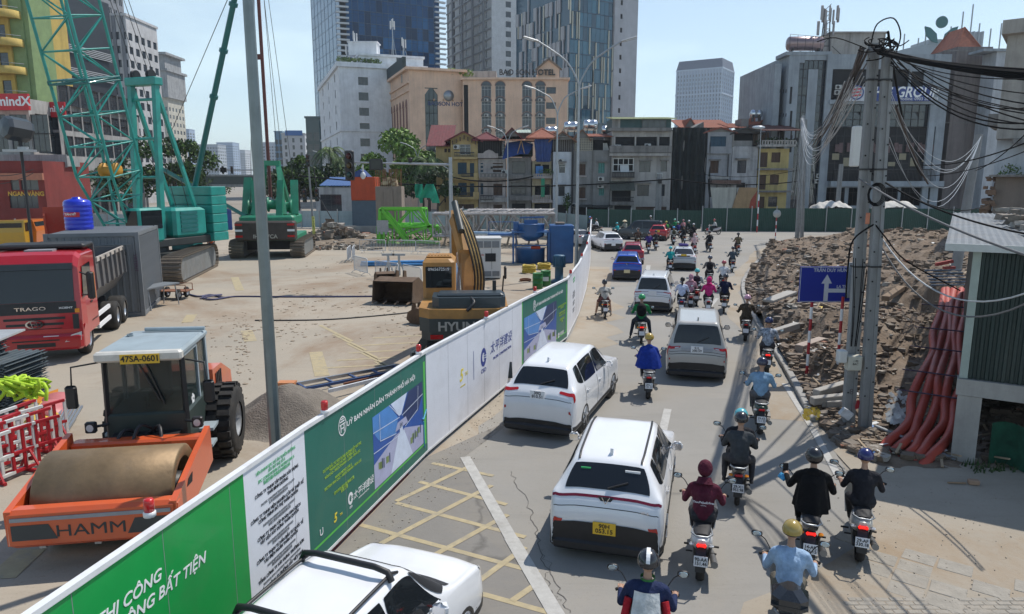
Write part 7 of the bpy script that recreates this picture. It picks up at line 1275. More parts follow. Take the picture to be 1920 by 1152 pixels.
m.obj('motor',M('motor_blue',(.03,.1,.17),.5,0,.2,3),o); m=MB(); m.lathe([(0,.0),(.5,0),(.5,.12),(.25,.2),(.25,.9),(.4,.95),(.4,1.0)],16); m.obj('pump_base',M('motor_blue',(0,0,0)),o)
BG_=M('barrel_green',(.02,.16,.035),.45,0,.15,2,dirt=.2)
def barrel(label,p):
    o=T('barrel',label,'barrel',p,0,'green steel barrels'); m=MB(); m.lathe([(0,0),(.29,0),(.295,.02),(.29,.04),(.29,.29),(.305,.3),(.29,.31),(.29,.58),(.305,.59),(.29,.6),(.29,.85),(.3,.87),(.28,.88),(.27,.86),(0,.86)],18); m.obj('drum',BG_,o); return o
barrel('green steel barrel closest to the hoarding',G(1008,541)); b2_=barrel('second green barrel with a white paper label',G(1023,536)); m=MB(); m.lathe([(.297,.3),(.297,.55)],8,ang=1.2); m.obj('paper_label',PLW,b2_,(0,0,0),R(-125))
HY=M('coil_yellow',(.5,.36,.05),.6,0,.2,3)
for px,py,n,lb in ((992,512,4,'tall coil of yellow hose by the green barrels'),(1020,505,3,'loose yellow hose coil beside the pump motor')):
    p=G(px,py); o=T('hose_coil',lb,'hose',p)
    for k in range(n): m=MB(); m.tube([((.42-.03*(k%2))*math.cos(a),(.42-.03*(k%2))*math.sin(a),.08+.13*k+.03*math.sin(a*3)) for a in [2*PI*i/20 for i in range(21)]],.07,7); m.obj('loop',HY,o)
m=MB(); rg=random.Random(5)
for i in range(14): a=rg.uniform(0,6); m.tube(cat([(.3*math.cos(a+t)*(1+.2*rg.random()),.3*math.sin(a+t),.04+.12*rg.random()) for t in (0,1.2,2.4,3.6,5)],3),.018,4)
tag(m.obj('wire_tangle',RST,None,G(985,528)),'rusty tangle of wire on the ground by the hose coils','wire')
m=MB(); m.tube([A(880,437,62),A(1045,440,58)],.16,8); tag(m.obj('long_pipe',M('pipe_pale_blue',(.3,.42,.55),.5)),'long pale blue pipe carried on the lattice booms','pipe')
# aluminium frames beside the sand pile
fr=T('shutter_frame','long aluminium and blue shutter frames lying behind the teal banner','frame',G(640,722)); m=MB(); a,b=G(548,722,.12)-V(fr.location),G(742,686,.12)-V(fr.location); n=V((-(b-a).y,(b-a).x,0)).normalized()*.62; m.beam(a,b,.08,.1); m.obj('long_rail',ALU,fr); m=MB(); m.beam(a-n,b-n,.06,.08); m.obj('long_rail',M('rail_blue',(.04,.08,.2),.6),fr); m=MB(); m.beam(a-n*2.1+V((.5,0,.12)),b-n*1.9+V((0,0,.1)),.07,.1); m.obj('long_rail',M('rail_white',(.6,.62,.65),.5),fr)
for t in (.05,.3,.52,.75,.97): m=MB(); m.beam(a.lerp(b,t),a.lerp(b,t)-n,.06,.05); m.obj('cross_bar',M('rail_blue',(0,0,0)),fr)
m=MB(); m.beam(a.lerp(b,.35)-n*1.4,b.lerp(a,.1)-n*1.2,.06); m.obj('rusty_bar',RST,fr); m=MB(); m.box(a+V((-.15,0,.03)),(.5,.3,.14)); m.obj('orange_clamp',M('clamp_orange',(.5,.2,.08),.6),fr)
# stack of sheet piles, at the west edge
stk=T('metal_plate_stack','tall uneven stack of grey corrugated steel plates at the picture edge','stack',G(-45,775)); PLM=M('plate_grey',(.12,.15,.165),.6,.4,.2,2,dirt=.4); rg=random.Random(4)
def plate(w,d): 
    m=MB(); n=5; pr=[(-w/2+i*w/n+q,z) for i in range(n) for q,z in ((0,0),(w/n*.45,0),(w/n*.55,.05),(w/n*.95,.05))]; m.add([(x,-d/2,z) for x,z in pr]+[(x,d/2,z) for x,z in pr]+[(x,-d/2,z-.02) for x,z in pr],[(i,i+1,len(pr)+i+1,len(pr)+i) for i in range(len(pr)-1)]+[(2*len(pr)+i,2*len(pr)+i+1,i+1,i) for i in range(len(pr)-1)]); return m.mesh('steel_plate',PLM)
pm_=plate(1.0,1.6)
for c,(x,h) in enumerate(((-1.0,14),(-.2,26),(.5,20))):
    for k in range(h): link('steel_plate',pm_,stk,(x*1.05+rg.uniform(-.04,.04),rg.uniform(-.05,.05)+c*.35,.06+k*.065),rg.uniform(-.04,.04))
m=MB(); m.box((0,0,0),(1.5,1.4,.05)); m.obj('top_sheet',M('sheet_pale',(.45,.47,.48),.4,.3),stk,(-.4,1.1,26*.065+.14),R(10))

# red and white steel barriers
RW_=[M('barrier_red',(.4,.012,.02),.5,0,.1,2,dirt=.2),M('barrier_white',(.65,.65,.63),.5,0,.1,2,dirt=.25)]
def rwb():
    o=T('safety_barrier','','barrier',(0,0,0)); L_=1.5
    for i in range(7):
        m=MB(); x=-L_/2+i*L_/6; m.bx(x-.03,x+.03,-.02,.02,.12,1.0); m.obj('bar',RW_[(i//2)%2],o)
    for z in (.12,.5,1.0):
        for k in range(3): m=MB(); m.bx(-L_/2+k*L_/3,-L_/2+(k+1)*L_/3,-.03,.03,z-.03,z+.03); m.obj('rail',RW_[k%2],o)
    for x in (-.6,.6): m=MB(); m.beam((x,-.35,.03),(x,.35,.03),.06); m.beam((x,-.3,.03),(x,0,.5),.04); m.beam((x,.3,.03),(x,0,.5),.04); m.obj('foot',RW_[0],o)
    return o
rb_=rwb(); 
for i,((px,py),lb) in enumerate(zip(((52,885),(68,848),(42,868),(8,905),(22,850),(-6,880)),('with its white bars nearest the roller','closest to the hi-vis bundle','in the middle of the row','nearest the roller drum','half hidden behind the others','cut by the picture edge'))):
    o=rb_ if i==0 else copy_tree(rb_); o.location=G(px,py); o.rotation_euler=(0,0,R(62+i*4)); tag(o,'red and white steel safety barrier '+lb,None,'red and white safety barriers')
p=G(52,800); m=MB(); rg=random.Random(8)
for i in range(34): a=rg.uniform(0,6.28); m.tube(cat([(p.x+rg.uniform(-.45,.45),p.y+rg.uniform(-.3,.3),.95+rg.uniform(-.1,.25)),(p.x+rg.uniform(-.5,.5),p.y+rg.uniform(-.35,.35),1.05+rg.uniform(0,.2)),(p.x+rg.uniform(-.6,.6),p.y+rg.uniform(-.4,.4),.75+rg.uniform(-.1,.2))],3),.045,5)
tag(m.obj('vest_bundle',M('hi_vis',(.42,.62,.03),.7,0,.25,6)),'bundle of lime hi-vis vests hung over the red barriers','vests')
SGM=[M('sign_orange',(.55,.2,.02),.5,0,.1),M('sign_pale_red',(.5,.16,.16),.5,0,.1),M('sign_yellow',(.6,.4,.03),.5)]
for i,(px,py,c,lb) in enumerate(((92,762,0,'orange triangular warning sign lying on the pile'),(112,768,1,'pale red round sign lying on the pile'),(84,792,2,'yellow warning plate at the bottom of the pile'),(108,785,1,'pink sign plate half under the others'))):
    o=T('road_sign',lb+' of signs behind the roller','sign',G(px,py)+V((0,0,.25))); o.rotation_euler=(R(12+6*i),R(8),R(20*i)); m=MB()
    if i in (0,2): m.prism([(-.45,-.35),(.45,-.35),(0,.45)],0,.02,'Z')
    else: m.lathe([(0,0),(.38,0),(.38,.02),(0,.02)],18)
    m.obj('plate',SGM[c],o); m=MB(); m.beam((0,-.3,-.03),(0,-1.3,-.12),.05); m.obj('post',STEEL,o)
m=MB(); a=G(118,792,.08)
for k in range(7): m.beam(G(95+k*5,798+k*2,.04),G(118+k*6,750+k*2,.3),.05)
tag(m.obj('pole_pile',STEEL),'pile of thin steel sign posts behind the roller','posts')
# far west vehicles and stacks
def mini_truck(name,label,px,Y,col,rz,body=None):
    o=T(name,label,'truck',gp(px,Y)); o.rotation_euler=(0,0,rz); c=paint(label.split()[0]+'_truck',col,.3); m=MB(); m.prism([(-1.0,.6),(-1.1,1.6),(-.85,2.6),(.7,2.6),(.9,.6)],-1.2,1.2,'X'); m.obj('cab',c,o); m=MB(); m.bx(-1.05,1.05,-1.0,-.9,1.65,2.4); m.obj('windscreen',GLS,o)
    for s in (-1,1): m=MB(); m.bx(s*1.19,s*1.22,-.7,.5,1.65,2.4) if s>0 else m.bx(-1.22,-1.19,-.7,.5,1.65,2.4); m.obj('side_window',GLS,o)
    m=MB(); m.bx(-1,1,.9,5.5,.6,.95); m.obj('chassis',BLK,o)
    for s in (-1,1):
        for y in (0,3.6,4.7): wheel(o,s*1.0,y,.5,.35,14)
    if body: m=MB(); m.prism([(-1.25,2.7),(-1.2,1.0),(1.2,1.0),(1.25,2.7),(1.15,2.7),(1.1,1.15),(-1.1,1.15),(-1.15,2.7)],1.1,5.4); m.bx(-1.25,1.25,1.0,1.1,1.0,3.1); m.obj('tipping_body',paint(body[0],body[1],.4),o)
    return o
mini_truck('yellow_truck','yellow truck cab parked at the far edge before the jeweller',10,62,(.5,.3,.02),R(20)); mini_truck('orange_truck','orange truck parked beside the yellow truck',44,64,(.55,.14,.02),R(100)); tt=mini_truck('tipper_truck','dark cabbed tipper with a high orange red body behind the beams',112,60,(.05,.06,.07),R(213),('body_orange_red',(.35,.035,.01))); tt.scale=(1.15,1.15,1.25)
bs=T('beam_stack','stack of rusty steel beams and brackets behind the grey container','stack',gp(62,46)); rg=random.Random(6)
for i in range(12):
    m=MB(); z=.2+.3*(i//3); y=(i%3)*.5; m.box((0,y,z+.09),(3.6,.3,.03)); m.box((0,y,z-.09),(3.6,.3,.03)); m.box((0,y,z),(3.6,.03,.2)); m.obj('steel_beam',[M('beam_brown',(.2,.13,.08),.8,.2,.3,2,dirt=.4),M('beam_dark',(.07,.05,.04),.8,.2,.3,2,dirt=.4)][i<6],bs,(rg.uniform(-.3,.3),0,0),rg.uniform(-.05,.05))
for x in (-1.3,.4): m=MB(); m.lathe([(0,-.2),(.3,-.2),(.3,.2),(0,.2)],12,(x,-.3,.45),'Y'); m.beam((x-.4,-.35,.2),(x+.4,-.35,.8),.1); m.obj('yellow_bracket',M('bracket_ochre',(.3,.19,.05),.8),bs)
# floodlight/camera head on a pole at the west
o=T('camera_pole','dark octagonal camera head on a slim pole in front of the shops','camera',gp(46,30)); zz=topz(283,30); m=MB(); m.bar((0,0,0),(0,0,zz),.06,8); m.obj('pole',IRON,o); m=MB(); m.box((-.05,0,zz),(1.1,.5,.1)); m.box((.1,0,zz+.1),(.35,.2,.12)); m.obj('mount',STEEL,o); m=MB(); m.lathe([(0,-.6),(.42,-.55),(.48,-.4),(.48,.3),(.4,.42),(0,.42)],8,(0,0,0),'Y',sm=False); q=m.obj('camera_head',M('camera_dark',(.05,.06,.07),.35,.3),o,(0,0,zz+.85)); q.rotation_euler=(R(-8),0,R(-28)); m=MB(); m.bar((0,0,zz),(0,0,zz+.5),.08,8); m.obj('yoke',IRON,o)
m=MB(); p=G(560,412); 
# west skyline wire cables
for i,(a,b) in enumerate((((0,330),(62,318)),((0,345),(62,325)))): m=MB(); m.tube(sag(A(*a,40),A(*b,40),.1,6),.02,4); tag(m.obj('cable',ROPE),'thin dark cable crossing the jeweller shop front, '+('upper' if i==0 else 'lower')+' one','cable')
# ================================================================ CARS
def crom(P,t):
    n=len(P)-1; i=min(int(t),n-1); f=t-i; a,b,c,d=P[max(i-1,0)],P[i],P[i+1],P[min(i+2,n)]; k=.35
    return (b*(2*f**3-3*f*f+1)+c*(-2*f**3+3*f*f)+(c-a)*k*(f**3-2*f*f+f)+(d-b)*k*(f**3-f*f))
SH={'suv':[(0,.40,.72,.36),(.012,.50,.8,.46),(.07,.585,.83,.55),(.25,.66,.85,.625),(.40,.965,.66,.625),(.52,1.0,.67,.635),(.80,.965,.655,.655),(.875,.925,.64,.665),(.955,.70,.78,.665),(.985,.61,.84,.585),(1.0,.47,.86,.44),(.992,.2,.8,.19)],
 'mpv':[(0,.38,.72,.34),(.012,.46,.8,.42),(.06,.53,.83,.5),(.2,.60,.86,.565),(.36,.95,.68,.565),(.5,1.0,.7,.57),(.85,.985,.68,.58),(.93,.955,.66,.59),(.972,.62,.82,.585),(.988,.55,.86,.53),(1.0,.42,.88,.40),(.992,.2,.8,.19)],
 'sedan':[(0,.40,.72,.36),(.012,.48,.8,.44),(.07,.55,.83,.52),(.27,.64,.86,.60),(.42,.96,.66,.60),(.52,1.0,.67,.61),(.66,.97,.655,.63),(.72,.93,.65,.64),(.86,.70,.8,.66),(.965,.68,.82,.64),(1.0,.50,.84,.47),(.992,.2,.8,.19)]}
class Car:
    def __init__(s,name,label,kind,pos,head,L,W,H,col,group=None,detail=True,plate=None,pcol=None,blackroof=False,cat='car',wheel_r=.34,lamp='wide',clad=True):
        s.o=T(name,label,cat,pos,-R(head),group); o=s.o; s.P=[]
        for t,z,wt,zb in SH[kind]:
            y=L*(.5-t); h=W/2; nose=1-.12*max(0,1-t/.1)**2-.07*max(0,(t-.93)/.07)**2; z*=H; zb*=H; wt=wt*h*nose; w=h*nose; wb=max(wt,w*.955) if z-zb<.12*H else w*.93
            low=.22
            s.P.append([V((0,y,z+.012)),V((wt*.62,y,z+.006)),V((wt,y,z-.03)),V((wb,y,max(zb,low+.01))),V((w,y,max(zb-.2*H,low+.008) if zb>.3*H else low+.006)),V((w*.985,y,max(min(zb-.02,.4),low+.004) if zb>.3*H else low+.004)),V((w*.93,y,low)),V((0,y,low-.02))])
        s.n=len(s.P)-1; m=MB(); ns=s.n*5; nr=44
        m.grid(lambda u,v:s.S(v*s.n,-7+14*u),nr,ns); body=m.obj('body',col,o); s.col=col; s.L=L;s.W=W;s.H=H
        g=GLS
        def pat(nm,c,mat,k=.007,nu=9,nv=7,rd=.25,par=None):
            m=MB()
            def f(u,v):
                a,b=2*u-1,2*v-1; a2=a*math.sqrt(1-rd*b*b/2); b2=b*math.sqrt(1-rd*a*a/2); a2/=math.sqrt(1-rd/2)*.5+.5; b2/=math.sqrt(1-rd/2)*.5+.5; u2,v2=(a2+1)/2,(b2+1)/2
                q=[c[0][i]*(1-u2)*(1-v2)+c[1][i]*u2*(1-v2)+c[2][i]*u2*v2+c[3][i]*(1-u2)*v2 for i in (0,1)]; return s.S(q[0],q[1])+s.N(q[0],q[1])*k
            m.grid(f,nu,nv); return m.obj(nm,mat,par or o)
        s.pat=pat
        pat('windscreen',[(3.12,-1.95),(3.12,1.95),(3.93,1.9),(3.93,-1.9)],g); r7=7.12 if kind!='sedan' else 7.05
        rw=pat('rear_window',[(7.9,-1.9),(7.9,1.9),(r7,1.82),(r7,-1.82)],g)
        for q in (-1,1):
            pat('side_window',[(3.4,q*2.9),(5.12,q*2.9),(5.12,q*2.12),(4.02,q*2.12)],g); pat('side_window',[(5.18,q*2.9),(5.86,q*2.88),(5.86,q*2.12),(5.18,q*2.12)],g); pat('quarter_window',[(5.92,q*2.88),(6.75,q*2.7),(6.45,q*2.16),(5.92,q*2.12)],g)
            if detail:
                for t in (3.45,5.15,5.9): pat('door_seam',[(t,q*3.05),(t+.018,q*3.05),(t+.018,q*5.4),(t,q*5.4)],BLK,.003,1,6,0)
                for t in (4.9,5.75): m=MB(); p=s.S(t,q*3.45); m.box((p.x+q*.02,p.y,p.z),(.03,.2,.035),bv=.01); m.obj('door_handle',col,o)
            p=s.S(3.8,q*2.95); m=MB(); m.box((p.x+q*.13,p.y+.02,p.z+.06),(.2,.12,.16),bv=.05); m.bar((p.x,p.y,p.z+.02),(p.x+q*.1,p.y,p.z+.03),.025,5); mo=m.obj('mirror',col if not blackroof else BLK,o); m=MB(); m.bx(p.x+q*.13-.08,p.x+q*.13+.08,p.y-.047,p.y-.042,p.z,p.z+.12); m.obj('mirror_glass',CHR,mo)
            for y in (L*.5-L*.19,-(L*.5-L*.2)):
                m=MB(); m.lathe([(0,q*.005),(wheel_r+.085,q*.005),(wheel_r+.085,-q*.25)],20,(q*W*.487,y,wheel_r),'X'); m.obj('wheel_arch',BLK,o); wheel(o,q*(W/2-.11),y,wheel_r,.22,18,.66); 
                if detail: 
                    wo=KIDS(o)[-1]; m=MB()
                    for k in range(5): a=2*PI*k/5; m.beam((q*.1,0,0),(q*.105,wheel_r*.6*math.cos(a),wheel_r*.6*math.sin(a)),.05,.03)
                    m.obj('spokes',ALU,wo)
            pat('headlight',[(.9,q*1.5),(1.9,q*2.9),(1.5,q*3.2),(.75,q*2.0)],WHL)
            if lamp=='wide': pat('tail_light',[(8.25,q*1.25),(8.3,q*3.45),(8.75,q*3.4),(8.6,q*1.2)],REDL)
            elif lamp=='tall': pat('tail_light',[(7.6,q*2.2),(7.6,q*3.3),(9.0,q*3.6),(9.0,q*2.1)],REDL)
            elif lamp=='block': pat('tail_light',[(8.35,q*1.05),(8.2,q*3.5),(8.95,q*3.6),(8.95,q*1.25)],REDL); pat('reverse_lamp',[(8.55,q*1.15),(8.55,q*1.55),(8.88,q*1.6),(8.88,q*1.3)],WHL,.011)
            elif lamp=='bar': pat('tail_light',[(10.15,q*1.7),(10.05,q*3.3),(10.25,q*3.5),(10.3,q*1.9)],REDL,.012)
        if lamp=='bar': pat('light_bar',[(8.35,-3.0),(8.35,3.0),(8.58,3.0),(8.58,-3.0)],M('lamp_bar',(.14,.006,.02),.15,coat=.5),.009,16,3,.05); m=MB(); p=s.S(8.55,0); m.add([(x,p.y-.02-dy,p.z+z) for x,z,dy in ((-.13,.03,0),(.13,.03,0),(.04,-.09,.02),(-.04,-.09,.02))],[(3,2,1,0)],0); m.obj('badge_plate',BLK,o); m=MB(); m.beam((-.06,p.y-.035,p.z+.03),(0,p.y-.045,p.z-.07),.02,.012); m.beam((.06,p.y-.035,p.z+.03),(0,p.y-.045,p.z-.07),.02,.012); m.obj('v_emblem',CHR,o)
        elif detail or lamp=='wide': p=s.S(8.72,0); m=MB(); n=16; m.add([(p.x+r*.1*math.cos(2*PI*k/n),p.y-.016,p.z+r*.065*math.sin(2*PI*k/n)) for r in (1,.72) for k in range(n)],[(k,(k+1)%n,n+(k+1)%n,n+k) for k in range(n)]); m.beam((-.06,p.y-.016,p.z),(.06,p.y-.016,p.z+.02),.02,.01); m.obj('round_emblem',CHR,o)
        zc=10.25 if lamp=='bar' else 10.7 if clad=='low' else 10.45
        if clad: pat('rear_bumper',[(10.99,-6.6),(10.99,6.6),(zc,3.75),(zc,-3.75)],BLK,.014,20,6,0)
        else: pat('bumper_seam',[(9.62,-3.5),(9.62,3.5),(9.68,3.5),(9.68,-3.5)],BLK,.006,16,2,0); pat('bumper_underside',[(10.95,-5.3),(10.95,5.3),(10.45,4.4),(10.45,-4.4)],BLK,.01,16,3,.1)
        for q in (-1,1):
            if clad: pat('sill_cladding',[(1,q*5.2),(9.4,q*5.2),(9.4,q*6.2),(1,q*6.2)],BLK,.006,24,3,0)
            pat('reflector',[(10.1,q*2.4),(10.1,q*3.2),(10.25,q*3.2),(10.25,q*2.4)],REDL,.016)
        pat('hatch_seam',[(9.35,-2.9),(9.35,2.9),(9.4,2.9),(9.4,-2.9)],BLK,.004,16,1,0)
        m=MB(); p=s.S(6.1,0); m.prism([(p.y-.1,p.z-.01),(p.y+.12,p.z-.01),(p.y-.09,p.z+.1)],-.025,.025,'X'); m.obj('roof_antenna',BLK if blackroof else col,o)
        if detail: m=MB(); a,b=s.S(7.85,.05)+V((0,-.02,.01)),s.S(7.62,.75)+V((0,-.02,.015)); m.beam(a,b,.03,.02); m.obj('rear_wiper',BLK,o)
        if plate:
            sq=plate!='-'; p=s.S(9.05 if lamp!='bar' else 10.4,0); h_=.2; z=p.z; m=MB(); m.box((0,p.y-.03,z),(.36,.02,h_)); po=m.obj('number_plate',pcol or PLW,o,None); 
            if plate not in ('-',): text(plate,.098,INK,po,(0,p.y-.042,z),UP,bold=.018,ls=.85,wide=1.05)
            if lamp=='block': pat('plate_recess',[(8.78,-1.0),(8.78,1.0),(9.32,.95),(9.32,-.95)],M('plate_recess_shade',(.33,.33,.34),.5) if detail else BLK,.005)
        for x in (-.55,.55):
            m=MB(); m.bar((x,-L/2+.25,.27),(x,-L/2+.01,.25),.04,8); m.obj('exhaust_tip',CHR,o)
        m=MB(); m.bx(-W*.4,W*.4,-L*.42,L*.42,.17,.3); m.obj('underbody',BLK,o); m=MB(); m.box((0,-L/2+.06,.25),(W*.93,.16,.2),bv=.05); m.obj('rear_valance',BLK,o)
    def S(s,a,r):
        q=-1 if r<0 else 1; row=lambda i:crom(s.P[i],abs(r)); n=s.n; i=min(int(a),n-1); f=a-i
        A_,B,C,D=row(max(i-1,0)),row(i),row(i+1),row(min(i+2,n)); k=.32
        p=(B*(2*f**3-3*f*f+1)+C*(-2*f**3+3*f*f)+(C-A_)*k*(f**3-2*f*f+f)+(D-B)*k*(f**3-f*f)); return V((p.x*q,p.y,p.z))
    def N(s,a,r):
        e=.04; du=s.S(min(a+e,s.n),r)-s.S(max(a-e,0),r); dv=s.S(a,min(r+e,7))-s.S(a,max(r-e,-7)); n=du.cross(dv); n=n.normalized() if n.length>1e-9 else V((0,0,1)); c=V((0,s.S(a,r).y*.9,s.H*.45)); return n if n.dot(s.S(a,r)-c)>0 else -n
    def rails(s,mat,r=1.78,a=4.35,b=6.7,h=.045):
        for q in (-1,1): m=MB(); m.tube([s.S(a+(b-a)*i/10,q*r)+V((0,0,h if 0<i<10 else 0)) for i in range(11)],.02,6); m.obj('roof_rail',mat,s.o)
        return s
WHP=paint('car_white',(.76,.77,.79),.04,.22)
def gpos(px,py,head,back): p=G(px,py); h=R(head); return (p.x+math.sin(h)*back,p.y+math.cos(h)*back,0)
c=Car('parked_suv','white suv with two black roof crossbars cut by the lower picture edge','suv',(-1.92,7.4,0),22,4.15,1.8,1.62,WHP,detail=True,wheel_r=.33)
c.rails(BLK,1.8)
for a in (4.75,5.75):
    m=MB(); p,q=c.S(a,-1.8)+V((0,0,.1)),c.S(a,1.8)+V((0,0,.1)); m.tube([p-V((.05,0,.1)),p,p.lerp(q,.15)+V((0,0,.03)),p.lerp(q,.85)+V((0,0,.03)),q,q+V((.05,0,-.1))],.038,8); m.obj('crossbar',BLK,c.o)
c.pat('cowl_panel',[(2.85,-1.95),(2.85,1.95),(3.1,1.95),(3.1,-1.95)],BLK,.008,12,2,0); c.pat('black_pillar',[(3.15,2.0),(4.0,2.0),(4.0,2.1),(3.35,2.7)],BLK,.008)
c=Car('electric_suv','white crossover with a full width red light bar and yellow plate','suv',gpos(1131,1058,15.5,2.15),15.5,4.24,1.84,1.6,WHP,plate='90H\n053.15',pcol=PLY,lamp='bar',wheel_r=.34); c.rails(BLK,1.62,4.3,6.9,.01)
p=c.S(7.25,-1.0); m=MB(); m.box((p.x,p.y-.03,p.z-.05),(.16,.02,.08)); m.obj('green_sticker',M('sticker_green',(.03,.4,.12),.5),c.o); p=c.S(7.25,1.0); m=MB(); m.box((p.x,p.y-.03,p.z-.03),(.24,.02,.06)); st=m.obj('pale_sticker',PLW,c.o); p=c.S(9.3,1.5); text('VF 6',.07,CHR,c.o,(p.x,p.y-.02,p.z),UP)
Car('white_suv','large white suv with slim red tail lights beside the white banner','suv',gpos(1007,822,21,2.42),21,4.9,1.84,1.73,WHP,plate='30G\n810.51',wheel_r=.37,clad='low')
Car('people_carrier','silver people carrier with big red tail lamps in the middle of the lane','mpv',gpos(1304,716,14.5,2.35),14.5,4.73,1.83,1.8,paint('car_silver_beige',(.42,.41,.39),.1,.3),plate='51L\n200.59',lamp='block',clad=False,wheel_r=.35)
c=Car('white_mpv','white people carrier with roof rails behind the green jacketed rider','mpv',gpos(1222,588,15.5,2.2),15.5,4.47,1.75,1.7,WHP,plate='-',lamp='wide',clad=False); c.rails(ALU); c.pat('light_bar',[(8.45,-1.3),(8.45,1.3),(8.6,1.3),(8.6,-1.3)],M('lamp_bar',(0,0,0)),.008)
for q in (-1,1): c.pat('bumper_vent',[(9.7,q*2.7),(9.75,q*3.3),(10.5,q*3.0),(10.5,q*2.6)],BLK,.01)
Car('blue_suv','bright blue compact suv with a pale yellow plate','suv',gpos(1175,527,9.5,2.0),9.5,4.2,1.8,1.6,paint('car_blue',(.015,.075,.42),.05,.22),plate='-',pcol=M('plate_cream',(.6,.52,.3),.5),lamp='bar',detail=False)
Car('red_hatchback','dark red hatchback with tall tail lamps just ahead of the blue suv','suv',gpos(1186,497,9,1.8),9,3.7,1.62,1.52,paint('car_red',(.3,.012,.035),.05,.25),lamp='tall',detail=False,clad=False)
c=Car('taxi_saloon','silver saloon taxi with a yellow plate and purple roof sign','sedan',gpos(1281,508,12.5,2.15),12.5,4.4,1.73,1.48,paint('car_silver',(.5,.52,.54),.06,.25),plate='-',pcol=PLY,lamp='block',clad=False,detail=False)
p=c.S(5.2,0); m=MB(); m.box((0,p.y,p.z+.1),(.7,.22,.18),bv=.06); m.obj('roof_sign',M('taxi_sign_violet',(.05,.03,.2),.4),c.o)
Car('white_crossover','white crossover with black cladding turning beside the far end of the hoarding','suv',gpos(1150,472,-9,2.1),-9,4.2,1.8,1.6,WHP,plate='-',lamp='bar',detail=False)
Car('pale_saloon','pale silver car mostly hidden behind the far hoarding end','sedan',gpos(1103,462,-30,2.0),-30,4.4,1.74,1.48,paint('car_pale',(.55,.57,.6),.06,.25),lamp='wide',detail=False,clad=False)
Car('red_suv','red suv with a pale roof ahead of the purple jacketed rider','suv',gpos(1233,452,17,2.0),17,4.3,1.8,1.62,paint('car_red_pale',(.42,.03,.035),.05,.25),plate='-',pcol=PLY,lamp='wide',detail=False)
Car('dark_van','dark grey people carrier crossing in front of the green fence','mpv',(A(1203,420,74).x,74,0),-72,4.9,1.85,1.95,paint('car_dark_grey',(.03,.04,.045),.1,.25),detail=False,clad=False)
p=gp(556,95); Car('far_red_car','small red car beside the debris at the back of the site','suv',p,-60,3.8,1.7,1.55,paint('car_far_red',(.35,.02,.03),.2),detail=False)
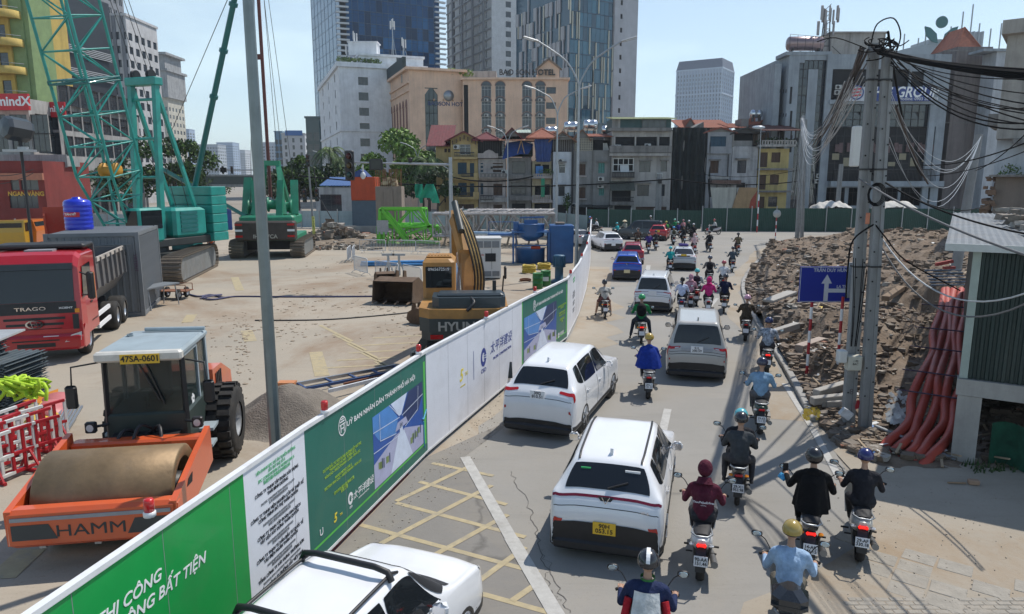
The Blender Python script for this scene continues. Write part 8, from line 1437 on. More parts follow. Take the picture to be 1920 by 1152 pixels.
# ================================================================ MOTORBIKES AND RIDERS
def loft(m,secs,n=12,mi=0,e=2.6):
    vs=[];k=len(secs)
    for y,z,w,h in secs:
        for j in range(n): a=2*PI*j/n; ca,sa=math.cos(a),math.sin(a); vs.append((w*math.copysign(abs(ca)**(2/e),ca),y,z+h*math.copysign(abs(sa)**(2/e),sa)))
    m.add(vs,[(i*n+j,i*n+(j+1)%n,(i+1)*n+(j+1)%n,(i+1)*n+j) for i in range(k-1) for j in range(n)],mi,True); m.add(vs[:n],[tuple(range(n-1,-1,-1))],mi); m.add(vs[-n:],[tuple(range(n))],mi)
SEATM=M('seat_vinyl',(.025,.025,.027),.55,0,.15,6)
def bike(kind):
    o=T('scooter' if kind=='s' else 'motorbike','','motorbike',(0,0,0)); r=.25 if kind=='s' else .28; w=.13 if kind=='s' else .09
    for y in (-.62,.64): 
        q=T_part('wheel',o,(0,y,r)); m=MB(); m.lathe([(r*.7,-w*.4),(r*.9,-w*.5),(r,-w*.2),(r,w*.2),(r*.9,w*.5),(r*.7,w*.4)],18,(0,0,0),'X'); m.obj('tyre',RUB,q); m=MB(); m.lathe([(r*.72,-.03),(r*.62,-.035),(r*.62,.035),(r*.72,.03)],16,(0,0,0),'X'); m.lathe([(0,-.05),(.05,-.05),(.05,.05),(0,.05)],10,(0,0,0),'X')
        for k in range(5): a=2*PI*k/5; m.beam((0,0,0),(0,r*.66*math.cos(a),r*.66*math.sin(a)),.03,.02)
        m.obj('rim',ALU,q)
    m=MB()
    if kind=='s': loft(m,[(-.86,.72,.06,.035),(-.78,.69,.13,.09),(-.6,.62,.165,.15),(-.35,.56,.165,.17),(-.08,.5,.14,.16),(.0,.42,.12,.08)]); loft(m,[(.0,.3,.13,.035),(.3,.3,.15,.035),(.38,.36,.13,.05)])
    else: loft(m,[(-.88,.76,.05,.03),(-.78,.73,.1,.06),(-.55,.66,.125,.1),(-.3,.6,.12,.12),(.0,.56,.07,.1),(.3,.62,.06,.1)])
    m.add([(x,y,z) for x,y,z in ((-.2,.36,.36),(.2,.36,.36),(.23,.42,.7),(.16,.34,.95),(-.16,.34,.95),(-.23,.42,.7),(-.15,.5,.4),(.15,.5,.4),(.13,.52,.72),(.1,.42,.96),(-.1,.42,.96),(-.13,.52,.72))],[(0,1,2,5),(5,2,3,4),(6,11,8,7),(11,10,9,8),(1,7,8,2),(2,8,9,3),(0,5,11,6),(5,4,10,11),(3,9,10,4)]); loft(m,[(.3,1.0,.12,.06),(.4,1.02,.17,.08),(.5,.99,.1,.06)]); m.box((0,.66,.28+r),(.12,.42,.05),bv=.02); m.obj('body_panel',BLK,o)
    m=MB(); loft(m,[(-.8,.8,.1,.03),(-.6,.79,.135,.05),(-.3,.76,.14,.05),(-.02,.75,.11,.05),(.04,.72,.08,.03)]); m.obj('seat',SEATM,o)
    m=MB(); m.tube([(-.36,.26,1.0),(-.2,.34,1.03),(.2,.34,1.03),(.36,.26,1.0)],.014,6); m.obj('handlebar',STEEL,o)
    for s in (-1,1):
        m=MB(); m.bar((s*.26,.3,1.02),(s*.385,.25,.995),.02,8); m.obj('grip',RUB,o); m=MB(); m.tube(cat([(s*.24,.34,1.03),(s*.32,.4,1.14),(s*.4,.38,1.2)],3),.008,5); loft(m,[(.36,1.22,.06,.035),(.375,1.22,.075,.05),(.4,1.22,.05,.03)]); m.v=[(x+(s*.43 if 1.1<z and abs(x)<.1 else 0),y,z) for x,y,z in m.v]; mo=m.obj('mirror',BLK,o); m=MB(); m.ell((s*.43,.357,1.22),(.062,.004,.04),10,4); m.obj('mirror_glass',M('mirror_sky',(.45,.55,.62),.1,.8),mo)
        m=MB(); m.bar((s*.06,.42,.9),(s*.07,.64,r),.024,8); m.obj('fork',STEEL,o); m=MB(); m.box((s*.14,-.84,.67),(.08,.06,.05),bv=.02); m.obj('indicator',AMB if kind!='s' else WHL,o); m=MB(); m.bar((s*.15,-.1,.28),(s*.27,-.1,.28),.016,6); m.bar((s*.13,-.42,.33),(s*.23,-.42,.33),.014,6); m.obj('foot_peg',RUB,o)
    m=MB(); m.box((0,-.885,.68),(.15,.045,.05),bv=.02); m.obj('tail_light',REDL,o); m=MB(); m.add([(x,y,z) for x in (-.075,.075) for y,z in ((-.8,.66),(-.93,.52),(-.98,.3),(-.96,.3),(-.86,.6))],[(0,1,6,5),(1,2,7,6),(2,3,8,7),(3,4,9,8)],0); m.obj('rear_mudguard',BLK,o); m=MB(); m.box((0,-.965,.47),(.2,.012,.15),rx=R(-14)); m.obj('number_plate',PLW,o)
    m=MB(); m.tube([(.1,-.1,.3),(.17,-.35,.28),(.2,-.82,.36)],[.03,.045,.055],8); m.obj('exhaust',M('exhaust_steel',(.2,.2,.2),.4,.6),o); m=MB(); m.box((0,-.2,.33),(.22,.5,.2),bv=.05); m.bar((.09,-.62,r),(.1,-.1,.3),.03,6); m.bar((-.09,-.62,r),(-.1,-.1,.3),.03,6); m.bar((.1,-.6,.3),(.14,-.68,.6),.025,6); m.obj('engine',M('engine_dark',(.06,.06,.06),.5,.4),o)
    m=MB(); m.tube([(-.13,-.5,.78),(-.15,-.8,.83),(-.08,-.92,.84),(.08,-.92,.84),(.15,-.8,.83),(.13,-.5,.78)],.015,6); m.obj('grab_rail',STEEL,o); return o
PROTO={'s':bike('s'),'m':bike('m')}
def prims(pose):
    P=[]; c=lambda a,b,ra,rb,t:P.append((V(a),V(b),ra,rb,t)); y=-.27; zs=.84 if pose!='stand' else .98
    if pose=='pillion': y=-.62; zs=.87
    dn=pose=='stand'; lean=.12 if not dn else .0; hip=V((0,y,zs+.05)); ch=V((0,y+lean*.8,zs+.38)); nk=V((0,y+lean,zs+.53))
    c(hip+V((-.08,-.02,0)),hip+V((.08,-.02,0)),.135,.135,1); c(hip+V((0,-.01,.06)),ch,.168,.178,0); c(ch+V((-.09,0,.0)),ch+V((.09,0,.0)),.135,.135,0); c(ch+V((-.15,0,.08)),ch+V((.15,0,.08)),.085,.085,0); c(nk,nk+V((0,.02,.09)),.055,.052,2); hd=nk+V((0,.04,.2)); c(hd,hd+V((0,.015,.04)),.092,.098,4); c(hd+V((0,.06,-.06)),hd+V((0,.05,0)),.055,.06,4); c(hd+V((0,.115,-.01)),hd+V((0,.1,.02)),.016,.012,4)
    for s in (-1,1): c(hd+V((s*.1,0,0)),hd+V((s*.1,-.01,.03)),.02,.02,4)
    for s in (-1,1):
        sh=ch+V((s*.19,0,.075))
        if pose=='pillion': el=sh+V((s*.1,.12,-.24)); ha=el+V((-s*.08,.22,-.05))
        elif dn: el=sh+V((s*.07,-.02,-.28)); ha=el+V((s*.02,.1,-.24))
        elif pose=='phone' and s<0: el=sh+V((-.12,.1,-.23)); ha=V((-.36,.22,1.14))
        else: el=sh+V((s*.105,.06,-.25)); ha=V((s*.325,.235,1.015))
        c(sh,el,.07,.052,0); c(el,el.lerp(ha,.8),.052,.04,5); c(el.lerp(ha,.8),ha,.038,.042,2)
        if dn: kn=hip+V((s*.1,.04,-.42)); ft=V((s*.12,y,.09)); to=ft+V((0,.15,-.04))
        elif pose=='down': kn=hip+V((s*.26,.32,-.18)); ft=V((s*.36,.1,.1)); to=ft+V((s*.02,.14,-.05))
        elif pose=='pillion': kn=hip+V((s*.24,.36,-.13)); ft=V((s*.25,-.36,.4)); to=ft+V((0,.13,-.05))
        elif pose=='peg': kn=hip+V((s*.2,.4,-.2)); ft=V((s*.22,-.14,.35)); to=ft+V((0,.15,-.05))
        else: kn=hip+V((s*.17,.4,-.12)); ft=V((s*.13,.2,.4)); to=ft+V((0,.14,-.03))
        c(hip+V((s*.09,0,-.01)),kn,.105,.078,1); c(kn,ft.lerp(kn,.12),.075,.05,6); c(ft+V((0,-.04,-.02)),to,.042,.038,3)
    return P,hd
_B={}
def bodygeo(pose):
    if pose in _B: return _B[pose]
    P,hd=prims(pose); m=MB()
    for a,b,ra,rb,t in P:
        d=b-a; q=d.normalized() if d.length>1e-5 else V((0,0,1)); m.tube([a-q*ra,a-q*ra*.7,a,b,b+q*rb*.7,b+q*rb],[.004,ra*.72,ra,rb,rb*.72,.004],10)
    me=m.mesh('body',BLK); o=bpy.data.objects.new('tmp',me); COL.objects.link(o); r=o.modifiers.new('r','REMESH'); r.mode='VOXEL'; r.voxel_size=.019; k=o.modifiers.new('s','SMOOTH'); k.factor=.5; k.iterations=4
    dg=bpy.context.evaluated_depsgraph_get(); ne=bpy.data.meshes.new_from_object(o.evaluated_get(dg)); bpy.data.objects.remove(o); n=len(ne.polygons); C=np.empty(n*3); ne.polygons.foreach_get('center',C); C=C.reshape(-1,3); best=np.full(n,9.); tg=np.zeros(n,int)
    for a,b,ra,rb,t in P:
        a_=np.array(a);d=np.array(b)-a_; h=np.clip(((C-a_)@d)/max(d@d,1e-9),0,1); s=np.linalg.norm(C-a_-h[:,None]*d,axis=1)-(ra+(rb-ra)*h); k=s<best; best[k]=s[k]; tg[k]=t
    ne.polygons.foreach_set('use_smooth',[True]*n)
    vs=np.empty(len(ne.vertices)*3); ne.vertices.foreach_get('co',vs); _B[pose]=(vs.reshape(-1,3).tolist(),[tuple(p.vertices) for p in ne.polygons],tg,hd,P); bpy.data.meshes.remove(ne); return _B[pose]
_BM={}
def bodymesh(pose,sl,leg,hood):
    k=(pose,sl,leg,hood)
    if k in _BM: return _BM[k]
    vs,fs,tg,hd,P=bodygeo(pose); mp={0:0,1:1,2:2,3:3,4:0 if hood else 2,5:0 if sl else 2,6:1 if leg else 2}; m=MB(); m.add(vs,fs,0,True); m.mi=[mp[int(t)] for t in tg]
    for a,b,ra,rb,t in P:   # fingers: four bent ones and a thumb on each hand
        if t==2 and ra==.038:
            s=1 if b.x>0 else -1; 
            for i in range(4): f=b+V((s*(-.03+.02*i),.03,.004)); L_=(.055,.062,.058,.046)[i]; m.tube([f-V((0,.02,0)),f+V((0,L_*.5,.004)),f+V((0,L_*.75,-.025)),f+V((0,L_*.35,-.045))],[.0105,.01,.009,.008],5,2)
            m.tube([b+V((-s*.035,-.01,-.01)),b+V((-s*.055,.02,-.025)),b+V((-s*.04,.045,-.035))],[.012,.01,.009],5,2)
    _BM[k]=m.mesh('person',[BLK,BLK,SKIN,M('shoe_dark',(.04,.035,.035),.6)])
    for i in range(2): pass
    return _BM[k]
def helm(o,hd,col,style='half',stripe=None):
    m=MB(); m.ell(hd+V((0,0,.035)),(.128,.145,.135),16,8,0,-.18 if style=='half' else -.75,1); m.ell(hd+V((0,0,.035)),(.122,.138,.128),16,4,1,-.35 if style=='half' else -.85,-.1)
    if style=='half': m.add([(.115*math.cos(a),.135*math.sin(a)+hd.y+d,hd.z+.015-d*.15) for d in (0,.055) for a in [PI*(.15+.7*i/8) for i in range(9)]],[(i,i+1,10+i,9+i) for i in range(8)],0)
    h=m.obj('helmet',[M('helmet_'+'%02x%02x%02x'%tuple(int(99*x) for x in col),col,.25,0,.03,coat=.5),BLK],o)
    if stripe: m=MB(); m.add([(x,hd.y+.149*math.cos(a),hd.z+.035+.139*math.sin(a)) for x in (-.022,.022) for a in [.3+2.6*i/10 for i in range(11)]],[(i,i+1,12+i,11+i) for i in range(10)]); m.obj('helmet_stripe',PLW,h)
def person(label,pose,top,pants,helmet=None,par=None,sl=True,leg=True,hood=False,style='half',stripe=False,pack=None,pony=False,scarf=None,loc=(0,0,0),rz=0,poncho=False,pat=None):
    me=bodymesh(pose,sl,leg,hood); o=bpy.data.objects.new('person',me); COL.objects.link(o); o.location=loc; o.rotation_euler=(0,0,rz); tag(o,label,'person',None); hd=bodygeo(pose)[3]
    tm=pat or cloth('%02x%02x%02x'%tuple(int(99*x) for x in top),top); pm=cloth('%02x%02x%02x'%tuple(int(99*x) for x in pants),pants)
    for i,mt in ((0,tm),(1,pm)): o.material_slots[i].link='OBJECT'; o.material_slots[i].material=mt
    if helmet: helm(o,hd,helmet,style,stripe)
    elif not hood: m=MB(); m.ell(hd+V((0,-.01,.03)),(.108,.12,.12),14,7,0,-.6,1); m.obj('hair',HAIR,o)
    if pony: m=MB(); m.tube([hd+V((0,-.1,0)),hd+V((0,-.15,-.12)),hd+V((0,-.15,-.3))],[.04,.05,.015],8); m.obj('hair',HAIR,o)
    if scarf: m=MB(); m.ell(hd+V((0,.0,-.09)),(.085,.1,.08),12,6); m.obj('face_cloth',cloth('scarf'+'%02x'%int(99*scarf[0]),scarf),o)
    if hood: m=MB(); m.ell(hd+V((0,-.012,.025)),(.118,.128,.14),14,8,0,-.8,1); m.tube([hd+V((0,-.06,-.1)),hd+V((0,-.1,-.2))],[.1,.14],12); m.obj('hood',tm,o)
    if pack: m=MB(); loft(m,[(hd.y-.38,hd.z-.4,.1,.14),(hd.y-.36,hd.z-.4,.15,.2),(hd.y-.25,hd.z-.38,.17,.23),(hd.y-.17,hd.z-.36,.15,.21)],14); bp=m.obj('backpack',cloth('pack%02x%02x'%(int(99*pack[0]),int(99*pack[2])),pack),o); m=MB(); m.box((0,hd.y-.385,hd.z-.48),(.18,.03,.14),bv=.02); m.obj('pocket',bp.data.materials[0],bp)
    if poncho:
        m=MB(); z=hd.z-.2; y=hd.y-.06; m.grid(lambda u,v:((.14+poncho*v**.6+.025*math.sin(u*44)*v)*math.cos(2*PI*u)*1.05,y-.08*v+(.12+.17*v**.6+.02*math.sin(u*50)*v)*math.sin(2*PI*u),z-v*.56),40,8); m.obj('raincoat',tm,o); m=MB(); m.ell((0,hd.y-.13,hd.z-.2),(.12,.07,.08),10,6); m.obj('raincoat_hood',tm,o)
    return o
def ride(px,py,head,kind,bcol,blabel,plate,plabel,pose='ride',top=(.1,.1,.1),pants=(.03,.03,.035),helmet=None,passenger=None,box=False,loc=None,**k):
    h=R(head); p=G(px,py) if loc is None else V(loc); pos=V((p.x+.62*math.sin(h),p.y+.62*math.cos(h),0)); b=copy_tree(PROTO[kind],None,pos,-h); tag(b,blabel,None,'motorbikes in the traffic'); cm=M('bike_%02x%02x%02x'%tuple(int(99*x) for x in bcol),bcol,.3,0,.04,coat=.5)
    for c in KIDS(b):
        if 'lit' in blabel.split() and c.name.startswith('tail_light'): c.material_slots[0].link='OBJECT'; c.material_slots[0].material=REDON
        if c.name.startswith('body_panel'): c.material_slots[0].link='OBJECT'; c.material_slots[0].material=cm
        if c.name.startswith('number_plate') and plate: text(plate,.07,INK,c,(0,-.974,.47),(PI/2+R(-14),0,0),bold=.02,ls=.85,wide=.95)
    if box: m=MB(); m.box((0,-.78,1.02),(.42,.4,.32),bv=.09); m.bx(-.21,.21,-.985,-.575,1.0,1.015); m.obj('top_box',M('box_gloss',(.02,.022,.025),.2,coat=.6),b)
    q=person(plabel,pose,top,pants,helmet,loc=pos,rz=-h+rnd.uniform(-.04,.04),**k); sc_=rnd.uniform(.97,1.05); q.scale=(sc_*rnd.uniform(.97,1.06),sc_,sc_)
    if passenger: person(loc=pos,rz=-h,**passenger)
    return b,q
BKc,RDc,WTc,GRc,BLc=(.02,.02,.022),(.35,.015,.02),(.65,.65,.66),(.2,.21,.22),(.02,.04,.15)
g=lambda *a:a
b,q=ride(0,0,11,'s',BKc,'dark scooter under the rider in the navy, red and white jacket',None,'person in a navy, red and white jacket with a white striped black helmet',top=(.02,.03,.08),helmet=(.02,.02,.025),stripe=True,loc=(1.5,7.15,0))
m=MB(); m.grid(lambda u,v:((u-.5)*(.34-.06*v),-.43-.035*math.cos((u-.5)*3)+.14*v,1.06+v*.26),8,4); m.obj('white_back_panel',cloth('jacket_white',(.6,.6,.58)),q); m=MB(); m.tube([(-.2,-.25,1.2),(-.24,-.33,1.0)],.05,6); m.tube([(.2,-.25,1.2),(.24,-.33,1.0)],.05,6); m.obj('red_side',cloth('jacket_red',(.4,.02,.03)),q); m=MB(); m.lathe([(.08,0),(.085,.04)],14,(0,-.13,1.38)); m.obj('green_collar',cloth('collar_green',(.05,.2,.06)),q)
b,q=ride(1312,1085,16,'s',WTc,'white scooter with a long black seat and lit red tail lamp beside the crossover','90-AA\n151.46','person in a maroon hooded sweatshirt with the hood up',top=(.085,.015,.03),hood=True); text('ThouPeiJuaErFree',.045,WINK,q,(0,-.435,1.16),(R(72),0,0),bold=.01); text('ErwinFree',.02,WINK,q,(0,-.445,1.115),(R(72),0,0))
ride(0,0,21,'m',GRc,'grey motorbike with a glossy black top box cut by the picture edge',None,'person in a pale blue shirt with a gold helmet',top=(.3,.42,.58),pants=(.12,.11,.09),helmet=(.35,.25,.06),box=True,loc=(3.42,8.0,0))
ride(1381,946,17,'m',BKc,'black motorbike carrying two people in dark clothes','29-X1\n953.98','person in black with a teal helmet at the front of the shared motorbike',top=(.02,.02,.025),helmet=(.1,.42,.48),passenger=dict(label='person in a dark grey jacket riding pillion with a shiny black helmet',pose='pillion',top=(.05,.055,.06),pants=(.05,.05,.055),helmet=(.02,.02,.025)))
b,q=ride(1514,1062,21,'m',BKc,'black underbone motorbike with a small lit tail lamp, second from the verge','14-AK\n046.15','person all in black with black helmet holding up a phone',pose='phone',top=(.006,.006,.007),pants=(.006,.006,.007),helmet=(.015,.015,.018),style='full',poncho=.1)
m=MB(); m.box((-.4,.26,1.24),(.085,.015,.18),rz=.3); tag(m.obj('phone',BLK,None),'black phone held up by the rider all in black','phone'); ph=bpy.data.objects['phone']; ph.location=q.location; ph.rotation_euler=q.rotation_euler; m=MB(); m.tube([(-.36,.24,1.02),(-.44,.3,1.06)],.05,6); m.obj('blue_cuff',cloth('cuff_blue',(.08,.35,.65)),q)
ride(1610,1050,23,'s',(.55,.54,.5),'cream and black scooter with wide rear tyre and lit lamp by the earth verge','29-AF\n330.18','person in a navy short sleeved shirt with a glossy navy helmet',top=(.012,.015,.03),helmet=(.015,.02,.11),sl=False)
ride(1424,814,16,'s',(.02,.06,.05),'dark green scooter ridden by the person in the blue long sleeved top','29-X5\n111.22','person in a light blue long sleeved top with a dark navy helmet',top=(.2,.32,.45),pants=(.1,.1,.11),helmet=(.03,.03,.06))
fm=M('cloth_floral',(.3,.34,.4),.85,0,.98,14); ride(1437,702,18,'s',(.08,.09,.09),'dark grey scooter with a bright lit tail lamp under the floral shirted rider','','person in a blue and white floral shirt with a navy helmet',top=(.3,.3,.4),helmet=(.03,.04,.12),sl=False,pat=fm,pants=(.06,.06,.07))
ride(1397,640,18,'s',(.1,.1,.1),'dark scooter with a wide flat tail lamp beside the rubble kerb','','person in a brown shirt with a pink helmet and dark scarf',top=(.06,.045,.03),pants=(.05,.04,.03),helmet=(.55,.3,.4))
ride(1215,748,9,'s',GRc,'grey scooter under the rider in the blue raincoat','29-L1\n131.11','person in a bright blue raincoat with a gold helmet',top=(.01,.035,.25),helmet=(.4,.27,.05),poncho=.2)
ride(1202,645,8,'m',(.05,.06,.05),'motorbike with a lit red tail lamp under the green jacketed rider','','person in a green jacket and black backpack with a green helmet',pose='down',top=(.01,.19,.06),pants=(.02,.03,.05),helmet=(.02,.3,.1),pack=(.01,.01,.012))
b,q=ride(1134,598,2,'m',(.05,.05,.05),'dark motorbike standing by the barrier foot with its rider astride','','person in a grey white short sleeved shirt with bare legs and a black helmet',pose='down',top=(.42,.41,.38),pants=(.12,.05,.05),helmet=(.02,.02,.03),style='full',leg=False); text('ORBIT',.085,INK,q,(0,-.44,1.2),(R(72),0,0),bold=.03)
ride(1277,592,14,'s',BLc,'scooter half hidden behind the silver people carrier','','person in a pale blue white shirt with long black hair',top=(.5,.56,.72),sl=False,pony=True,passenger=None)
ride(1294,583,12,'s',(.4,.2,.2),'scooter hidden beyond the white shirted rider','','person in a pink hooded top just ahead of the white shirt',top=(.5,.28,.33),hood=True)
ride(1327,592,15,'s',WTc,'white scooter with a curved grab rail ahead of the silver people carrier','','person in a vivid pink hooded jacket',top=(.55,.03,.18),hood=True)
ride(1357,588,17,'m',(.05,.05,.055),'dark motorbike with a side exhaust under the navy jersey','','person in a navy jersey with a black helmet near the kerb',top=(.012,.018,.05),helmet=(.03,.03,.04))
ride(1305,574,13,'s',(.35,.03,.03),'motorbike with a big red tail lamp between the two cars','','person in a pale grey shirt with a dark backpack and teal helmet',top=(.4,.43,.45),sl=False,helmet=(.05,.42,.42),pack=(.03,.02,.03))
ride(1330,540,12,'s',(.25,.25,.26),'silver scooter with a chromed tail under the grey jacket','','person in a grey jacket with a black backpack and dark cap',top=(.14,.13,.13),helmet=(.06,.07,.1),pack=(.015,.015,.02))
ride(1355,548,16,'s',BKc,'dark scooter under the rider with the red helmet','','person in a white tee shirt with a crossbody strap and red helmet',top=(.6,.6,.62),sl=False,helmet=(.35,.03,.05))
ride(1373,511,14,'m',(.04,.05,.12),'motorbike with an orange tail lamp under the plaid shirt','','person in a dark plaid shirt with a dark cap',top=(.06,.08,.1),helmet=(.05,.05,.06))
ride(1384,478,10,'m',(.3,.05,.03),'red motorbike furthest along the kerb','','person in a khaki brown jacket with a black cap by the kerb corner',top=(.13,.1,.06),helmet=(.03,.03,.03),pony=True)
ride(1331,473,4,'m',(.1,.09,.08),'motorbike crossing the open junction under the rider in black','','person in a black jacket leaning on a motorbike in the open junction',pose='peg',top=(.015,.015,.017),helmet=(.02,.02,.025))
ride(1302,478,8,'s',(.5,.05,.06),'red and white scooter behind the taxi roof','','person in a pale pink jacket with a hood behind the taxi',top=(.6,.42,.42),hood=True)
ride(1256,512,11,'m',(.3,.28,.26),'pale motorbike between the blue suv and the taxi','','person in a teal jacket with reflective bands and a teal helmet',top=(.01,.3,.3),helmet=(.05,.45,.48))
ride(1263,460,8,'s',BKc,'scooter hidden in front of the taxi','','person in a pale jacket with a dark backpack and bright blue helmet',top=(.5,.5,.48),helmet=(.05,.3,.6),pack=(.06,.06,.04))
ride(1216,476,8,'m',BKc,'motorbike with an orange red tail lamp behind the red suv','','person in a purple blue jacket behind the red suv',top=(.05,.03,.16),helmet=(.04,.03,.05))
ride(1230,470,6,'m',BKc,'black motorbike between the purple jacket and the red suv','','person in a dark jacket close to the red suv',top=(.03,.03,.035),helmet=(.03,.03,.03))
ride(1196,464,5,'m',(.2,.2,.15),'motorbike left of the purple jacketed rider with panniers','','person in a black jacket with a white helmet in the thick of the traffic',top=(.02,.02,.025),helmet=(.6,.6,.6),passenger=dict(label='person in a dark brown top riding pillion behind the white helmet',pose='pillion',top=(.07,.04,.03),pants=(.05,.04,.03),helmet=(.05,.03,.03)))
ride(1163,448,-40,'m',BKc,'motorbike beyond the white crossover under the teal and lime jacket','','person in a teal and lime jacket with a teal helmet',top=(.02,.35,.38),helmet=(.06,.45,.5))
b,q=ride(1175,444,-20,'m',BKc,'motorbike in front of the dark van under the conical hat','','person wearing a pale conical straw hat',top=(.3,.3,.25)); hd=bodygeo('ride')[3]; m=MB(); m.lathe([(.27,.02),(0,.2)],18,(0,hd.y,hd.z)); m.obj('conical_hat',M('straw_hat',(.6,.52,.35),.8),q)
for px,py,hdg,top,hel,pl,bl in ((1252,446,-12,(.06,.3,.06),(.45,.4,.06),'person in a bright green jacket with a yellow helmet beside the red suv','motorbike beside the red suv under the bright green jacket'),(1268,440,-14,(.01,.17,.06),(.2,.55,.4),'person in a dark green jacket with a mint helmet','motorbike under the dark green jacket in the far queue'),(1274,447,-10,(.03,.03,.14),(.3,.5,.4),'person in a dark blue top with a pale green helmet','motorbike under the dark blue top in the far queue'),(1284,441,-12,(.45,.2,.22),(.4,.2,.22),'person in a dusty pink jacket and pink helmet','motorbike under the dusty pink jacket in the far queue'),(1295,444,-15,(.015,.03,.03),(.6,.6,.6),'person in a black jacket with a white and green helmet','motorbike under the black jacket with the white helmet'),(1303,452,-8,(.02,.02,.02),(.45,.45,.46),'person in black with a pale grey helmet by the fence end','motorbike under the person in black by the fence end'),(1283,458,4,(.015,.015,.015),(.02,.02,.02),'person in a wide black coat with a black helmet','motorbike with a curved rail under the wide black coat'),
    (1125,438,-60,(.6,.6,.62),(.05,.05,.06),'person in a white shirt beyond the end of the hoarding','motorbike under the white shirt beyond the hoarding'),(1113,434,-65,(.04,.06,.14),(.1,.2,.5),'person in a blue jacket with a blue helmet beyond the hoarding end','motorbike under the blue jacket beyond the hoarding end'),(1227,430,-70,(.1,.1,.1),(.6,.6,.62),'person with a white helmet just behind the dark van','motorbike just behind the dark van')): ride(px,py,hdg,'m',BKc,bl,'',pl,top=top,helmet=hel)
b,q=ride(1347,440,-78,'s',(.55,.5,.5),'red nosed white scooter seen side on before the green fence','','person in a white and dark green vest with a red helmet riding across',top=(.45,.46,.45),helmet=(.35,.03,.04)); m=MB(); m.box((0,.58,.55),(.3,.3,.3),bv=.08); m.obj('red_front',RED,b)
wk=G(437,470); person('person in an orange vest and yellow helmet standing by the green crane','stand',(.5,.1,.03),(.03,.035,.06),(.55,.4,.03),loc=(wk.x-.1,57.4,0),rz=R(40),sl=False)
for pr_ in PROTO.values():
    for c in list(pr_.children_recursive): bpy.data.objects.remove(c)
    bpy.data.objects.remove(pr_)
# ================================================================ EAST SIDE: POLES, CABLES, SIGN, PIPES, SHED
PCN=M('pole_concrete',(.26,.265,.265),.85,0,.14,1.2,bump=.2,streak=.4)
def cpole(label,px,py,top_px,top_py,w0,w1,holes=True,Yb=None,rad=False):
    p=G(px,py) if Yb is None else V((A(px,338,Yb).x,Yb,0)); t=A(top_px,top_py,p.y+.05)-p; o=T('utility_pole',label,'utility pole',p); m=MB(); h=t.z
    if rad: m.tube([(0,0,-.3),tuple(t)],[w0,w1],12)
    else:
        vs=[]; sec=lambda w:[(-w,-w*.85),(-w*.35,-w*.85),(-w*.3,-w*.6),(w*.3,-w*.6),(w*.35,-w*.85),(w,-w*.85),(w*.9,w*.5),(-w*.9,w*.5)]
        for k,w in ((0,w0),(1,w1)): vs+=[(x+t.x*k,y+t.y*k,-.3 if k==0 else h) for x,y in sec(w)]
        m.add(vs,[(i,(i+1)%8,8+(i+1)%8,8+i) for i in range(8)]+[tuple(range(8,16))])
    m.obj('shaft',PCN,o)
    if holes:
        hm=MB().lathe([(.022,0),(0,0)],8,(0,0,0),'Y').mesh('bolt_hole',DARK)
        for k in range(22): f=.1+.86*k/22; w=w0+(w1-w0)*f; link('bolt_hole',hm,o,(t.x*f+(w*.65 if k%2 else -w*.65),-w*.86,h*f))
    return o,p,p+t
pA=cpole('concrete utility pole behind the blue sign, black cables on its head',1588,800,1638,82,.14,.105); pB=cpole('second concrete utility pole of the twin pair, standing closest to the orange pipes',1620,806,1664,92,.14,.105)
pC=cpole('far paired concrete pole wrapped in white cables by the round sign',1494,452,1505,218,.2,.13); pC2=cpole('slimmer concrete pole touching the pole wrapped in white cables',1503,449,1511,224,.17,.12)
pD=cpole('tilted round concrete pole with white cables and meter boxes near the shed roof',1806,440,1835,252,.26,.17,False,Yb=34,rad=True); pE=cpole('short broken concrete post among the tarpaulins behind the green fence',1573,412,1577,308,.26,.24,False,Yb=90)
CB=M('cable_jacket',(.008,.008,.009),.85,0,.2,sp=.15); CBW=M('cable_pale',(.42,.44,.46),.5); CBG2=M('cable_grey',(.12,.12,.125),.6)
rg=random.Random(12)
def bundle(name,label,a,b,n,spread,s,r,mat,js=.4,cat_='cables'):
    m=MB(); 
    for i in range(n):
        j=lambda k:V((rg.gauss(0,k),rg.gauss(0,k),rg.gauss(0,k))); m.tube(sag(V(a)+j(spread*.35),V(b)+j(spread),s*(1+rg.uniform(-js,js)),14),r*rg.uniform(.7,1.3),5)
    return tag(m.obj(name,mat),label,cat_)
hA=A(1640,100,pA[1].y); hB=A(1668,112,pB[1].y)
e1=A(1990,148,10.5); bundle('cable_bundle','thick black bundle of cables running from the twin poles to the edge of the picture',hA+V((0,-.2,.0)),e1,30,.04,.07,.024,CB,.1)
bundle('cable_bundle','fan of thinner black cables sagging below the thick bundle',hB+V((0,-.2,-.05)),A(1990,200,10.5),8,.2,.25,.011,CB); bundle('cable_bundle','loose black cables crossing in front of the bare concrete building',hB,A(2010,245,11),3,.2,.5,.012,CB)
m=MB()
for i in range(12):
    c=hA+V((rg.uniform(-.35,.3),rg.uniform(-.3,0),rg.uniform(-.1,.2))); a0=rg.uniform(0,6); r=rg.uniform(.1,.28); m.tube(cat([c+V((r*math.cos(a0+t)*1.3,-.1*t,r*.6*math.sin(a0+t))) for t in (0,1,2,3,4.2)],4),.014,4)
m.tube(cat([hA+V((-.1,0,.2)),hA+V((.0,0,.62)),hA+V((.35,0,.75)),hA+V((.55,0,.4)),hB+V((.12,0,.1))],5),.016,5); m.tube(cat([hA+V((-.2,0,.1)),hA+V((-.9,0,.33)),hA+V((-1.2,.3,.3))],4),.012,4)
tag(m.obj('cable_tangle',CB),'tangle of black cable loops crowning the twin poles','cables')
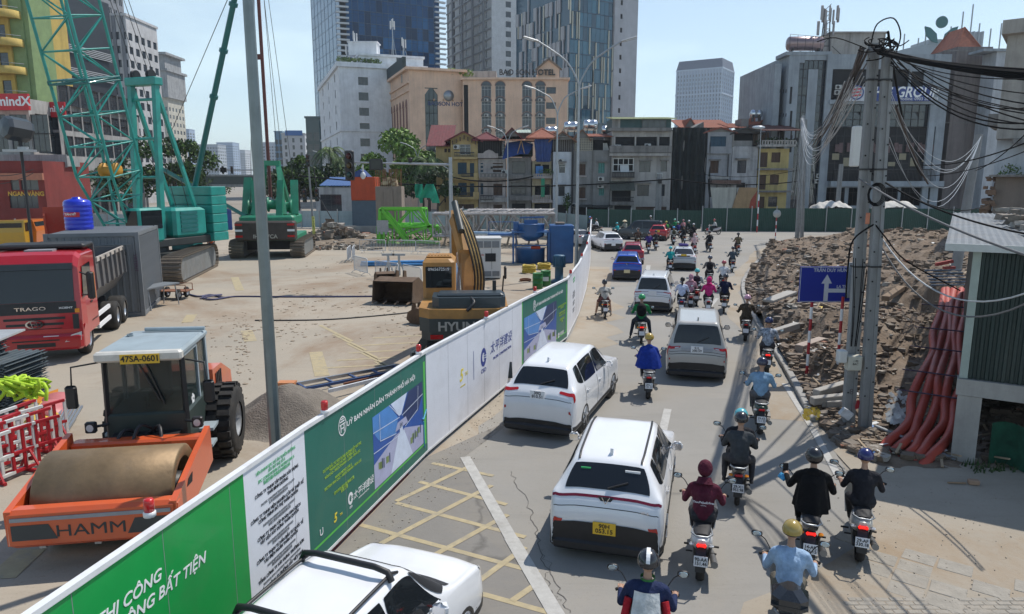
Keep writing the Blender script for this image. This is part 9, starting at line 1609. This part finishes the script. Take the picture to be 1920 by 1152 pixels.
bundle('cable_bundle','dark slanting bunch of cables dropping from the twin poles toward the far office',hA+V((-.25,0,0)),A(1535,268,36),11,.22,.15,.022,M('cable_brown',(.06,.05,.05),.6)); bundle('cable_bundle','pale grey cables fanning from the far paired pole up to the twin poles',A(1504,222,pC[1].y),A(1608,150,pA[1].y+2),14,.15,2.2,.012,CBW,.5)
m=MB()
for i in range(26): a=pC[2]+V((rg.uniform(-.1,.1),-.2,rg.uniform(-.1,.1))); b=V((pC[1].x+rg.uniform(-1.0,1.5),pC[1].y-.25,rg.uniform(3.2,6.2))); m.tube(cat([a,a.lerp(b,.5)+V((rg.uniform(-.1,.4),0,.25)),b],5),.011,4)
tag(m.obj('cable_drape',CBW),'spray of white cables hanging down the far paired pole','cables')
m=MB()
for i in range(6): a=pD[2]+V((0,-.2,-.1)); b=A(1668,rg.uniform(150,300),17.2); m.tube(sag(a,b,rg.uniform(1.2,2.4),16),.009,4)
tag(m.obj('cable_drape',CBW),'white cables hanging from the tilted round pole','cables')
for a,b,s,r,mt,lb in (((1610,335,16.9),(1990,500,10),.15,.022,CBG2,'long grey cable slanting from the twin poles down over the shed roof'),((1640,330,17.1),(1960,445,11),.2,.018,CB,'dark cable slanting over the rubble to the shed'),((1636,326,17),(1850,385,32),.5,.02,CB,'dark cable from the twin poles to the tilted pole'),((1665,60,17),(1730,330,30),.6,.03,CB,'dark cable dropping behind the twin poles to the office front'),((1680,200,17),(1740,345,30),.1,.035,M('cable_rusty',(.05,.035,.03),.7),'thick dark cable hanging down beside the second twin pole'),
    ((1640,425,17),(1990,520,12),1.0,.018,CBW,'pale cable looping from the twin poles across the mound to the shed wall'),((1636,430,17),(1990,530,12),1.25,.018,CBG2,'second pale cable looping lower across the mound'),((1730,310,33),(1990,240,20),.3,.025,CB,'dark cable running past the tilted pole to the pale house'),((1740,330,33),(1990,255,20),.25,.018,CB,'thinner cable below it running to the pale house'),((1830,320,34),(1990,180,20),.3,.02,CB,'cable rising from the tilted pole to the picture edge'),
    ((560,330,96),(1260,336,96),1.2,.09,CB,'thick black cable strung along the fronts of the old houses'),((1260,336,96),(1500,340,92),.6,.07,CB,'black cable strung past the netted building'),((1290,322,93),(1500,318,90),.8,.035,CB,'thin cable strung before the grey gabled house'),((850,333,97),(1000,331,97),.6,.09,CB,'black cable crossing the yellow house front')):
    m=MB(); m.tube(sag(A(*a),A(*b),s,16),r,5); tag(m.obj('cable',mt),lb,'cable')
o=T('utility_pole','grey concrete pole before the old white house',"utility pole",gp(1236,97)); m=MB(); h=topz(326,97); m.tube([(0,0,0),(0,0,h)],[.45,.35],4,sm=False); m.obj('shaft',PCN,o); m=MB(); m.box((0,-.4,h-1),(.5,.3,.6)); m.obj('switch_box',IRON,o)
m=MB(); o=T('cable_coil','coil of black cable hung on the second twin pole','cable',A(1642,365,pB[1].y-.25))
for k in range(4): m.tube([((.15+.02*k)*math.cos(a),-.02*k,(.2+.02*k)*math.sin(a)) for a in [2*PI*i/14 for i in range(15)]],.012,4)
m.obj('loop',CB,o)
def bxat(name,label,px,py,Y,d,mat,cat_,**k): p=A(px,py,Y); m=MB(); m.box((0,0,0),d,bv=.02); return tag(m.obj(name,mat,None,p,**k),label,cat_)
YA=pA[1].y-.28
mb1=bxat('meter_box','cream junction box strapped between the twin poles',1600,680,YA,(.34,.22,.36),M('box_cream',(.5,.49,.42),.55,0,.1,2,dirt=.3),'junction box'); text('1 PS\nBAC',.07,INK,mb1,(0,-.115,.02),UP); bxat('meter_box','smaller white junction box on the edge of the first twin pole',1578,668,YA,(.2,.2,.3),M('box_white',(.6,.6,.58),.5,0,.1,2,dirt=.3),'junction box')
bxat('wall_cabinet','tall pale cabinet mounted high on the first twin pole',1604,275,YA,(.16,.2,.9),M('box_white',(0,0,0)),'cabinet'); pn_=bxat('notice_plate','small orange plate with lettering on the twin poles',1627,410,YA,(.1,.03,.26),M('plate_orange',(.5,.18,.1),.6),'sign'); cb_=bxat('torn_carton','torn white and blue carton leaning at the pole foot',1586,776,YA-.2,(.34,.1,.22),M('carton',(.55,.57,.6),.7,0,.3,5),'carton'); cb_.rotation_euler=(.2,.6,.2)
m=MB(); m.lathe([(0,-.01),(.09,-.01)],12,(0,0,0),'Y'); text('8',.2,M('spray_dark',(.12,.1,.1),.8),pA[0],(-.06,-.2,.95),UP); m=MB(); m.add([(-.03,-.2,0),(.05,-.2,.04),(.07,-.2,.22),(.0,-.2,.26),(-.04,-.2,.1)],[(0,1,2,3,4)]); m.obj('red_paint_mark',M('spray_red',(.35,.02,.03),.8),pA[0],(.1,0,.5))
for k,py in enumerate((318,500,150)):
    for P_ in (pA,pB): m=MB(); f=(A(1600,py,P_[1].y).z)/P_[2].z; w=.14-.035*f+.012; q=P_[2]-P_[1]; m.bx(-w,w,-w*.88,w*.9,-.02,.02); m.obj('steel_band',IRON,P_[0],q*f)
m=MB(); m.tube(cat([A(1640,420,YA),A(1600,450,YA-.1),A(1590,500,YA),A(1586,560,YA)],5),.02,5); m.tube(cat([A(1640,420,YA),A(1660,445,YA),A(1700,490,YA+1),A(1800,545,YA+2)],5),.018,5)
for i in range(7): x=rg.uniform(-14,14); m.tube(cat([A(1612+x,rg.uniform(480,520),YA),A(1606+x*.6,590,YA),A(1600+x*.4,650,YA)],4),.01,4)
tag(m.obj('pole_cables',CB),'black cables running down the front of the twin poles','cables')
# ---- blue direction sign on striped posts
sg=T('direction_sign','blue direction sign with white arrows on red and white posts before the twin poles','sign',G(1512,707)); b=G(1568,712)-sg.location; SB=M('sign_face_blue',(.02,.035,.3),.4,0,.06,1,coat=.2)
zt=A(1540,499,sg.location.y).z; zb_=A(1540,566,sg.location.y).z; x0=A(1496,530,sg.location.y).x-sg.location.x; x1=A(1602,530,sg.location.y).x-sg.location.x
m=MB(); m.box(((x0+x1)/2,-.1,(zt+zb_)/2),(x1-x0,.03,zt-zb_),bv=.01); pl=m.obj('sign_board',SB,sg); m=MB(); wS=x1-x0
for a,c,d,e in ((x0+.02,x1-.02,zt-.035,zt-.02),(x0+.02,x1-.02,zb_+.02,zb_+.035),(x0+.02,x0+.035,zb_+.02,zt-.02)): m.bx(a,c,-.119,-.116,d,e)
xs=x0+wS*.48; m.bx(xs-.065,xs+.065,-.119,-.116,zb_+.03,zt-.5); m.add([(xs-.16,-.118,zt-.52),(xs+.16,-.118,zt-.52),(xs,-.118,zt-.24)],[(0,1,2)]); m.bx(xs+.065,x1-.05,-.119,-.116,zb_+.3,zb_+.42); m.obj('arrow',M('sign_white',(.6,.62,.66),.5),pl)
text('TRẦN DUY HƯNG',.145,M('sign_white',(0,0,0)),pl,(x0+wS*.56,-.118,zt-.12),UP,bold=.02,wide=.92); text('LA THÀNH',.13,M('sign_white',(0,0,0)),pl,(x0+wS*.66,-.118,zt-.62),UP,bold=.02,ax='LEFT',wide=.9)
def striped(par,pos,h,n,r=.045):
    for k in range(n): m=MB(); m.bar((0,0,h*k/n),(0,0,h*(k+1)/n),r,10); m.obj('post_band',PLW if k%2 else M('post_red',(.4,.02,.03),.5),par,pos)
striped(sg,(0,0,0),zb_+.2,7); striped(sg,b,zb_+.2,7); m=MB(); m.bx(x1-.27,x1+.02,-.2,-.13,zb_+.15,zt+.12); m.obj('grey_cover',M('cover_grey',(.3,.33,.36),.5,.2),sg)
o=T('round_sign','round sign seen from behind on a red and white post at the road corner','sign',G(1453,457)); m=MB(); zc=A(1453,401,o.location.y).z; m.lathe([(0,0),(.38,0),(.38,.03),(0,.03)],20,(0,-.06,zc),'Y'); m.obj('sign_disc',M('disc_grey',(.42,.44,.44),.5,.2),o); striped(o,(0,0,0),zc,8,.05)
o=T('striped_post','red and white striped post before the green fence','post',G(1419,436)); striped(o,(0,0,0),A(1419,365,o.location.y).z,6,.07)
# ---- orange corrugated pipes
OP=M('pipe_orange_red',(.42,.065,.04),.5,0,.12,2,dirt=.2); pts=[((1796,545),2.1),((1792,585),1.75),((1786,630),1.45),((1782,668),1.15),((1774,715),.95),((1766,755),.62),((1758,795),.35),((1742,822),.2),((1722,848),.1),((1694,874),-.12)]
op=T('pipe_bundle','bundle of orange red corrugated pipes running down the mound beside the green shed','pipes',(0,0,0)); base=[G(*p,z) for p,z in pts]
for k in range(5):
    P_=[]; 
    for i,p in enumerate(base):
        d=(base[min(i+1,9)]-base[max(i-1,0)]); n=V((d.y,-d.x,0)).normalized()*(-1); P_.append(p+n*(-.30+.225*k*1.0)*-1*(1.0 if i>3 else .75)+V((.06*math.sin(i*2.1+k*1.7),0,.03*math.sin(i*1.3+k)+.02)))
    C=cat(P_,14); m=MB(); m.tube(C,[.112 if j%2 else .099 for j in range(len(C))],10); m.obj('orange_pipe',OP,op)
for i in (1,2,3,4,5): p=base[i]; d=(base[i+1]-base[i-1]); n=V((d.y,-d.x,0)).normalized(); m=MB(); m.tube([p-n*.45+V((0,0,.16)),p+n*1.0+V((0,0,.17))],.02,5); m.obj('tie_rod',M('rod_violet',(.07,.05,.09),.6),op)
rk=T('pipe_rack','small blue and red rack of rods where the orange pipes begin','rack',G(1785,540,2.0)); m=MB()
for k in range(6): m.beam((-.8,.1*k,.1+.1*k),(.6,.1*k,.12+.1*k),.05)
m.obj('rod',M('rack_blue',(.1,.14,.2),.6,0,.3,4),rk); m=MB(); m.beam((-.3,.7,.8),(.3,.6,.95),.12); m.beam((-.1,.5,.7),(.4,.6,.7),.1); m.obj('red_block',M('rack_red',(.35,.06,.05),.7),rk)
# ---- beams, slabs and planks on the mound edge
def beam(label,a,b,za,zb2,w,h,mat,name='concrete_beam',c='beam'):
    p,q=G(*a,za),G(*b,zb2); m=MB(); d=(q-p); L_=d.length; m.box((0,0,0),(L_,w,h),bv=.015); o=m.obj(name,mat,None,(p+q)/2); o.rotation_euler=(0,-math.asin(d.z/L_),math.atan2(d.y,d.x)); return tag(o,label,c)
CN2=M('beam_grey',(.36,.34,.31),.85,0,.12,2,bump=.2,dirt=.4); CN3=M('beam_pinkish',(.38,.31,.26),.85,0,.12,2,bump=.2,dirt=.4)
for i,(a,b,za,z2,lb) in enumerate((((1522,752),(1590,745),.3,.36,'concrete beam on top of the trio at the foot of the sign posts'),((1530,738),(1585,722),.42,.45,'pale concrete beam lying behind the trio at the sign'),((1548,758),(1600,757),.22,.25,'concrete beam closest to the road at the foot of the sign'))): beam(lb,a,b,za,z2,.22,.2,CN2)
beam('pinkish square concrete block lying behind the striped sign post',(1498,655),(1542,640),.42,.5,.32,.28,CN3,'concrete_block','block'); beam('pale concrete block resting against the pinkish one',(1520,665),(1566,658),.4,.45,.32,.26,CN2,'concrete_block','block'); beam('long pale concrete beam near the kerb beyond the sign',(1448,625),(1495,610),.5,.62,.25,.22,CN2); beam('pale slab sticking out of the rubble slope near the sign',(1440,565),(1485,548),.8,.95,.5,.12,CN2,'concrete_slab','slab'); beam('weathered plank leaning out of the rubble',(1446,590),(1492,558),.5,1.05,.14,.05,M('plank_grey',(.3,.26,.2),.85,0,.2),'plank','plank'); beam('brown broken timber on the rubble crest',(1660,560),(1690,540),1.2,1.35,.3,.2,M('timber_brown',(.2,.14,.09),.9,0,.2),'timber','timber')
beam('grey metal strip lying across the foot of the orange pipes',(1640,798),(1792,862),.3,.06,.1,.05,M('strip_grey',(.2,.21,.22),.6,.4),'metal_strip','strip'); beam('thin brown lath lying on the earth verge',(1776,905),(1812,906),.03,.03,.05,.03,M('lath',(.3,.2,.12),.9),'lath','lath'); beam('short broken brown brick piece beside the lath',(1815,903),(1836,905),.06,.06,.12,.1,M('brick_piece',(.33,.22,.15),.9),'brick_piece','brick')
m=MB(); rg=random.Random(14)
for i in range(40): p=G(rg.uniform(1505,1535),rg.uniform(768,790),rg.uniform(.02,.2)); m.add([p,p+V((.07,.02,.03)),p+V((.05,.05,.09)),p+V((-.02,.04,.07))],[(0,1,2,3)])
tag(m.obj('yellow_wrapper',M('wrapper_yellow',(.6,.42,.06),.4)),'crumpled yellow wrapper at the road edge below the sign','litter')
m=MB(); 
for i in range(60): p=G(rg.uniform(1660,1700),rg.uniform(740,800),rg.uniform(.1,.3)); s=rg.uniform(.05,.14); m.add([p,p+V((s,0,s*.4)),p+V((s*.8,s*.6,s)),p+V((-s*.2,s*.5,s*.6))],[(0,1,2,3)])
tag(m.obj('plastic_sheeting',M('plastic_white',(.6,.62,.62),.35,0,.2)),'crumpled white plastic sheeting beside the orange pipes','plastic')
# ---- green shed on concrete columns
sd=T('shed','dark green corrugated shed on concrete columns with rubble on its tin roof','shed',G(1790,862)); sd.rotation_euler=(0,0,R(-32)); SG=M('shed_sheet',(.012,.028,.026),.55,.1,.2,1,dirt=.2); zt,zb_=4.62,1.85; L_,D_=5.2,12.0
m=MB(); n=36; pr=[(i*L_/n+q,y) for i in range(n) for q,y in ((0,0),(L_/n*.4,0),(L_/n*.5,-.035),(L_/n*.9,-.035))]+[(L_,0)]; m.add([(x,y,zb_) for x,y in pr]+[(x,y,zt) for x,y in pr],[(i,i+1,i+1+len(pr),i+len(pr)) for i in range(len(pr)-1)]); m.obj('front_sheet',SG,sd)
m=MB(); m.add([(0,y,zb_) for y in (0,D_)]+[(0,y,zt+.02*y) for y in (D_,0)],[(3,2,1,0)]); m.bx(.1,L_,.3,D_,zb_+.1,zb_+.2); m.bx(.05,L_,D_-.1,D_,0,zt); m.bx(L_-.1,L_,.2,D_,0,zt); m.bx(.05,.1,2.5,D_,0,zb_); m.obj('side_sheet',[SG],sd); m=MB(); m.bx(-.09,.06,-.05,.1,zb_,zt+.05); m.obj('corner_trim',M('trim_pale_green',(.3,.36,.33),.5),sd); m=MB(); m.bx(-.12,L_,-.12,.25,zb_-.36,zb_-.01); m.obj('concrete_beam',CONC,sd)
for x in (.14,2.8): 
    m=MB(); m.bx(x-.22,x+.22,-.1,.32,0,zb_-.37); m.obj('column',CONC,sd)
m=MB(); n=44; x0=-.6; W_=L_+.8; pr=[(x0+i*W_/n+q,z) for i in range(n) for q,z in ((0,0),(W_/n*.5,.022))]; m.add([(x,-.3,zt+.06+z) for x,z in pr]+[(x,D_+.2,zt+.25+z) for x,z in pr]+[(x,-.3,zt+.03+z) for x,z in pr],[(i,i+1,i+1+len(pr),i+len(pr)) for i in range(len(pr)-1)]+[(2*len(pr)+i,2*len(pr)+i+1,i+1,i) for i in range(len(pr)-1)]); m.obj('tin_roof',M('tin_roof',(.16,.18,.2),.75,0,.15,1.5,dirt=.5),sd); m=MB(); m.bx(x0,x0+W_,-.33,-.29,zt-.05,zt+.1); m.obj('fascia',M('fascia_pale',(.45,.48,.48),.5,.3),sd)
rr=T('roof_rubble','pile of broken pale bricks and slabs lying on the shed roof','rubble',sd.location+V((0,0,0))); rr.rotation_euler=sd.rotation_euler; m=MB(); rg=random.Random(31)
for i in range(90): y=rg.uniform(4.5,10.5); m.rock((rg.uniform(.6,4.6),y,zt+.15+.017*y+rg.uniform(0,.25)),rg.uniform(.1,.28),rg.choice((0,2,2,0)),rg,.45)
tag(m.obj('rubble',[RB[0],RB[1],RB[2]],rr),kind='stuff'); m=MB(); m.box((2.4,2.9,zt+.3),(3.0,1.0,.12),rz=.2); m.obj('pale_slab',RB[2],rr)
m=MB(); m.grid(lambda u,v:(.6+u*1.2,.1+.25*math.sin(u*7)-.1*v,.9*(1-v)+.02),10,6); m.obj('green_net',M('net_dark_green',(.01,.07,.04),.9,0,.4,5),sd)
m=MB(); rg=random.Random(33); c=G(1890,880)
for i in range(160): p=V((c.x+rg.uniform(-.9,1.2),c.y+rg.uniform(-.25,.25),0)); m.add([p-V((.02,0,0)),p+V((.02,0,0)),p+V((rg.uniform(-.08,.08),rg.uniform(-.05,.05),rg.uniform(.06,.2)))],[(0,1,2)])
S(m,'weeds',LEAF[1],'stuff')
# ================================================================ HAZE
m=MB(); m.bx(-2600,2600,-80,4600,-1.02,131); hz=m.mesh('haze',bpy.data.materials.new('haze_air')); o=link('haze',hz); o['kind']='stuff'
t=hz.materials[0]; t.use_nodes=True; t=t.node_tree; t.nodes.remove(t.nodes['Principled BSDF']); v=t.nodes.new('ShaderNodeVolumePrincipled'); v.inputs['Density'].default_value=.00022; v.inputs['Color'].default_value=(.82,.9,1,1); v.inputs['Anisotropy'].default_value=.3
t.links.new(v.outputs[0],t.nodes['Material Output'].inputs['Volume']); SC.cycles.volume_bounces=0
# ================================================================ lettering: curves to meshes
dg=bpy.context.evaluated_depsgraph_get(); dg.update()
for o in [o for o in SC.objects if o.type=='FONT']:
    me=bpy.data.meshes.new_from_object(o.evaluated_get(dg)); n=o.name; o.name='old'; p=bpy.data.objects.new(n,me); COL.objects.link(p)
    p.parent=o.parent; p.location=o.location; p.rotation_euler=o.rotation_euler; p.scale=o.scale
    bpy.data.objects.remove(o)
